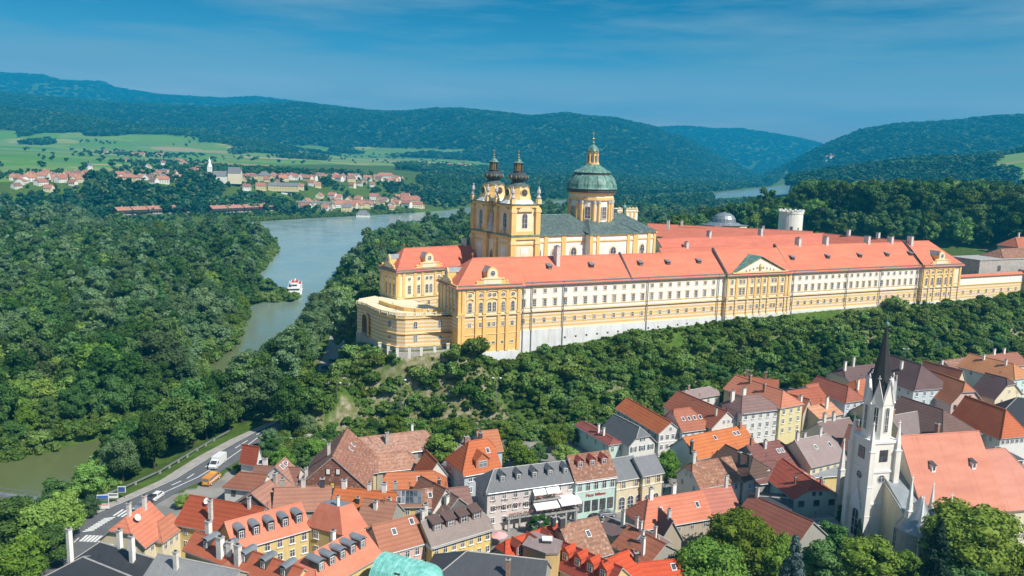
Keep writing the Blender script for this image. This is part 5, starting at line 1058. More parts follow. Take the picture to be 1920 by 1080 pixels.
for i in range(7):
    for j in range(2):
        F=MB(); x0=.3+i*(L_-.6)/7; x1=x0+(L_-.6)/7-.12; y0=(.05+j*.43)*w_/2; y1=y0+.4*w_/2; F.plate([(x0,y0,7.72+y0*pt),(x1,y0,7.72+y0*pt),(x1,y1,7.72+y1*pt),(x0,y1,7.72+y1*pt)],(0,0,.12),'glass'); F.plate([(x0-.05,y0-.04,7.66+y0*pt),(x1+.05,y0-.04,7.66+y0*pt),(x1+.05,y1,7.66+y1*pt),(x0-.05,y1,7.66+y1*pt)],(0,0,.1),'frame' if i<3 else 'zinc'); F.build('solar_panel',ro)
H('brown roof strip right of the solar panels',(797,948),(838,944),7.0,R=(798,917),pitch=40,rc=(.32,.18,.14),wc=W_GY,rm='old',sky=((.3,.3),),ch=((.75,.5,1.9,.8,'darkmetal'),))
H('white gabled house with striped brown roof behind the slate-gabled annex',(812,956),(857,941),6.4,apex=916,L=9,rc=(.3,.15,.1),wc=W_WH,a=(1,1),st='dark')
H('dark grey shingled gable annex left of the hotel side',(833,965),(884,950),6.0,apex=932,L=9,rc=(.2,.14,.12),rm='old',wc=(.13,.13,.13),ch=((.2,.75,1.6,1.1,'white'),))
H('small brown roof tucked behind the annex next to the hotel',(850,944),(884,940),6.0,w=7,pitch=32,rc=(.26,.16,.14),wc=W_GY)
H('small flat-roofed grey lean-to below the solar-panelled house',(783,956),(813,955),6.2,w=4,pitch=7,rc=C_GR,rm='slate',wc=W_GY,ch=((.5,-.1,1.4,1.2,'white'),))
H('tiny striped brown roof with two white chimneys left of the pink house',(690,978),(722,984),7.0,w=6,pitch=42,rc=(.3,.16,.1),wc=W_GY,ch=((.2,.3,2.2,.9,'white'),(.7,.7,2.2,.9,'white')))
H('brown tiled roof under the bright orange long roof',(668,982),(728,990),6.8,w=9,pitch=40,rc=(.36,.19,.13),wc=W_GY)
# --- houses under the rock right of the hotel row
H('maroon-roofed house with two white chimneys at the foot of the wooded slope',(1142,833),(1168,829),5.8,apex=822,L=18,ka=.9,rc=(.27,.09,.08),wc=W_MI,a=(1,2),k=(1,4),ch=((.45,.65,2.4,.8,'white'),(.3,.65,2.2,.8,'white')),sky=((.5,.3),))
H('white house with dark slate roof, tiled half-hip and green shutters',(1180,834),(1228,826),6.2,apex=800,L=14,ka=.5,rc=(.1,.11,.12),rm='slate',wc=W_WH,a=(1,3),ga=1,st='shutter')
H('long white house with orange roof and white street gable below the slope',(1236,811),(1278,806),8.6,apex=791,L=24,rc=C_OR,wc=W_WH,a=(2,4),ga=1,k=(2,7),sky=((.5,.3),),band=((5.6,.25,.12),))
H('white house with red-brown hipped roof and skylights by the white street gable',(1280,807),(1333,800),9.0,R=(1277,767),pitch=40,ka=.2,kb=.9,rc=(.4,.16,.1),wc=(.7,.76,.76),f=(3,4),st='sill',sky=((.2,.25),(.4,.25),(.6,.25),(.8,.25)))
H('low white gabled house with large rust roof and lean-to over the door',(1335,801),(1387,793),9.6,apex=771,L=22,rc=(.38,.14,.085),wc=W_WH,a=(1,3),ga=2,ch=((.1,.7,1.8,.7),))
H('white three-storey town house with mauve hipped roof',(1392,773),(1461,765),13.6,R=(1400,742),pitch=34,ka=.95,kb=.9,rc=(.25,.17,.16),wc=W_WH,f=(3,5),st='sill',ch=((.1,.7,2.4,1.2,'white'),(.35,.6,2.6,1.2,'white')),a=(3,2))
H('tall pale yellow town house with salmon hipped roof',(1463,764),(1505,756),14,apex=732,L=22,ka=.95,rc=(.58,.24,.15),wc=(.78,.7,.38),a=(3,3),st='sill',k=(3,4),ch=((.4,.7,2.2,.9,'brickchim'),(.7,.6,2.4,.9,'brickchim')))
H('beige house with pale orange roof right of the tall yellow house',(1535,783),(1579,774),10,R=(1512,763),pitch=26,rc=(.62,.33,.2),wc=(.6,.52,.4),f=(1,2),ch=((.6,.3,3.4,1.0,'white'),))
H('narrow rust roof squeezed between the tall yellow house and the beige house',(1506,772),(1524,766),11,apex=748,L=16,rc=(.42,.16,.09),wc=(.58,.5,.38),a=(2,1),ch=((.1,.9,3.6,1.2,'white'),))
H('white-blue house with red-brown hipped roof left of the church spire',(1585,753),(1622,748),10.5,apex=724,L=16,ka=.95,rc=(.36,.13,.09),wc=(.62,.68,.78),a=(2,3),st='sill',sky=((.3,.3),))
H('orange hipped roof just left of the spire tip base',(1612,742),(1652,736),10,R=(1622,712),pitch=38,ka=.9,rc=(.5,.18,.09),wc=W_CR,ch=((.1,.2,3.2,.8,'white'),))
H('grey-mauve low house at the foot of the slope beside a conifer',(1292,748),(1350,738),7.5,R=(1300,732),pitch=26,ka=.6,kb=.6,rc=(.3,.22,.21),rm='slate',wc=W_WH,f=(1,4),ch=((.2,.5,1.6,.8,'brickchim'),))
H('long rust-red roof against the slope behind the white town house',(1375,735),(1455,745),10,R=(1378,703),pitch=36,rc=(.4,.14,.08),wc=W_CR,ch=((.25,.5,2.0,.9,'brickchim'),(.7,.5,2.0,.9,'brickchim')))
H('deep red roof behind the beige house, against the slope',(1500,766),(1560,758),9,R=(1502,733),pitch=34,rc=(.4,.13,.075),wc=W_CR,ch=())
H('white-blue little roof terrace house left of the spire among red roofs',(1540,755),(1580,748),8.5,R=(1545,722),pitch=32,rc=(.42,.15,.1),wc=W_WH,ch=((.8,.3,3,.8,'white'),))
H('wide bright orange roof in the middle of the old town',(1306,859),(1418,834),7.2,R=(1292,820),pitch=38,rc=(.58,.2,.07),wc=W_WH,ch=((.92,.45,1.8,.9,'brickchim'),(.0,.2,2.4,.8,'darkmetal')),sky=((.45,.35),(.78,.35),(.84,.35)),rm='tile')
H('white house with patched brown roof above the big salmon roof',(1313,912),(1390,899),6.2,R=(1300,866),pitch=42,ka=.35,rc=(.33,.17,.11),rm='old',wc=W_WH,f=(1,4),a=(1,2),ga=2,ch=((.1,.5,2.6,1.0),(.25,.7,2.4,.8,'darkmetal')))
H('white house with dark brown hipped roof beside the patched brown roof',(1398,901),(1461,889),6.2,apex=858,L=14,ka=.9,rc=C_DB,wc=(.7,.72,.66),a=(1,4),ch=((.2,.7,3,.9,'darkmetal'),(.4,.75,3.0,.9,'darkmetal')),st='sill')
H('dark maroon roof with white seam in the old town centre',(1430,882),(1508,868),6.6,R=(1410,835),pitch=36,kb=.7,rc=(.22,.1,.09),wc=W_GY,ch=((.1,.5,1.8,.9,'brickchim'),(.35,.4,2.0,.9)),sky=((.6,.3),(.7,.3)))
H('second dark maroon roof lower down beside the mint-green gabled house',(1420,905),(1486,897),5.6,R=(1440,868),pitch=34,rc=(.2,.1,.09),wc=W_GY,kb=.6,sky=((.3,.3),(.45,.3)))
H('big grey-mauve roofed house with cream wall and planted chimney pots',(1520,873),(1586,858),7.4,R=(1490,825),pitch=42,kb=.4,rc=(.29,.22,.21),rm='slate',wc=W_CR,f=(1,5),ch=((.35,.6,1.8,1.0),(.7,.5,2.0,1.0),(.05,.5,2,.9)),sky=((.4,.3),(.8,.3)))
H('yellow building with dark maroon roof immediately left of the church tower',(1578,838),(1640,852),9.2,R=(1582,796),pitch=38,rc=(.21,.1,.08),wc=(.75,.58,.2),f=(2,3),a=(1,2),st='sill',ch=((.2,.6,2.2,1.0,'stone'),))
H('mint-green gabled house with brick-red half-hipped roof',(1489,934),(1574,929),6.0,apex=900,L=16,ka=.45,rc=(.42,.11,.07),wc=W_MI,a=(1,3),ga=2,st='dark',k=(1,2),sky=((.4,.3),(.6,.3)),ch=((.3,.75,1.4,.7,'brickchim'),(.15,.3,1.4,.8,'brickchim')),ww=(1.5,1.5))
H('low grey metal shop roofs between grey-mauve house and mint-green gable',(1500,895),(1588,888),4.6,R=(1508,872),pitch=18,rc=(.26,.28,.29),rm='slate',wc=W_YE,f=(1,3),ch=((.4,.6,1.8,1.2,'brickchim'),))
H('dark flat slate roof left of the mint-green gabled house',(1432,962),(1486,966),4.6,w=12,pitch=14,rc=C_DK,rm='slate',wc=W_GY)
r,ro,wo,g_=H('dark shop pavilion with white fascia below the mint-green house',(1494,985),(1572,980),3.4,w=4,pitch=5,rc=C_GR,rm='slate',wc=(.12,.12,.12)); F=MB(); F.box(.2,g_[0]*.35,-.2,-.05,2.6,3.3,'white'); F.box(g_[0]*.5,g_[0],-.2,-.05,2.6,3.3,'white'); F.build('fascia',wo)
# --- right of the spire
H('large two-storey white-blue house with dark mauve hipped roof right of the spire',(1713,731),(1784,726),12,apex=684,L=20,ka=.95,rc=(.15,.1,.1),wc=(.62,.72,.76),a=(2,5),st='sill',k=(2,5),ch=((.55,.7,2.6,1.0,'white'),),sky=())
H('pink gabled house with orange half-hipped roof right of the white-blue house',(1784,755),(1842,752),9.4,apex=716,L=18,ka=.4,rc=(.5,.21,.11),wc=W_PI,a=(1,4),ga=2,st='dark')
H('dark violet long roof ending in a cream gable with flower boxes',(1820,733),(1866,746),10.2,R=(1878,708),end='B',pitch=38,kb=.3,rc=(.12,.085,.09),wc=W_CR,b=(1,2),gb=1)
H('mint house with copper-orange roof at the right edge',(1900,712),(1938,706),13,apex=682,L=20,ka=.9,rc=(.55,.27,.13),wc=(.55,.75,.72),a=(2,3),st='sill',k=(1,2),ch=((.3,.6,1.8,.9,'white'),(.7,.6,1.8,.9,'white')))
H('grey-blue low metal roof between white-blue and mint houses',(1782,704),(1818,699),9,w=12,pitch=16,rc=(.24,.28,.3),rm='slate',wc=W_CR,ch=((.3,.5,2.2,.8,'white'),))
H('old brown barn roofs against the slope near the right edge',(1792,697),(1850,688),9.5,R=(1800,676),pitch=30,rc=(.3,.16,.12),rm='old',wc=W_ST,ch=())
H('orange-brown roof tucked behind the pink gabled house',(1790,726),(1812,722),10,apex=694,L=14,rc=(.42,.2,.13),wc=W_CR)
H('reddish roofs with pale facade in the upper right corner of the town',(1868,688),(1930,682),11,R=(1872,666),pitch=30,rc=(.35,.16,.11),wc=(.7,.6,.5),f=(1,4),ch=((.3,.5,2,.9,'white'),(.6,.5,2,.9,'white')))
H('black hipped roof near the right edge below the violet roof',(1868,790),(1940,800),9,R=(1886,746),pitch=38,ka=.9,rc=(.04,.045,.055),rm='slate',wc=W_GY)
r,ro,wo,g_=H('orange-roofed house with arched gallery and roof glazing at the right edge',(1876,820),(1930,815),8.8,apex=768,L=18,ka=.95,rc=(.52,.16,.07),wc=W_WH,k=(1,3),dm=None)
for i in range(6): window(wo,-.02,1.0+i*(g_[1]-2)/5,7.6,-math.pi/2,1.2,1.8,'arch')
H('dark mauve hipped roof behind the red church roof, smoking chimney beside it',(1762,826),(1838,812),8.4,apex=768,L=20,ka=.9,rc=(.17,.11,.1),wc=W_GY,ch=((.12,.9,2.6,1.2,'brickchim'),))
H('grey-brown roof between church tower and dark mauve roof',(1700,822),(1752,812),8,R=(1712,780),pitch=36,rc=(.22,.17,.16),rm='slate',wc=W_CR,ch=((.1,.5,1.8,1.4,'brickchim'),))
H('small charcoal pavilion roof beyond the ridge of the red church roof',(1860,862),(1918,860),7.2,R=(1868,838),pitch=26,ka=1,kb=1,rc=(.08,.085,.09),rm='slate',wc=W_GY)
H('pair of dark roofs with tall white chimneys left of the spire, at the slope',(1594,716),(1660,708),10,R=(1622,688),pitch=34,ka=.6,rc=(.16,.11,.11),wc=W_CR,ch=((.1,.4,3,1.0,'white'),(.4,.5,3.2,1.0)))
H('greyish long roof with cream wall below the white-blue house',(1655,790),(1700,782),7.5,w=12,pitch=36,rc=(.2,.15,.14),wc=W_CR,rm='slate',ch=((.3,.5,2,.9),))
H('brown roof with attic chimneys between the beige house and yellow building',(1560,832),(1618,822),7.8,R=(1568,792),pitch=38,rc=(.2,.13,.12),wc=W_CR,rm='slate',ch=((.2,.5,2.2,1.0),(.5,.5,2.2,1.0)))
# ================================================================ PARISH CHURCH
def parish():
    A=at(1735,970,10)[:2]; B=at(1886,957,10)[:2]; d=(B-A)/np.linalg.norm(B-A); a=math.atan2(d[1],d[0]); L=float(np.hypot(*(B-A))); n=np.array([-d[1],d[0]])
    R=empty('parish_church',(A[0],A[1],0),a,'gothic parish church with slender white tower, black needle spire and huge salmon roof','church')
    w=solve_w(A,d,n,10,817,0,1.45,True,L); hr=w/2*1.45
    wallmesh(L,w,-1,10,hr,0,0,'plaster').build('wall',R,(.72,.68,.56)); ro=roofmesh(L,w,10,hr,0,0,'abbeytile',.6,.3,.3,'brickchim').build('roof',R,(.6,.26,.18))
    for fx,fy in((.27,.3),(.78,.3)):
        x=fx*L;y=fy*w*.9;z=10+y*1.45; F=MB(); F.box(x-.5,x+.5,y-.2,y+1.2,z-.4,z+1.3,'frame'); F.box(x-.28,x+.28,y-.24,y-.2,z+.2,z+1.0,'glass'); F.plate([(x-.6,y-.4,z+1.25),(x+.6,y-.4,z+1.25),(x+.6,y+1.6,z+1.9),(x-.6,y+1.6,z+1.9)],(0,0,.08),'darkmetal'); F.build('dormer',ro)
    F=MB(); L2=16; w2=w*.8; y0=(w-w2)/2; wm=wallmesh(L2,w2,-1,9.6,w2/2*1.3,0,1,'plaster').build('chancel',R,(.74,.7,.5),(L,y0,0)); ro2=roofmesh(L2,w2,9.6,w2/2*1.3,0,1,'abbeytile',.5,.1,.3,'brickchim').build('chancel_roof',R,(.58,.27,.2),(L,y0,0))
    for x in (3.2,8.4): window(wm,x,-.02,4.8,0,1.9,6.5,'arch')
    for x in (3.5,8.5,13.5): window(R,x,-.02,4.8,0,1.8,6,'arch')
    for x in (.3,5.8,11.2): F.box(x,x+.8,-1.2,0,-1,8.5,'white')
    F.build('buttress',R)
    # west tower
    c=at(1641,975,0)[:2]; yb=gz(*c)
    q=np.array([*(at(1641,995,0)[:2]-A)]); 
    tx,ty=-6.2,w/2
    T=MB(); wl='white'; hw=3.1
    # facade body either side of the tower
    T.box(-5.2,0,-1.2,w+1.2,-1,10.6,'palewall'); T.poly([(-5.2,-1.2,10.6),(-5.2,w+1.2,10.6),(-5.2,w*.5+3,16.5),(-5.2,w*.5-3,16.5)][::-1],'palewall')
    for s in(0,1):
        y=(-1.2 if s==0 else w+1.2); T.plate([(-5.6,y,10.5),(0,y,10.5),(0,w*.5,17.4),(-5.6,w*.5,17.4)],(0,0,.2),'zinc')
    T.build('west_front',R)
    T=MB(); T.box(tx-hw,tx+hw,ty-hw,ty+hw,-1,24.5,wl); T.box(tx-hw-.2,tx+hw+.2,ty-hw-.2,ty+hw+.2,10.3,10.8,'frame'); T.box(tx-hw-.2,tx+hw+.2,ty-hw-.2,ty+hw+.2,17.6,18.1,'frame'); T.box(tx-hw-.25,tx+hw+.25,ty-hw-.25,ty+hw+.25,24.2,24.8,'frame')
    n8=8; T.lathe([(3.15,24.8),(3.1,33.5)],(tx,ty,0),wl,8,math.pi/8,math.pi/8+2*math.pi)
    T.build('tower',R)
    for dx,dy,r in ((0,-1,0),(-1,0,-math.pi/2)):
        X=tx+dx*(hw+.03);Y=ty+dy*(hw+.03)
        window(R,X,Y,21.4,r,2.0,2.6,'dark'); window(R,X,Y,16.2,r,1.9,1.9,'oval'); window(R,X,Y,5.2,r,2.2,6.4,'arch') if dx else None
    for k in range(8):
        an=2*math.pi*(k)/8; dx,dy=math.cos(an),math.sin(an)
        if dx<.5: window(R,tx+2.95*dx,ty+2.95*dy,29.4,an+math.pi/2,1.0,5.6,'arch')
        # gablets
        G=MB(); G.plate([(-1.25,0,32.6),(1.25,0,32.6),(0,0,37.4)],(0,.3,0),wl); G.plate([(-1.35,-.15,32.5),(0,-.15,37.7),(0,.5,37.7),(-1.35,.5,32.5)],(0,0,.15),'frame'); G.plate([(1.35,-.15,32.5),(0,-.15,37.7),(0,.5,37.7),(1.35,.5,32.5)],(0,0,.15),'frame'); G.box(-.08,.08,-.1,.1,37.5,39,'frame'); G.box(-.35,.35,-.07,.07,38.3,38.5,'frame'); G.build('gablet',R,loc=(tx+2.95*dx,ty+2.95*dy,0),rz=an+math.pi/2)
    tip=83-(612-313)/CF*178*1.0; 
    S=MB(); S.lathe([(2.9,33.4),(2.1,38),(1.05,43.5),(.22,48.6),(.12,49.2)],(tx,ty,0),'spire' if 'spire' in M else 'darkmetal',8,math.pi/8,math.pi/8+2*math.pi); S.lathe([(0,49.1),(.4,49.4),(.5,49.8),(.3,50.2),(0,50.3),(.05,50.4),(.05,52.4)],(tx,ty,0),'copper',8); S.box(tx-.05,tx+.05,ty-.5,ty+.5,51.5,51.65,'gold'); S.build('spire',R)
    def pinn(x,y,z0,z1,s,zb=-1):
        G=MB(); G.box(x-s,x+s,y-s,y+s,zb,z0,wl); G.box(x-s-.12,x+s+.12,y-s-.12,y+s+.12,z0,z0+.25,'frame'); G.box(x-s*.75,x+s*.75,y-s*.75,y+s*.75,z0+.25,z0+1.6,wl)
        G.lathe([(s*1.0,z0+1.6),(.12,z1),(0,z1)],(x,y,0),'frame',4,math.pi/4,math.pi/4+2*math.pi); G.box(x-.3,x+.3,y-.06,y+.06,z1+.2,z1+.35,'frame'); G.box(x-.06,x+.06,y-.06,y+.06,z1,z1+.8,'frame')
        for zz in (z0*.35,z0*.65): G.box(x-s-.08,x+s+.08,y-s-.08,y+s+.08,zz,zz+.18,'frame')
        G.build('buttress',R)
    for sx,sy in((-1,-1),(-1,1),(1,-1),(1,1)): pinn(tx+sx*(hw+.1),ty+sy*(hw+.1),22.5,28.5,.62)
    for (x,y) in((-5.4,-1.4),(-5.4,w+1.4)): pinn(x,y,12.5,19.5,.6)
    pinn(.3,-1.0,11,17.5,.55)
    for y in (.9,w-.9): window(R,-5.25,y+ (1.2 if y<2 else -1.2),5.0,-math.pi/2,1.1,4.8,'arch')
    # south porch with slate roof
    P=MB(); P.box(-5.0,1.6,-4.4,-1.1,-1,7.6,'palewall'); P.poly([(-5,-4.4,7.6),(1.6,-4.4,7.6),(-1.7,-4.4,12.6)],'palewall'); P.build('porch',R)
    P=MB(); P.plate([(-5.4,-4.8,7.3),(-1.7,-4.8,12.9),(-1.7,0,12.9),(-5.4,0,7.3)],(0,0,.15),'zinc'); P.plate([(2.0,-4.8,7.3),(-1.7,-4.8,12.9),(-1.7,0,12.9),(2.0,0,7.3)],(0,0,.15),'zinc'); P.build('porch_roof',R)
    window(R,-1.7,-4.42,4.3,0,1.2,3.2,'arch'); pinn(-5.0,-4.6,10.5,16.5,.5); pinn(1.8,-4.6,10.5,16.5,.5)
    # portal gable
    G=MB(); G.plate([(-2.0,0,8.5),(2.0,0,8.5),(0,0,13.6)],(0,.3,0),'frame'); G.box(-.08,.08,-.1,.2,13.5,15,'frame'); G.box(-.4,.4,-.08,.1,14.2,14.4,'frame'); G.build('portal_gable',R,loc=(tx-hw-.35,ty,0),rz=-math.pi/2)
    return R
simple('spire',(.035,.035,.035),.6,.2,1)
parish()
def conetower():
    c=at(1717,1030,4)[:2]; R=empty('wall_tower',(c[0],c[1],0),0,'squat grey stone tower with conical slate roof in front of the church porch','tower'); F=MB(); F.lathe([(3.9,-1),(3.7,8.6)],(0,0,0),'stone',24); F.build('wall',R)
    F=MB(); F.lathe([(4.3,8.5),(4.2,8.8),(3.2,10.4),(.25,15.6),(0,15.9)],(0,0,0),'zinc',24); F.plate([(-.5,-3.0,10.2),(.5,-3.0,10.2),(0,-1.9,11.6)],(0,.3,0),'zinc'); F.build('roof',R); window(R,-.8,-3.7,4.6,0,.8,1.2,'plain2'); window(R,1.8,-3.3,7.6,.5,.5,.6,'dark')
conetower()
# ================================================================ ROADS, VEHICLES, RIVER BOAT, SMALL THINGS
def strip(name,La,Ra,f0,f1,z,m,kind='structure'):
    F=MB(); n=len(La)
    def lerp(i,f): a=np.array(La[i]);b=np.array(Ra[i]); return a+(b-a)*f
    for i in range(n-1):
        for k in range(4):
            t0,t1=k/4,(k+1)/4; A=lerp(i,f0)*(1-t0)+lerp(i+1,f0)*t0;B=lerp(i,f1)*(1-t0)+lerp(i+1,f1)*t0;C=lerp(i,f1)*(1-t1)+lerp(i+1,f1)*t1;D=lerp(i,f0)*(1-t1)+lerp(i+1,f0)*t1
            F.poly([(*B,z),(*C,z),(*D,z),(*A,z)][::-1],m)
    o=F.build(name); tag(o,kind=kind); return o
RL=wp(ROADL,0); RR=wp(ROADR,0)
strip('road',RL,RR,.26,1.0,.1,'asphalt'); strip('pavement',RL,RR,0,.26,.2,'pave')
def marks(name,f,w,z,dash=None,i0=0,i1=None):
    F=MB(); pts=[np.array(RL[i])*(1-f)+np.array(RR[i])*f for i in range(len(RL))][i0:i1]
    acc=0
    for a,b in zip(pts[:-1],pts[1:]):
        L=np.linalg.norm(b-a); t=(b-a)/L; n=np.array([-t[1],t[0]])*w/2; s=0
        while s<L:
            e=min(s+(dash[0] if dash else 4),L); p=a+t*s;q=a+t*e; F.poly([(*(p-n),z),(*(q-n),z),(*(q+n),z),(*(p+n),z)],'paint'); s+= (dash[0]+dash[1]) if dash else 4
    tag(F.build(name),kind='structure')
marks('lane_marking',.5,.3,.106,(3,5),4,9); marks('lane_marking',.7,.28,.106,None,4,9); marks('edge_line',.28,.2,.206,None,1,10); marks('lane_marking',.6,.25,.106,None,0,3)
def cross(p0,p1,n,hv,w):
    F=MB()
    for i in range(n):
        c=np.array(p0,float)+(np.array(p1,float)-np.array(p0))*i/(n-1); a=at(*(c-hv),0)[:2];b=at(*(c+hv),0)[:2]; t=(b-a)/np.linalg.norm(b-a); q=np.array([-t[1],t[0]])*w/2
        F.poly([(*(a-q),.108),(*(b-q),.108),(*(b+q),.108),(*(a+q),.108)],'paint')
    tag(F.build('zebra_crossing'),kind='structure')
cross((166,996),(205,972),9,np.array([11,-1.5]),.5); cross((157,1010),(204,1012),8,np.array([7,-6]),.55); cross((222,962),(252,966),5,np.array([9,-6]),.55)
# parking place by the river
F=MB(); L_=LOT; F.poly([(p[0],p[1],1.12) for p in L_],'pave'); tag(F.build('car_park'),kind='structure')
F=MB(); S_=wp([(905,1012),(930,988),(985,985),(1095,985),(1110,972),(1150,950),(1245,925),(1250,905),(1240,915),(1160,940),(1085,965),(925,975),(880,975),(850,960),(858,985)],0); F.poly([(p[0],p[1],.06) for p in S_],'asphalt'); tag(F.build('street'),kind='structure')
def profile_body(F,prof,w,m,taper=.0):
    n=len(prof); i=len(F.v); k=F.mi(m)
    for s in(-1,1): F.v+=[(x,s*(w/2-taper*max(0,z-.95)),z) for x,z in prof]
    for a in range(n): b=(a+1)%n; F.f.append((i+a,i+b,i+n+b,i+n+a)[::-1]); F.m.append(k)
    F.f.append(tuple(i+a for a in range(n))); F.m.append(k); F.f.append(tuple(i+n+a for a in reversed(range(n)))); F.m.append(k)
def vehicle(label,cat,pos,rz,kind,cm,name,grp=None):
    R=empty(name,pos,rz,label,cat,grp); F=MB()   # forward = +x
    G=MB()
    if kind=='car':
        profile_body(F,[(-2.1,.3),(2.05,.3),(2.12,.7),(1.9,.88),(1.0,.98),(-2.0,1.0),(-2.15,.75)],1.75,cm); profile_body(F,[(-1.95,.98),(.95,.96),(.35,1.42),(-1.35,1.45)],1.6,cm,.28)
        for s in(-1,1): G.poly([(-1.6,s*.78,1.03),(.75,s*.78,1.03),(.28,s*.69,1.37),(-1.25,s*.69,1.39)],'glass')
        G.poly([(1.0,-.7,.99),(1.0,.7,.99),(.4,.58,1.4),(.4,-.58,1.4)],'glass'); G.poly([(-2.0,-.7,1.03),(-2.0,.7,1.03),(-1.42,.58,1.41),(-1.42,-.58,1.41)],'glass'); wx=(-1.3,1.3); wr=.32; wy=.78; hl=(2.1,.62,.72)
    elif kind=='van':
        profile_body(F,[(-3.2,.4),(3.1,.4),(3.2,.95),(2.45,1.3),(1.65,2.1),(1.3,2.2),(-3.2,2.2)],2.0,cm,.03); 
        if cm=='carwhite': F.box(-3.25,1.2,-1.05,1.05,.9,2.75,cm)
        for s in(-1,1): G.poly([(1.3,s*1.0,1.3),(2.25,s*1.0,1.3),(1.65,s*.98,1.95),(1.3,s*.98,1.95)],'glass')
        G.poly([(2.5,-.85,1.33),(2.5,.85,1.33),(1.76,.8,2.06),(1.76,-.8,2.06)],'glass')
        if cm=='carorange':
            for s in(-1,1): F.box(-3.0,1.0,min(s*1.0,s*1.03),max(s*1.0,s*1.03),1.35,1.9,'glass'); F.box(-3.1,2.2,min(s*1.0,s*1.04),max(s*1.0,s*1.04),.95,1.15,'white')
            F.box(-3.22,-3.18,-.8,.8,1.3,1.95,'glass'); F.box(.4,.8,-.6,.6,2.2,2.42,'yellow'); F.box(-3.23,-3.19,-.9,.9,.8,1.1,'yellow')
        wx=(-2.1,2.1); wr=.38; wy=.9; hl=(3.16,.75,.85)
    else: # caravan
        profile_body(F,[(-2.6,.5),(2.4,.5),(2.75,1.2),(2.3,2.5),(-2.3,2.6),(-2.7,2.2)],2.2,cm)
        for s in(-1,1): G.box(-1.6,-.6,min(s*1.1,s*1.12),max(s*1.1,s*1.12),1.4,2.0,'glass'); G.box(.4,1.4,min(s*1.1,s*1.12),max(s*1.1,s*1.12),1.4,2.0,'glass')
        F.tube((2.5,0,.6),(3.9,0,.55),.06,.06,'darkmetal'); wx=(0,); wr=.33; wy=1.02; hl=None
    F.build('body',R); G.build('window_glass',R)
    for x in wx:
        for s in(-1,1):
            Wm=MB(); Wm.tube((x,s*(wy-.1),wr),(x,s*(wy+.12),wr),wr,wr,'rubber',14); w_=Wm.build('wheel',R); Q=MB(); Q.tube((x,s*(wy+.1),wr),(x,s*(wy+.14),wr),wr*.6,wr*.6,'frame',10); Q.build('rim',w_)
    if hl:
        for s in(-1,1): Q=MB(); Q.box(hl[0]-.05,hl[0]+.06,s*hl[1]-.2,s*hl[1]+.2,hl[2]-.1,hl[2]+.1,'frame'); Q.build('headlight',R); Q=MB(); Q.box(-wx[-1]*0-(2.16 if kind=='car' else 3.26),-(2.05 if kind=='car' else 3.16),s*hl[1]-.15,s*hl[1]+.15,hl[2],hl[2]+.25,'red'); Q.build('tail_light',R)
    return R
def hd(p,q,z=0): a=at(*p,z);b=at(*q,z); return math.atan2(b[1]-a[1],b[0]-a[0])
vehicle('white box van driving down the main road',"van",(*at(408,874,0)[:2],.11),hd((420,864),(395,884)),'van','carwhite','delivery_van')
vehicle('orange and white rescue van driving up the main road','van',(*at(397,904,0)[:2],.11),hd((385,912),(412,890)),'van','carorange','rescue_van')
vehicle('silver car waiting at the zebra crossing','car',(*at(265,953,0)[:2],.11),hd((275,946),(255,960)),'car','carsilver','car')
vehicle('dark car right behind the silver car at the crossing','car',(*at(281,942,0)[:2],.11),hd((290,936),(272,948)),'car','carblack','car')
vehicle('white car third in the queue at the crossing','car',(*at(293,936,0)[:2],.11),hd((300,930),(285,941)),'car','carwhite','car')
vehicle('silver blue car parked in the street below the mint-green house','car',(*at(1139,968,0)[:2],.1),hd((1125,968),(1155,966)),'car','carsilver','car')
vehicle('black car parked in the street next to the old tiled roof','car',(*at(1118,978,0)[:2],.1),hd((1112,970),(1124,985)),'car','carblack','car')
lz=1.13
vehicle('white caravan nearest the bastion in the riverside car park','caravan',(*at(651,651,1)[:2],lz),.5,'caravan','carwhite','caravan')
vehicle('white caravan parked farther back in the riverside car park','caravan',(*at(645,642,1)[:2],lz),.5,'caravan','carwhite','caravan')
vehicle('dark car parked at the top corner of the car park beside the bastion','car',(*at(660,632,1)[:2],lz),1.2,'car','carblack','car')
vehicle('black car parked alone in the middle of the car park','car',(*at(627,679,1)[:2],lz),.2,'car','carblack','car')
vehicle('blue car at the lower end of the car park','car',(*at(613,692,1)[:2],lz),.4,'car','carblue','car')
vehicle('red car at the lower end of the car park','car',(*at(624,693,1)[:2],lz),.3,'car','carred','car')
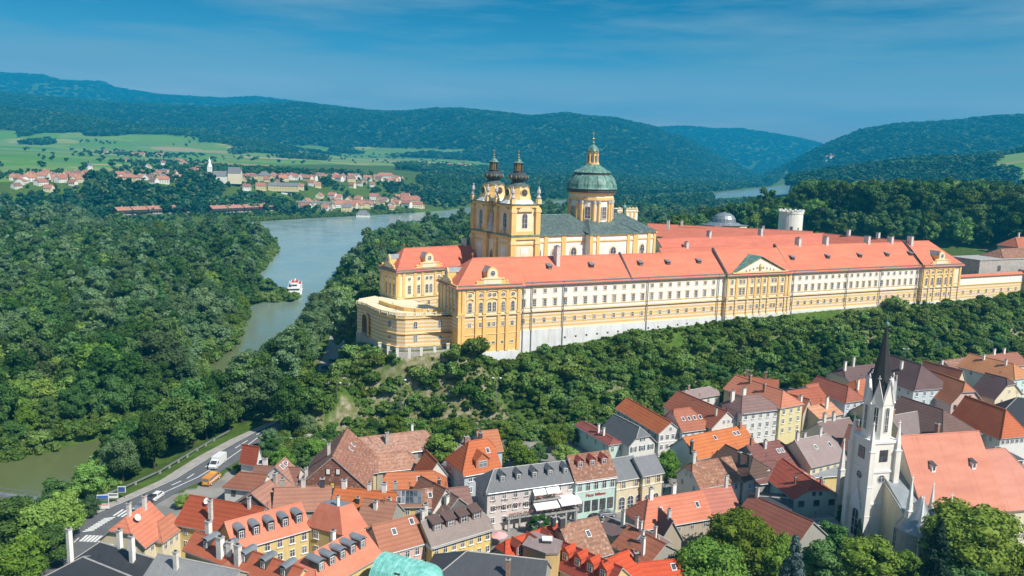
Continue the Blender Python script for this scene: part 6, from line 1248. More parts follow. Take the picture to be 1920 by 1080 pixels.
def boat():
    p=at(553,552,-6); R=empty('river_ship',(p[0],p[1],-6),math.atan2(-p[1],-p[0])-.04,'white three-deck river passenger ship on the side arm of the river','ship')
    F=MB(); L=52; w=10.6; xs=[26,25,22,17,10,0,-20,-26]; ws=[.05,.35,.62,.86,1,1,1,.85]
    for i in range(len(xs)-1):
        for s in(-1,1):
            a=(xs[i],s*w/2*ws[i]*.8,-.3);b=(xs[i+1],s*w/2*ws[i+1]*.8,-.3);c=(xs[i+1],s*w/2*ws[i+1],1.9+(.7 if i+1<2 else 0));d=(xs[i],s*w/2*ws[i],1.9+(.9 if i<2 else 0)); F.poly([a,b,c,d] if s<0 else [d,c,b,a],'white'); e=(xs[i+1],s*w/2*ws[i+1]*.79,.3)
            F.poly([(a[0],a[1]*1.02,-.3),(b[0],b[1]*1.02,-.3),(b[0],b[1]*1.1,.5),(a[0],a[1]*1.1,.5)] if s<0 else [(a[0],a[1]*1.1,.5),(b[0],b[1]*1.1,.5),(b[0],b[1]*1.02,-.3),(a[0],a[1]*1.02,-.3)],'darkmetal')
        F.poly([(xs[i],-w/2*ws[i],1.9),(xs[i+1],-w/2*ws[i+1],1.9),(xs[i+1],w/2*ws[i+1],1.9),(xs[i],w/2*ws[i],1.9)],'canvas')
    F.poly([(-26,-4.3,-.3),(-26,4.3,-.3),(-26,4.5,1.9),(-26,-4.5,1.9)],'white'); F.build('hull',R)
    for z,x0,x1,ww,nm in((1.9,-24,17,9.6,'deck'),(4.5,-23,14,9.2,'deck'),(7.1,-12,9,5.5,'wheelhouse')):
        D=MB(); D.box(x0,x1,-ww/2+.6,ww/2-.6,z,z+2.3,'white'); D.box(x0-.5,x1+1.5,-ww/2-.3,ww/2+.3,z+2.3,z+2.5,'frame'); D.box(x0+1,x1-.5,-ww/2+.55,ww/2-.55,z+.9,z+1.8,'glass'); D.box(x1-.02,x1+.03,-ww/2+1,ww/2-1,z+.8,z+1.8,'glass')
        o=D.build(nm,R); Q=MB()
        for s in(-1,1):
            for zz in (z+3.0,z+3.4): Q.tube((x0,s*(ww/2+.2),zz),(x1+1.3,s*(ww/2+.2),zz),.05,.05,'frame',4)
            for x in np.arange(x0,x1,2): Q.tube((x,s*(ww/2+.2),z+2.5),(x,s*(ww/2+.2),z+3.4),.05,.05,'frame',4)
        Q.box(x0+2,x0+14,-ww/2+.4,ww/2-.4,z+2.5,z+2.9,'red' if z>4 else 'frame'); Q.build('railing',o)
    D=MB(); D.tube((6,0,9.6),(6,0,13.2),.12,.07,'frame',6); D.tube((-6,0,9.6),(-6,0,11.8),.7,.6,'white',10); D.box(5.9,6.1,-1.4,1.4,12,12.15,'frame'); D.build('mast',R); R.scale=(.72,.8,.8)
boat()
def signboard(label,px,py,w,h,z0,cols,rz,name='billboard',cat='billboard'):
    p=at(px,py,0); R=empty(name,(p[0],p[1],0),rz,label,cat); F=MB()
    for s in(-1,1): F.tube((s*w*.35,0,0),(s*w*.35,0,z0+.3),.06,.06,'darkmetal')
    F.build('post',R); F=MB(); F.box(-w/2,w/2,-.08,.08,z0,z0+h,'frame'); n=len(cols)
    for i,c in enumerate(cols): F.box(-w/2+.12,w/2-.12,-.11,-.07,z0+.12+(h-.24)*i/n,z0+.12+(h-.24)*(i+.93)/n,c)
    F.build('panel',R)
signboard('blue and white poster billboard on the grass verge by the road',194,957,2.6,3.4,.4,['frame','pink','green','carsilver','blue'],.15)
signboard('red and yellow poster board beside the trees at the road junction',140,962,1.6,3.2,.3,['yellow','red','red','yellow'],.3)
signboard('blue direction board on the verge beyond the poster billboard',229,935,1.8,1.5,1.6,['carblue','carblue'],.1,'direction_sign','sign')
signboard('long blue information sign at the railing near the junction',132,990,3.6,1.4,.8,['frame','blue'],-.6,'information_sign','sign')
signboard('white road sign with small panels beside the direction board',213,943,2.2,1.2,1.2,['frame','carsilver'],.1,'direction_sign','sign')
def lamp(label,px,py,z,h,k=1):
    p=at(px,py,z); R=empty('street_lamp',(p[0],p[1],z),0,label,'lamp'); F=MB(); F.tube((0,0,-1),(0,0,h),.09,.06,'zinc'); F.tube((0,0,h),(.9,0,h+.15),.05,.05,'zinc'); 
    if k>1: F.tube((0,0,h),(-.9,0,h+.15),.05,.05,'zinc')
    F.build('pole',R)
    for s in ((1,-1) if k>1 else (1,)): F=MB(); F.lathe([(0,0),(.3,.05),(.28,.25),(0,.35)],(s*1.0,0,h),'frame',8); F.build('lamp_head',R)
for lab,x,y,k in (('twin-headed flood lamp on a mast amid bushes below the palace',930,760,2),('slim lamp mast on the rocky nose of the hill',752,760,1),('slim lamp mast in the bushes right of the church spire',1695,690,2),('lamp mast on the rock above the car park road',632,758,1)):
    q=at(x,y,4)[:2]; z=gz(*q)
    for _ in range(6): q=at(x,y,z)[:2]; z=gz(*q)
    lamp(lab,x,y,z,7.5 if k>1 else 6.5,k)
def rail():
    P=[at(x,y,0)[:2] for x,y in [(-60,1098),(0,1050),(60,1008),(100,984),(134,955)]]; R=empty('guard_rail',(P[1][0],P[1][1],0),0,'concrete and steel railing along the road verge at the lower left','railing'); o=P[1]; F=MB(); G=MB()
    P2=[at(x,y,0)[:2] for x,y in [(165,945),(230,920),(300,888),(370,846),(430,812)]]
    for Q in (P,P2):
        for a,b in zip(Q[:-1],Q[1:]):
            a=a-o;b=b-o;L=np.linalg.norm(b-a);t=(b-a)/L;n=np.array([-t[1],t[0]])*.12
            G.plate([(*(a-n),.55),(*(b-n),.55),(*(b+n),.55),(*(a+n),.55)],(0,0,.4),'zinc')
            for k in range(int(L/4)): p=a+t*4*k; F.box(p[0]-.2,p[0]+.2,p[1]-.2,p[1]+.2,-1,.95,'concrete')
    F.build('post',R); G.build('rail',R)
rail()
def footbridge():
    a=at(-60,918,-3)[:2]; b=at(92,938,-3)[:2]; d=b-a; L=float(np.hypot(*d)); R=empty('footbridge',(a[0],a[1],-3),math.atan2(d[1],d[0]),'grey steel footbridge over the side channel at the left edge','bridge'); F=MB(); F.box(0,L,-1,1,-.3,0,'zinc')
    for s in(-1,1):
        F.box(0,L,s-.05,s+.05,1.0,1.1,'zinc')
        for k in range(int(L/2)): F.tube((k*2,s,0),(k*2+(2 if k%2 else 0),s,1.05),.05,.05,'zinc',4)
    F.build('deck',R)
footbridge()
# people
def person_mesh(top,legs):
    J=[(0,0,.95),(0,0,1.2),(0,0,1.42),(0,0,1.55),(0,0,1.68),(.1,0,.92),(.12,.02,.5),(.13,-.02,.06),(.14,.12,.03),(-.1,0,.92),(-.13,-.04,.5),(-.14,-.12,.07),(-.14,.02,.03),(.2,0,1.4),(.27,.02,1.12),(.27,.12,.9),(-.2,0,1.4),(-.28,0,1.12),(-.27,.08,.88)]
    E=[(0,1),(1,2),(2,3),(3,4),(0,5),(5,6),(6,7),(7,8),(0,9),(9,10),(10,11),(11,12),(2,13),(13,14),(14,15),(2,16),(16,17),(17,18)]
    r=[.15,.14,.15,.06,.11,.09,.065,.045,.04,.09,.065,.045,.04,.06,.045,.035,.06,.045,.035]
    me=bpy.data.meshes.new('person'); me.from_pydata(J,E,[]); o=bpy.data.objects.new('tmp_person',me); COL.objects.link(o); m_=o.modifiers.new('s','SKIN'); 
    for i,v in enumerate(me.skin_vertices[0].data): v.radius=(r[i],r[i]*.8 if i<3 else r[i]); v.use_root=(i==0)
    o.modifiers.new('u','SUBSURF').levels=1; dg=bpy.context.evaluated_depsgraph_get(); me2=bpy.data.meshes.new_from_object(o.evaluated_get(dg)); bpy.data.objects.remove(o)
    for mm in ('skin',top,legs,'darkframe'): me2.materials.append(M[mm])
    for p in me2.polygons:
        z=p.center.z; x=abs(p.center.x); p.material_index=3 if z>1.72 else 0 if z>1.47 or (x>.22 and z<1.1) else 1 if z>.93 else 2
    me2.name='person'; return me2
PM=[person_mesh('red','carblue'),person_mesh('frame','carblue'),person_mesh('carsilver','darkframe')]
PP=[(1205,953,0,'person in red top walking past the car in front of the cream house'),(1147,953,1,'person in white top and blue trousers below the mint-green house, left one'),(1158,952,2,'person in grey top beside the one in white below the mint-green house'),(1228,942,2,'person in grey standing under the arches of the cream house'),(1192,958,1,'person in white beside the parked silver blue car')]
for x,y,k,lab in PP:
    p=at(x,y,0); o=bpy.data.objects.new('person',PM[k]); COL.objects.link(o); o.location=(p[0],p[1],.06); o.rotation_euler.z=random.uniform(0,6); tag(o,lab,'person')
TP=[((-37,24),1,'person in white standing by the parapet on the bastion terrace'),((-38.5,16),0,'person in red on the bastion terrace near the curve'),((-34,10),2,'person in grey on the bastion terrace near the palace doors'),((-29.5,9.5),1,'person in white close to the palace doors on the terrace')]
for (s,t),k,lab in TP:
    q=AF(s,t); o=bpy.data.objects.new('person',PM[k]); COL.objects.link(o); o.location=(q[0],q[1],31.53); o.rotation_euler.z=random.uniform(0,6); tag(o,lab,'person')
# cafe parasols in front of the hotel
for x,y,c,lab in ((1045,983,'canvas','white square parasol in front of the hotel terrace'),(1012,985,'canvas','white parasol left of the green bush before the hotel'),(935,1003,'pink','pale pink parasol in the street beside the yellow house'),(1208,945,'red','red sunshade stall in front of the cream house arches')):
    p=at(x,y,2.3); R=empty('parasol',(p[0],p[1],0),0,lab,'parasol'); F=MB(); F.tube((0,0,0),(0,0,2.5),.04,.04,'frame'); F.build('pole',R); F=MB(); F.lathe([(2.0,2.2),(1.95,2.32),(0,3.0)],(0,0,0),c,8); F.build('canopy',R)
# ================================================================ VEGETATION
NR=np.random.default_rng(11)
def crown_mesh(name,H,Rr,nl,leaves,ls,mname,shape='round',core=True,seed=0):
    g=np.random.default_rng(seed); lobes=[]
    z0=H*.1 if shape!='bush' else 0.0
    for i in range(nl):
        a=g.uniform(0,2*math.pi); t=g.uniform(0,1); 
        if shape=='tall': zz=z0+(H-z0)*(.06+.88*t); env=math.sin(math.pi*min(.97,.18+.72*t))**.8; rr=Rr*env*g.uniform(.15,.8); lr=Rr*g.uniform(.22,.42)*(.6+.4*env)
        elif shape=='cone': zz=z0*.35+(H-z0*.4)*t; rr=Rr*(1-t)*.75; lr=Rr*(.16+.3*(1-t))
        else:
            zz=z0+(H-z0)*(.18+.66*t); env=math.sqrt(max(.05,1-((t-.42)/.68)**2)); rr=Rr*env*g.uniform(.3,.82); lr=Rr*g.uniform(.2,.42)*(.75+.25*env)
        lobes.append((rr*math.cos(a),rr*math.sin(a),zz,lr,lr*(.8 if shape!='cone' else .6)))
    Lb=np.array(lobes); pw=Lb[:,3]**2; k=g.choice(nl,leaves,p=pw/pw.sum()); d=g.normal(size=(leaves,3)); d[:,2]+=.25; d/=np.linalg.norm(d,axis=1)[:,None]
    rad_=g.uniform(.8,1.2,leaves)[:,None]; P=Lb[k,:3]+d*np.stack([Lb[k,3],Lb[k,3],Lb[k,4]],1)*rad_
    nrm=d+g.normal(size=(leaves,3))*.55; nrm/=np.linalg.norm(nrm,axis=1)[:,None]; u=np.cross(nrm,g.normal(size=(leaves,3))); u/=np.linalg.norm(u,axis=1)[:,None]; v=np.cross(nrm,u)
    s=ls*g.uniform(.6,1.35,leaves)[:,None]
    V=np.stack([P-u*s-v*s*.6,P+u*s-v*s*.5,P+u*s*.7+v*s*.7,P-u*s*.6+v*s*.8],1).reshape(-1,3); Fq=np.arange(leaves*4).reshape(-1,4)
    verts=V.tolist(); faces=Fq.tolist()
    if core:  # unseen solid lobes added behind the leaves to block light
        bm=bmesh.new(); bmesh.ops.create_icosphere(bm,subdivisions=1,radius=1); iv=np.array([q.co[:] for q in bm.verts]); fv=[[q.index for q in f.verts] for f in bm.faces]; bm.free()
        for lb in lobes:
            o=len(verts); verts+=(np.array(lb[:3])+iv*np.array([lb[3],lb[3],lb[4]])*.84).tolist(); faces+=[[o+q for q in f] for f in fv]
    me=bpy.data.meshes.new(name); me.from_pydata(verts,[],faces); me.materials.append(M[mname]); me.update(); return me
def trunk_mesh(H,r,shape='round',seed=0):
    F=MB(); g=random.Random(seed); top=H*(.9 if shape=='cone' else .6); F.tube((0,0,-1.2),(g.uniform(-.2,.2),0,H*.3),r,r*.75,'bark',7); F.tube((0,0,H*.3),(.1,.1,top),r*.75,r*.25,'bark',6)
    if shape!='cone':
        for i in range(6):
            a=i*1.05+g.uniform(-.3,.3); z=H*g.uniform(.25,.42); F.tube((0,0,z),(H*.22*math.cos(a),H*.22*math.sin(a),z+H*g.uniform(.15,.3)),r*.4,r*.12,'bark',5)
    return F.mesh('trunk')
PROTO={}
def proto(key,H,Rr,nl,leaves,ls,mname,shape,seed): PROTO[key]=(crown_mesh('crown',H,Rr,nl,leaves,ls,mname,shape,True,seed),trunk_mesh(H,Rr*.07,shape,seed),H,Rr)
for i,(k,m_) in enumerate((('leafA','leaf'),('leafB','leaf'),('leafC','leaf'),('willA','willow'),('willB','willow'),('brA','bright'),('brB','bright'))): proto(k,15,4.9+.5*(i%3),30+3*i,5600,.26 if 'wil' not in k else .22,m_,'round',20+i)
proto('tallA',15,3.5,34,5200,.24,'willow','tall',51); proto('tallB',15,3.7,34,5200,.25,'leaf','tall',52)
proto('big',15,7.2,60,14000,.24,'bright','round',77); proto('conA',15,3.2,60,5200,.22,'needle','cone',41); proto('spruce',15,3.4,60,5600,.22,'spruceblue','cone',43)
for i in range(3): PROTO['bush%d'%i]=(crown_mesh('foliage',3,2.1,13,1000,.19,'bush','bush',True,60+i),None,3,2.1)
KTREE={'tallA':'tall silvery','tallB':'tall slender green','leafA':'dark green','leafB':'mid green','leafC':'deep green','willA':'grey-green','willB':'silvery green','brA':'bright green','brB':'yellow-green','big':'bright green','conA':'dark conifer','spruce':'blue-grey'}
def tree(key,x,y,z,h,rz,label,group=None,wide=1.0,cat='tree',name=None,color=None):
    cm,tm,H,Rr=PROTO[key]; s=h/H; nm=name or ('conifer' if key in('conA','spruce') else 'broadleaf_tree')
    R=empty(nm,(x,y,z),rz,label,cat,group)
    R.scale=(s*wide,s*wide,s); inst('trunk',tm,R,(0,0,0)); inst('crown',cm,R,(0,0,0),0,color); return R
def ground_px(px,py,zc):
    """base of a thing whose middle, zc metres above the ground, shows at this pixel"""
    z=0
    for _ in range(8): q=at(px,py,z+zc); z=gz(q[0],q[1])
    return q[0],q[1],z,float(np.linalg.norm(q-CPOS))/CF
# placed trees: key, centre px, radius px, height m, label
PT=[('big',1330,1062,66,13,'big bright round tree at the bottom, left of the blue spruce'),('big',1392,1005,62,14,'tall bright green tree behind the big round tree at the bottom'),('brA',1455,1035,40,11,'bright green tree touching the blue spruce'),
('spruce',1488,1062,30,15,'blue-grey spruce at the bottom edge'),('leafA',1550,1050,42,11,'dull green tree right of the blue spruce'),('brB',1632,1050,55,12,'yellow-green tree in front of the church facade'),('leafB',1565,1003,30,8,'dark bush-like tree below the shop pavilion'),
('conA',1610,1000,12,8,'small dark conifer at the foot of the church tower'),('conA',1757,1040,32,18,'tall dark conifer beside the conical roofed wall tower'),('big',1822,1000,80,17,'huge walnut-like tree in front of the parish church'),('brA',1890,1050,48,12,'green tree at the bottom right corner'),('leafB',1800,1072,50,9,'green bush at the bottom under the huge tree'),
('brA',1251,866,27,9,'round green tree at the end of the hotel row'),('leafB',1012,978,20,5,'green bush tree in front of the hotel terrace'),('brB',827,838,32,10,'green tree beside the old barn'),('leafA',793,888,24,6,'dark tree behind the low shed'),
('brA',110,955,40,12,'dark leafy tree beside the road junction'),('brB',70,975,40,12,'leafy tree left of the junction tree'),('leafA',22,975,46,13,'broad tree at the left edge above the road'),('brA',28,1042,46,12,'leafy tree at the lower left corner'),('leafB',90,1015,36,9,'tree between the guard rail and the channel'),('willA',165,945,20,5,'small silvery tree behind the poster board'),
('conA',1277,738,9,8,'small yellowish conifer at the foot of the slope'),('brA',345,935,14,4,'clipped bush beside the brown-roofed white house')]
FIXED=[]
for key,px,py,rp,h,lab in PT:
    x,y,z,k=ground_px(px,py,h*.6); R0=PROTO[key][3]*h/15; tree(key,x,y,z,h,NR.uniform(0,6),lab,wide=min(2.2,max(.6,rp*k/R0))); FIXED.append((x,y))
# scatter of the woods
def scatter(x0,x1,y0,y1,s,seed):
    g=np.random.default_rng(seed); xs=np.arange(x0,x1,s); ys=np.arange(y0,y1,s*.87); Xg,Yg=np.meshgrid(xs,ys); Xg=Xg+(np.arange(len(ys))%2)[:,None]*s/2; x=(Xg+g.uniform(-.36,.36,Xg.shape)*s).ravel(); y=(Yg+g.uniform(-.36,.36,Yg.shape)*s).ravel(); return x,y
CLEAR=[[(597,700),(604,655),(622,612),(668,606),(672,640),(650,668),(640,700)],[(448,650),(478,600),(520,577),(575,562),(590,575),(555,600),(520,632),(468,655)],[(524,446),(628,442),(612,470),(608,505),(575,530),(540,575),(536,530),(500,520),(486,528),(488,505),(512,480)],[(1335,366),(1440,357),(1500,344),(1510,350),(1485,363),(1460,369),(1340,374)]]
def unclear(x,y,z):
    v=np.stack([x,y,z],1)-CPOS; d=v@_f; px=960+CF*(v@_r)/d; py=540-CF*(v@_u)/d; m=np.zeros(x.shape,bool)
    for C_ in CLEAR: m|=inside(C_,px,py)
    return m
def inframe(x,y,z,m=60):
    v=np.stack([x,y,z],1)-CPOS; d=v@_f; px=960+CF*(v@_r)/d; py=540-CF*(v@_u)/d; return (d>10)&(px>-m)&(px<1920+m)&(py<1080+m*1.5)&(py>-m),px,py,d
GRASS=wp([(668,590),(700,560),(660,600),(655,622),(610,640),(590,690),(600,640),(640,598)],1); VERGE=wp([(135,975),(180,930),(300,880),(420,815),(460,800),(470,830),(300,912),(225,948)],0)
def ok(x,y,edge=3.0):
    m=np.ones(x.shape,bool)
    for W in WATER: m&=sdf(W,x,y)>edge
    m&=sdf(ROADP,x,y)>4.5; m&=sdf(LOT,x,y)>3.5; m&=~inside(GRASS,x,y); m&=~inside(VERGE,x,y); return m
NX,NY,NK,NH,NW=[],[],[],[],[]
x,y=scatter(-620,900,175,640,7.6,1); x2,y2=scatter(-900,1400,640,1250,9.4,2); x=np.r_[x,x2]; y=np.r_[y,y2]
h,wh,dn,dt,dpl,ff=terrain(x,y); m=ok(x,y)&(dt>2.5)&(dn<=4)&(dpl>6)
q=np.stack([x-AO[0],y-AO[1]]); s_=q[0]*Ad[0]+q[1]*Ad[1]; t_=q[0]*An[0]+q[1]*An[1]
hillz=(t_<8)&(s_>-66)&(dpl<62)
m&=~hillz; m&=~((dpl<26)&(s_<-20)&(t_<30)); m&=~((s_>214)&(s_<330)&(t_<75)&(t_>0))
m&=h>-5.2; fr,px,py,dd=inframe(x,y,h+8); m&=fr
x,y,h,dd,px,py,s_,t_=[a[m] for a in (x,y,h,dd,px,py,s_,t_)]
vn=fbm(x/90+3,y/90,3); vb=NR.random(len(x)); park=(sdf(PARKH,x,y)<70)
hs_=np.clip(NR.normal(15.5,3.2,len(x)),8,24)
hs=hs_*np.where(park,1.15,1.0); left=(px<640)
shore=np.min([np.abs(sdf(W,x,y)) for W in WATER[:1]],axis=0); hs=np.where(shore<14,hs*.72,hs)
keys=np.where(park,np.where(vb<.5,'leafA',np.where(vb<.75,'leafC',np.where(vb<.93,'brB','conA'))),np.where(vn>.47,np.where(vb<.6,'willA','willB'),np.where(vb<.3,'leafA',np.where(vb<.55,'leafB',np.where(vb<.75,'leafC',np.where(vb<.87,'willB','brB'))))))
keys=np.where((px<200)&(py>690)&(vb>.5),'brB',keys); vt=NR.random(len(x)); keys=np.where((~park)&(vt<.2),np.where(vt<.12,'tallA','tallB'),keys); hs=np.where((~park)&(vt<.2)&(shore>14),hs*1.25,hs)
for f_ in (.9,.6):
    hs=np.where(unclear(x,y,h+hs*f_),hs*.5,hs)
drop=unclear(x,y,h+hs*.85)|unclear(x,y,h+hs*.45)
order=np.array([i for i in np.argsort(dd/hs) if not drop[i]])
hid=(px>640)&(px<1330)&(s_>-40)&(~park)  # behind the abbey: only their tops show
order=[i for i in order if not hid[i]]+[i for i in order if hid[i]]
NIND=270
def zone(i):
    if park[i]: return 'in the park wood behind the abbey'
    if px[i]<470 and y[i]>0 and inside(WATER[0],np.array([x[i]]),np.array([y[i]+0]))[0]: return 'by the water'
    if y[i]<330: return 'between the road and the side channel'
    if px[i]<540: return 'in the riverside wood left of the side arm'
    return 'in the wood between the side arm and the abbey rock'
for i in order[:NIND]:
    kw=str(keys[i]); zz=zone(i); lab='%s tree %s'%(KTREE[kw].replace('dark conifer','dark conifer'),zz)
    tree(kw,x[i],y[i],h[i],hs[i],NR.uniform(0,6),lab.replace('conifer tree','conifer'),'%s trees %s'%(KTREE[kw],zz),wide=NR.uniform(.8,1.2))
# the rest of the woods: one object per kind of wood, real instances of the same trees
def gn_scatter(name,pts,meshes,label=None):
    """pts: list of (x,y,z,scale,rot,wide,index)"""
    P=np.array([p[:3] for p in pts],float); me=bpy.data.meshes.new(name); me.vertices.add(len(P)); me.vertices.foreach_set('co',P.ravel())
    def attr(n,t,v): a=me.attributes.new(n,t,'POINT'); a.data.foreach_set('vector' if t=='FLOAT_VECTOR' else 'value',np.asarray(v).ravel())
    attr('sc','FLOAT_VECTOR',np.array([[p[3]*p[5],p[3]*p[5],p[3]] for p in pts],float)); attr('rt','FLOAT_VECTOR',np.array([[0,0,p[4]] for p in pts],float)); attr('ix','INT',np.array([p[6] for p in pts],int))
    o=bpy.data.objects.new(name,me); COL.objects.link(o)
    ng=bpy.data.node_groups.new(name,'GeometryNodeTree'); ng.interface.new_socket('Geometry',in_out='INPUT',socket_type='NodeSocketGeometry'); ng.interface.new_socket('Geometry',in_out='OUTPUT',socket_type='NodeSocketGeometry')
    N=ng.nodes; gi=N.new('NodeGroupInput'); go=N.new('NodeGroupOutput'); jn=N.new('GeometryNodeJoinGeometry')
    def na_(n,t): a=N.new('GeometryNodeInputNamedAttribute'); a.data_type=t; a.inputs[0].default_value=n; return a.outputs[0]
    for k,ms in enumerate(meshes):
        po=bpy.data.objects.new(name+'_source',ms); oi=N.new('GeometryNodeObjectInfo'); oi.inputs[0].default_value=po; oi.inputs['As Instance'].default_value=True
        ip=N.new('GeometryNodeInstanceOnPoints'); cmp=N.new('FunctionNodeCompare'); cmp.data_type='INT'; cmp.operation='EQUAL'; ng.links.new(na_('ix','INT'),cmp.inputs[2]); cmp.inputs[3].default_value=k
        ng.links.new(gi.outputs[0],ip.inputs['Points']); ng.links.new(cmp.outputs[0],ip.inputs['Selection']); ng.links.new(oi.outputs['Geometry'],ip.inputs['Instance'])
        er=N.new('FunctionNodeEulerToRotation'); ng.links.new(na_('rt','FLOAT_VECTOR'),er.inputs[0]); ng.links.new(er.outputs[0],ip.inputs['Rotation']); ng.links.new(na_('sc','FLOAT_VECTOR'),ip.inputs['Scale']); ng.links.new(ip.outputs[0],jn.inputs[0])
    ng.links.new(jn.outputs[0],go.inputs[0]); md=o.modifiers.new('scatter','NODES'); md.node_group=ng; tag(o,kind='stuff'); return o
MID={}
for i,(k,m_) in enumerate((('leafA','leaf'),('leafB','leaf'),('leafC','leaf'),('willA','willow'),('willB','willow'),('brB','bright'))): MID[k]=(len(MID),crown_mesh('wood_crown',15,5.0+.5*(i%3),26+i,2400,.4,m_,'round',True,120+i))
MID['tallA']=(len(MID),crown_mesh('wood_crown',15,3.6,28,2200,.36,'willow','tall',True,151)); MID['tallB']=(len(MID),crown_mesh('wood_crown',15,3.8,28,2200,.36,'leaf','tall',True,152))
MID['conA']=(len(MID),crown_mesh('wood_conifer',15,3.2,30,1200,.45,'needle','cone',True,140))
pts=[(x[i],y[i],h[i]-.5,hs[i]/15,NR.uniform(0,6),NR.uniform(.82,1.25),MID.get(str(keys[i]),(0,))[0]) for i in order[NIND:]]
gn_scatter('riverside_woodland',pts,[v[1] for v in MID.values()])
print('near woodland',len(pts))
# ---- bushes and small trees on the abbey rock
x,y=scatter(-100,330,190,420,2.9,5); h,wh,dn,dt,dpl,ff=terrain(x,y)
q=np.stack([x-AO[0],y-AO[1]]); s_=q[0]*Ad[0]+q[1]*Ad[1]; t_=q[0]*An[0]+q[1]*An[1]
m=(dpl>np.where((s_<-12)&(t_<14),5.5,2.2))&(dpl<66)&(dt>1.0)&ok(x,y,2)&((t_<8)|(s_<-30))&(s_>-85)
bare=((fbm(x/10,y/10,3)>.585)|((s_<-25)&(t_<6)&(fbm(x/6+4,y/6,3)>.56))); m&=~(bare&(NR.random(len(x))<.8)); m&=~((s_>112)&(s_<168)&(dpl<6)); m&=~((dt>58))
fr,px,py,dd=inframe(x,y,h+1); m&=fr; x,y,h,dt,dpl,dd,s_,t_=[a[m] for a in (x,y,h,dt,dpl,dd,s_,t_)]
fd=dt/(dt+dpl); size=np.clip(NR.lognormal(.82,.38,len(x)),1.2,5.2)*np.where(dpl<5,.65,1); tr=(NR.random(len(x))<.2*ss(.55,.1,fd))&(dpl>13)
idx=[i for i in np.argsort(dd/np.maximum(size,1))]
nb=0; bp=[]; nt_=0
for i in idx:
    if tr[i] and nt_<60:
        k=['leafB','brA','leafC','willB','leafA'][int(NR.integers(5))]; tree(k,x[i],y[i],h[i]-.6,NR.uniform(5,8.5),NR.uniform(0,6),'small %s tree on the slope below the palace'%KTREE[k],'%s trees on the palace slope'%KTREE[k],wide=1.15,name='small_tree'); nt_+=1
    elif nb<240:
        me_=PROTO['bush%d'%(nb%3)][0]; o=bpy.data.objects.new('shrub',me_); COL.objects.link(o); o.location=(x[i],y[i],h[i]-.5); o.rotation_euler.z=NR.uniform(0,6); s=size[i]/3*1.25; o.scale=(s*1.2,s*1.2,s)
        w='low on the slope near the town roofs' if fd[i]<.45 else 'high on the slope close under the palace wall'; tag(o,'green shrub '+w,'shrub','shrubs '+w); nb+=1
    else: bp.append((x[i],y[i],h[i]-.5,size[i]/3*1.25,NR.uniform(0,6),1.2,int(NR.integers(3))))
# grass tufts and low scrub between, far too many to count
x,y=scatter(-90,330,190,420,1.35,9); h,wh,dn,dt,dpl,ff=terrain(x,y); q=np.stack([x-AO[0],y-AO[1]]); s_=q[0]*Ad[0]+q[1]*Ad[1]; t_=q[0]*An[0]+q[1]*An[1]
m=(dpl>np.where((s_<-12)&(t_<14),5,1.5))&(dpl<66)&(dt>.5)&ok(x,y,2)&((t_<8)|(s_<-30))&(s_>-85)&(fbm(x/5,y/5,3)>.33)&(dt<58)&~((s_>112)&(s_<168)&(dpl<4)); fr,px,py,dd=inframe(x,y,h); m&=fr
for a,b,c in zip(x[m],y[m],h[m]): bp.append((a,b,c-.35,NR.uniform(.2,.42),NR.uniform(0,6),1.3,int(NR.integers(3))))
x,y=scatter(-80,260,200,330,1.9,15); DI_=sdf(TOWN,x,y); m=(DI_<0)&(DI_>-10)&(sdf(ROADP,x,y)>5)&(NR.random(len(x))<.75)
for f_ in FOOT:
    if len(f_)==4: m&=sdf(f_,x,y)>1.2
x,y=x[m],y[m]; h,wh,dn,dt,dpl,ff=terrain(x,y); fr,px,py,dd=inframe(x,y,h)
for a,b,c in zip(x[fr],y[fr],h[fr]): bp.append((a,b,c-.4,NR.uniform(.45,1.25),NR.uniform(0,6),1.2,int(NR.integers(3))))
# shrubs fringing the water
x,y=scatter(-620,700,175,1250,3.4,12); dw=np.min([sdf(W,x,y) for W in WATER[:1]],axis=0); m=(dw>.8)&(dw<11); x,y=x[m],y[m]; h,wh,dn,dt,dpl,ff=terrain(x,y); m=(dt>2)&(dn<9)&(sdf(ROADP,x,y)>3)&(sdf(LOT,x,y)>2); fr,px,py,dd=inframe(x,y,h); m&=fr
for a,b,c in zip(x[m],y[m],h[m]): bp.append((a,b,c-.6,NR.uniform(.9,1.9),NR.uniform(0,6),1.1,int(NR.integers(3))))
gn_scatter('slope_undergrowth',bp,[PROTO['bush%d'%i][0] for i in range(3)]); print('undergrowth',len(bp))
# greenery between the town houses at the foot of the slope and in yards
gpx=[(560,845),(590,838),(620,815),(640,850),(510,835),(530,860),(500,860),(860,800),(900,815),(930,850),(960,830),(985,860),(1010,845),(1040,820),(1075,815),(1100,800),(1130,795),(890,845),(700,800),(740,795),(1240,765),(1290,720),(1345,715),(1500,712),(1540,700),(1420,790),(1445,808),(1470,812),(1600,790),(870,985),(1010,1005),(1700,1060),(1590,965),(940,800),(850,810),(605,865),(575,870),(1060,850),(1000,880),(970,845),(1220,745),(1180,775)]
for n_,(a,b) in enumerate(gpx):
    k=['leafB','brA','leafC','brB'][n_%4]; hh=[6,7.5,5,8][n_%4]; X_,Y_,Z_,kk=ground_px(a,b,hh*.6)
    if any(inside(f_,np.array([X_]),np.array([Y_]))[0] for f_ in FOOT): continue
    tree(k,X_,Y_,Z_,hh,n_,'%s garden tree at the foot of the slope among the houses'%KTREE[k],'%s garden trees by the houses'%KTREE[k],name='garden_tree',wide=1.2)

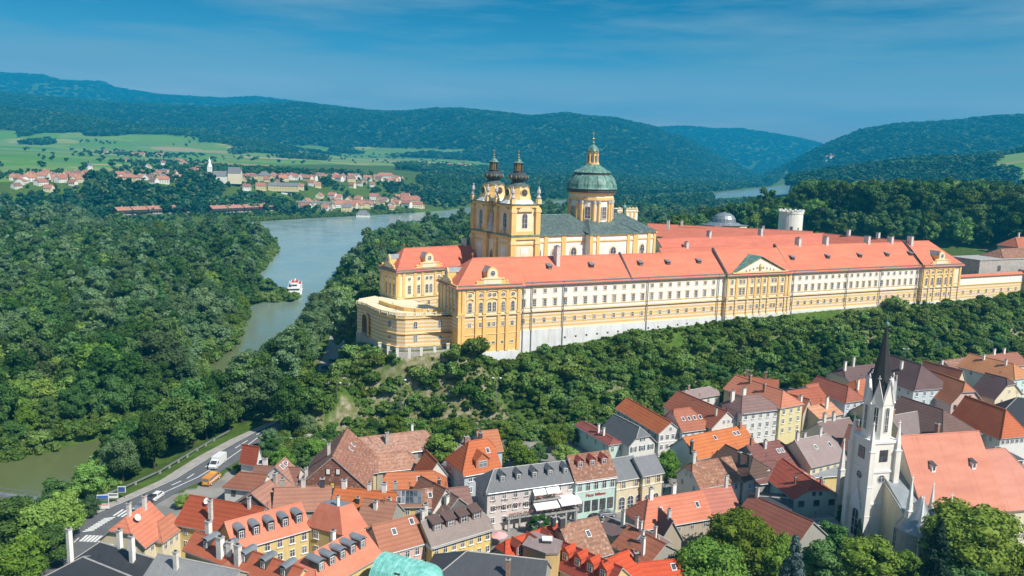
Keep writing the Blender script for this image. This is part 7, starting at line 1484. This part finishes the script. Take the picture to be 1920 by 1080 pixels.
# ---- bare rocks in the slope
def rock(label,px,py,z0,r,seed):
    x,y,z,k=ground_px(px,py,r*.4); g=np.random.default_rng(seed); bm=bmesh.new(); bmesh.ops.create_icosphere(bm,subdivisions=4,radius=1); V=np.array([v.co[:] for v in bm.verts])
    n=fbm(V[:,0]*1.7+seed,V[:,1]*1.7+V[:,2]*1.3+9,4)+1.5*np.abs(fbm(V[:,0]*3.1+V[:,2]*1.4+seed,V[:,1]*3.1+3,4)-.45)+.9*np.abs(fbm(V[:,0]*7+seed,V[:,1]*7+V[:,2]*4,3)-.45); st_=np.round(V[:,2]*4+n*3)/4
    for v,a,q in zip(bm.verts,n,st_): s=.5+.75*a; v.co=(v.co.x*s*r*1.5,v.co.y*s*r*.9,(v.co.z*.4+q*.6)*s*r*.7)
    me=bpy.data.meshes.new('rock_outcrop'); bm.to_mesh(me); bm.free(); me.materials.append(M['rock']); o=bpy.data.objects.new('rock_outcrop',me); COL.objects.link(o); o.location=(x,y,z-r*.38); o.rotation_euler=(g.uniform(-.25,.25),g.uniform(-.25,.25),g.uniform(-.5,.5)); tag(o,label,'rock')
simple('rock',(.3,.275,.25),.95,.45,.8,bm=.7)
for i,(px,py,r,lab) in enumerate([(603,782,2.8,'pale rock cliff above the road bend left of the shingled gable'),(628,752,2.4,'rock face just above the road cliff'),(572,822,3.2,'pale rock slab on the grassy bank by the wooden fence'),(735,722,4.2,'grey crag in the middle of the slope left of the rock streak'),(760,752,3.4,'lower grey crag below the slim lamp mast'),(790,735,3.0,'pale rock streak in the slope below the bastion'),(882,690,2.6,'small pale boulder directly under the palace corner'),(905,700,2.2,'second small boulder right under the palace corner'),(1490,655,3.6,'grey rock outcrop on the slope left of the spire'),(1540,670,3.6,'grey rock outcrop next to the first one left of the spire'),(1575,690,3,'low grey rock near the slope foot left of the spire'),(1690,628,3.6,'brownish rock face right of the spire tip'),(700,800,2.6,'small rock behind the old barn'),(980,845,3.5,'ruined rock wall behind the orange-roofed villa')]): rock(lab,px,py,0,r,i+5)
# ================================================================ FAR BANK: villages, fields, far woods, hills
def gpx(px,py):
    z=0
    for _ in range(12):
        q=at(px,py,min(z,70)); z=.5*z+.5*gz(q[0],q[1])
    return q[0],q[1],gz(q[0],q[1])
VR=random.Random(3); VM={}
def vhouse(l,w,h,hr,rc,wcx,hip=0):
    key=(l,w,h,hr,rc,wcx,hip)
    if key in VM: return VM[key]
    F=MB(); wm=wallmesh(l,w,-2,h,hr,hip,hip,wcx); r=roofmesh(l,w,h,hr,hip,hip,rc,.5,.3,.2)
    for src in (wm,r):
        o=len(F.v); F.v+=src.v; 
        for f_,m_ in zip(src.f,src.m): F.f.append(tuple(o+i for i in f_)); F.m.append(F.mi(src.mats[m_]))
    for i in range(int(l/3)):
        for zz in ((1.6,4.4) if h>5 else (1.6,)): F.box(1.2+i*3,2.2+i*3,-.05,0,zz,zz+1.3,'glass')
    F.box(l*.3,l*.3+.8,w*.45,w*.45+.8,h,h+hr+1.2,'chim')
    VM[key]=F.mesh('village_house'); return VM[key]
simple('vred',(.38,.16,.11),.8,.3,.4); simple('vorange',(.44,.2,.13),.8,.25,.4); simple('vbrown',(.24,.14,.11),.8,.3,.4); simple('vgrey',(.2,.2,.21),.7,.25,.4); simple('vyellow',(.7,.6,.33),.85,.1)
CL=[(20,165,326,348,34,'at the left edge of the far village'),(215,300,330,345,12,'left of the white village church'),(255,372,324,340,20,'in the grey-roofed row left of the village church'),(455,600,333,356,44,'in the middle of the far village'),(600,755,334,368,66,'on the rise above the far river bank'),(560,800,376,395,44,'down by the far river bank'),(195,400,284,294,16,'in the hamlet among the upper fields'),(785,880,309,320,26,'in the distant hamlet beyond the fields'),(630,700,365,378,8,'halfway up the far bank')]
CN={'vred':'red','vorange':'orange','vbrown':'brown','vgrey':'grey'}; VP=[]
for x0,x1,y0,y1,n,where in CL:
    grey='grey-roofed' in where
    for i in range(n):
        a=x0+(x1-x0)*(i+.5)/n+VR.uniform(-9,9); b=VR.uniform(y0,y1); X_,Y_,Z_=gpx(a,b)
        if Z_<-4: continue
        if any(abs(X_-p[0])<8 and abs(Y_-p[1])<10 for p in VP): continue
        VP.append((X_,Y_)); rc=VR.choice(['vgrey','vbrown','vgrey','vred'] if grey else ['vred','vred','vorange','vbrown','vorange']); wc=VR.choice(['white','palewall','vyellow','white'])
        l,w,h,hr=VR.choice([(10,8,5,3.6),(12,9,5.5,4),(9,7,4.2,3.5),(15,9,6,4)]); o=bpy.data.objects.new('village_house',vhouse(l,w,h,hr,rc,wc,VR.choice([0,0,.4]))); COL.objects.link(o); o.location=(X_,Y_,Z_-.3); o.rotation_euler.z=VR.choice([.1,-.3,.5,1.7,1.4])+VR.uniform(-.15,.15)
        tag(o,'%s-roofed house with %s walls %s'%(CN[rc],{'white':'white','palewall':'cream','vyellow':'yellow'}[wc],where),'house','%s-roofed %s houses %s'%(CN[rc],wc.replace('palewall','cream').replace('vyellow','yellow'),where))
# terraced houses under the bluff
def rowhouse(px0,px1,py,n,where):
    a=np.array(gpx(px0,py)); b=np.array(gpx(px1,py-(px1-px0)*.045)); a[2]=b[2]=max(a[2],1)
    d=(b-a)/n; L=float(np.hypot(d[0],d[1])); rz=math.atan2(d[1],d[0])
    for i in range(n):
        p=a+d*(i+.03); F=MB(); l=L*.93; F.box(0,l,0,11,-3,6.2,'darkframe'); F.box(.2,l-.2,-1.2,0,.1,.4,'frame'); F.box(.2,l-.2,-1.2,0,3.1,3.4,'darkframe')
        R=empty('terraced_house',tuple(p),rz,'%s orange-roofed terraced house %s'%(['first','second','third','fourth','fifth'][i],where),'house'); 
        for k in range(5): F.box(.6+k*l/5,.6+k*l/5+1.8,-.08,0,.6,2.8,'glass'); F.box(.6+k*l/5,.6+k*l/5+1.8,-.08,0,3.7,5.7,'glass')
        F.build('wall',R); o=roofmesh(l,11,6.3,3,0,0,'vorange',.8,.1,.3).build('roof',R); chimney(o,l*.5,6,8.5,10.6,1)
rowhouse(219,361,404,5,'from the left in the left row under the bluff'); rowhouse(397,515,400,4,'from the left in the right row under the bluff')
def vchurch(px,py,label,th,nave=True,s=1.0):
    X_,Y_,Z_=gpx(px,py); k=CF/Y_; R=empty('village_church',(X_,Y_,Z_),.15,label,'church'); F=MB(); F.box(-3*s,3*s,-3*s,3*s,-2,th*.6,'white'); F.box(-3.2*s,3.2*s,-3.2*s,3.2*s,th*.58,th*.61,'frame'); F.build('tower',R)
    F=MB(); F.lathe([(3.4*s,th*.6),(3.0*s,th*.68),(1.6*s,th*.74),(1.9*s,th*.8),(1.2*s,th*.87),(.3*s,th*.93),(.1,th)] if nave else [(3.6*s,th*.6),(.2,th)],(0,0,0),'slate' if nave else 'zinc',8 if nave else 4,math.pi/4,math.pi/4+2*math.pi); F.build('spire',R)
    if nave:
        wallmesh(34,13,-2,9,7,0,0,'white').build('wall',R,None,(5,-5,0)); roofmesh(34,13,9,7,0,0,'slate',.4,.2,.2).build('roof',R,(.2,.2,.21),(5,-5,0)); w_=wallmesh(18,15,-2,14,8,0,.5,'palewall').build('chancel',R,None,(26,-6,0)); roofmesh(18,15,14,8,0,.5,'slate',.4,.2,.2).build('chancel_roof',R,(.18,.18,.19),(26,-6,0))
vchurch(394,341,'white village church with onion-topped tower on the far bank',36); vchurch(170,330,'small pale church tower with pointed roof at the left of the far village',24,False,.9)
def vbig(px,py,l,w,h,hr,rc,wc,label,rz=.1,hip=1,name='large_house'):
    X_,Y_,Z_=gpx(px,py); R=empty(name,(X_,Y_,Z_),rz,label,'building'); wallmesh(l,w,-2,h,hr,hip,hip,wc).build('wall',R); roofmesh(l,w,h,hr,hip,hip,rc,.6,.3,.2).build('roof',R)
    for i in range(int(l/4)):
        for z in np.arange(2.2,h-.6,3.1): window(R,2+i*4,-.02,z,0,1.3,1.6,'dark',pane=False)
vbig(482,349,20,14,9,6,'vgrey','vyellow','tall yellow building with grey hipped roof in the far village'); vbig(502,346,44,12,7,4,'vgrey','vyellow','long yellow wing with blue-grey roof right of the tall yellow building',.12,.5)
vbig(455,355,24,11,5,4,'vred','white','red-roofed barn below the tall yellow building'); vbig(225,343,20,13,8,4,'vorange','vyellow','yellow villa with orange hipped roof left of the village church')
vbig(752,385,30,14,9,6,'vred','vyellow','big red-roofed inn by the far river bank',.3,.5); vbig(705,353,34,12,8,5,'vorange','white','white block with orange roof above the far bank'); vbig(652,362,30,12,6,4,'vorange','white','long white house with orange roof halfway up the far bank'); vbig(640,398,14,9,8,4,'vgrey','vyellow','yellow house with grey roof at the water edge of the far bank',.2,0)
vbig(808,373,26,12,5,4,'vorange','white','lone orange-roofed house among trees near the far bank'); vbig(668,404,18,10,7,5,'vgrey','white','white gabled house with grey roof at the far bank'); vbig(1015,300+33,30,15,6,3,'vgrey','white','white hall in the fields right of the abbey towers')
# two castles far down the river
def castle(px,py,D,label,s=1.0):
    p=atY(px,py,D); z=gz(p[0],p[1]); R=empty('castle',(p[0],p[1],max(z,p[2]-12)),0,label,'castle'); F=MB(); F.box(-28*s,28*s,0,18*s,-30,16*s,'white'); F.box(-8*s,4*s,-6*s,6*s,-30,24*s,'white'); F.box(18*s,30*s,-4*s,8*s,-20,12*s,'palewall'); F.build('wall',R)
    roofmesh(56*s,18*s,16*s,9*s,1,1,'vred',1,.2,.3).build('roof',R,None,(-28*s,0,0)); F=MB(); F.lathe([(9*s,24*s),(4*s,29*s),(5*s,32*s),(0,38*s)],(-2*s,0,0),'vred',8); F.build('tower_roof',R)
castle(1489,334,3900,'white castle with reddish roof on the bank down the valley'); castle(1555,330,3600,'ruin-like castle on a wooded rock right of the white castle',.9)
# viaduct
def viaduct():
    X_,Y_,Z_=gpx(560,371); R=empty('railway_viaduct',(X_,Y_,Z_),.05,'grey stone viaduct arches below the village houses','viaduct'); F=MB(); n=5; sp=9
    for i in range(n+1): F.box(i*sp-1,i*sp+1,0,5,-3,5.5,'stone')
    for i in range(n):
        for k in range(6):
            a0,a1=math.pi*k/6,math.pi*(k+1)/6; c=i*sp+sp/2; F.plate([(c+3.5*math.cos(a0),0,5.5+3*math.sin(a0)),(c+3.5*math.cos(a1),0,5.5+3*math.sin(a1)),(c+3.5*math.cos(a1),0,9.4),(c+3.5*math.cos(a0),0,9.4)],(0,5,0),'stone')
    F.box(-4,n*sp+4,-.3,5.3,9.4,10.6,'concrete'); F.build('arcade',R)
viaduct()
# ---- far woods
LOW=[]
for i in range(5):
    LOW.append(crown_mesh('far_crown',15,6.2,8,150,1.5,'far' if i<4 else 'willow','round',True,300+i))
FP=[]
RZ=wp([(205,432),(380,424),(530,416),(530,398),(380,402),(205,406)],0)
def far(x,y,grow,hmin,hmax,test,seed,wmul=1.0):
    g=np.random.default_rng(seed); h,wh,dn,dt,dpl,ff=terrain(x,y); m=test(x,y,h,wh,dn,dpl)
    for W in WATER: m&=sdf(W,x,y)>6
    fr,px,py,dd=inframe(x,y,h+10,40); m&=fr&(h>-5.4)&~unclear(x,y,h+11)&~unclear(x,y,h+5)
    for a,b,c in zip(x[m],y[m],h[m]): FP.append((a,b,c-1,g.uniform(hmin,hmax)/15,g.uniform(0,6),g.uniform(1,1.3)*wmul,int(g.integers(4)) if g.random()<.85 else 4))
def fieldmask(x,y,h,wh,dn):
    f=((dn>215+np.interp(x/y,[-.6,-.43,-.24,-.06,.03],[0,230,600,450,1100]))&(wh==0)&(x/y<.06+.05*(fbm(x/200,y/200,3)-.5)))
    md=fbm(x/260,y/420,3)>.43
    f|=(wh==1)&(y<3350)&(h<125)&md; f|=(wh==2)&(y<4400)&(h<105)&(fbm(x/300,y/500,3)>.36)&md&(x/y<.02); f|=(wh==7)&(x/y>.555+.1*(fbm(x/150,y/150,3)-.5)+.0002*(1900-y))&(y>1350)&(y<1950); f|=(wh==3)&(fbm(x/330,y/260,2)>.63)
    return f
vill=[(p[0],p[1]) for p in VP]; VA=np.array(vill)
def nearv(x,y,r):
    d=np.full(x.shape,1e9)
    for a,b in vill: d=np.minimum(d,np.hypot(x-a,(y-b)))
    return d
x,y=scatter(-1100,260,820,2100,10.5,21); far(x,y,1,9,17,lambda x,y,h,wh,dn,dpl:(dn>3)&~fieldmask(x,y,h,wh,dn)&(wh==0)&(nearv(x,y,60)>30)&~inside(RZ,x,y)&((y<1600)|(x>-200))&~((nearv(x,y,60)<60)&(fbm(x/40,y/40,2)>.5)),31)
x,y=scatter(150,1900,1250,2100,13,22); far(x,y,1,11,18,lambda x,y,h,wh,dn,dpl:(wh==0)&~fieldmask(x,y,h,wh,dn)&~((dn>3)&(x<260)),32)
x,y=scatter(-300,3400,2100,4200,19,23); far(x,y,1,13,20,lambda x,y,h,wh,dn,dpl:(wh==0)&~fieldmask(x,y,h,wh,dn),33,1.6)
x,y=scatter(-2400,2600,1200,3400,15,24); far(x,y,1,12,19,lambda x,y,h,wh,dn,dpl:((wh==1)|(wh==7))&~fieldmask(x,y,h,wh,dn),34,1.35)
x,y=scatter(-4600,4600,2300,5400,25,25); far(x,y,1,14,21,lambda x,y,h,wh,dn,dpl:((wh==2)|(wh==6)|(wh==5))&~fieldmask(x,y,h,wh,dn),35,1.9)
x,y=scatter(-7000,6500,5400,8800,46,26); far(x,y,1,16,24,lambda x,y,h,wh,dn,dpl:(wh>=2)&~fieldmask(x,y,h,wh,dn),36,3.0)
# hedges and scattered field trees
x,y=scatter(-1500,300,1300,4200,34,27); far(x,y,1,7,13,lambda x,y,h,wh,dn,dpl:fieldmask(x,y,h,wh,dn)&((fbm(x/120,y/35,3)>.62)|((nearv(x,y,1)<110)&(fbm(x/30,y/30,2)>.4))),37,1.2)
x,y=scatter(-1500,300,900,3400,9,28); far(x,y,1,5,9,lambda x,y,h,wh,dn,dpl:(nearv(x,y,1)<48)&(nearv(x,y,1)>10.5)&~inside(RZ,x,y)&(fbm(x/22,y/22,2)>.47)&(dn>3),38,1.0)
x,y=scatter(-1000,0,850,1200,7,29); far(x,y,1,3.5,5.5,lambda x,y,h,wh,dn,dpl:inside(RZ,x,y)&(dn>3)&(fbm(x/25,y/25,2)>.42),39,1.0)
gn_scatter('distant_woodland',FP,LOW); print('far',len(FP))
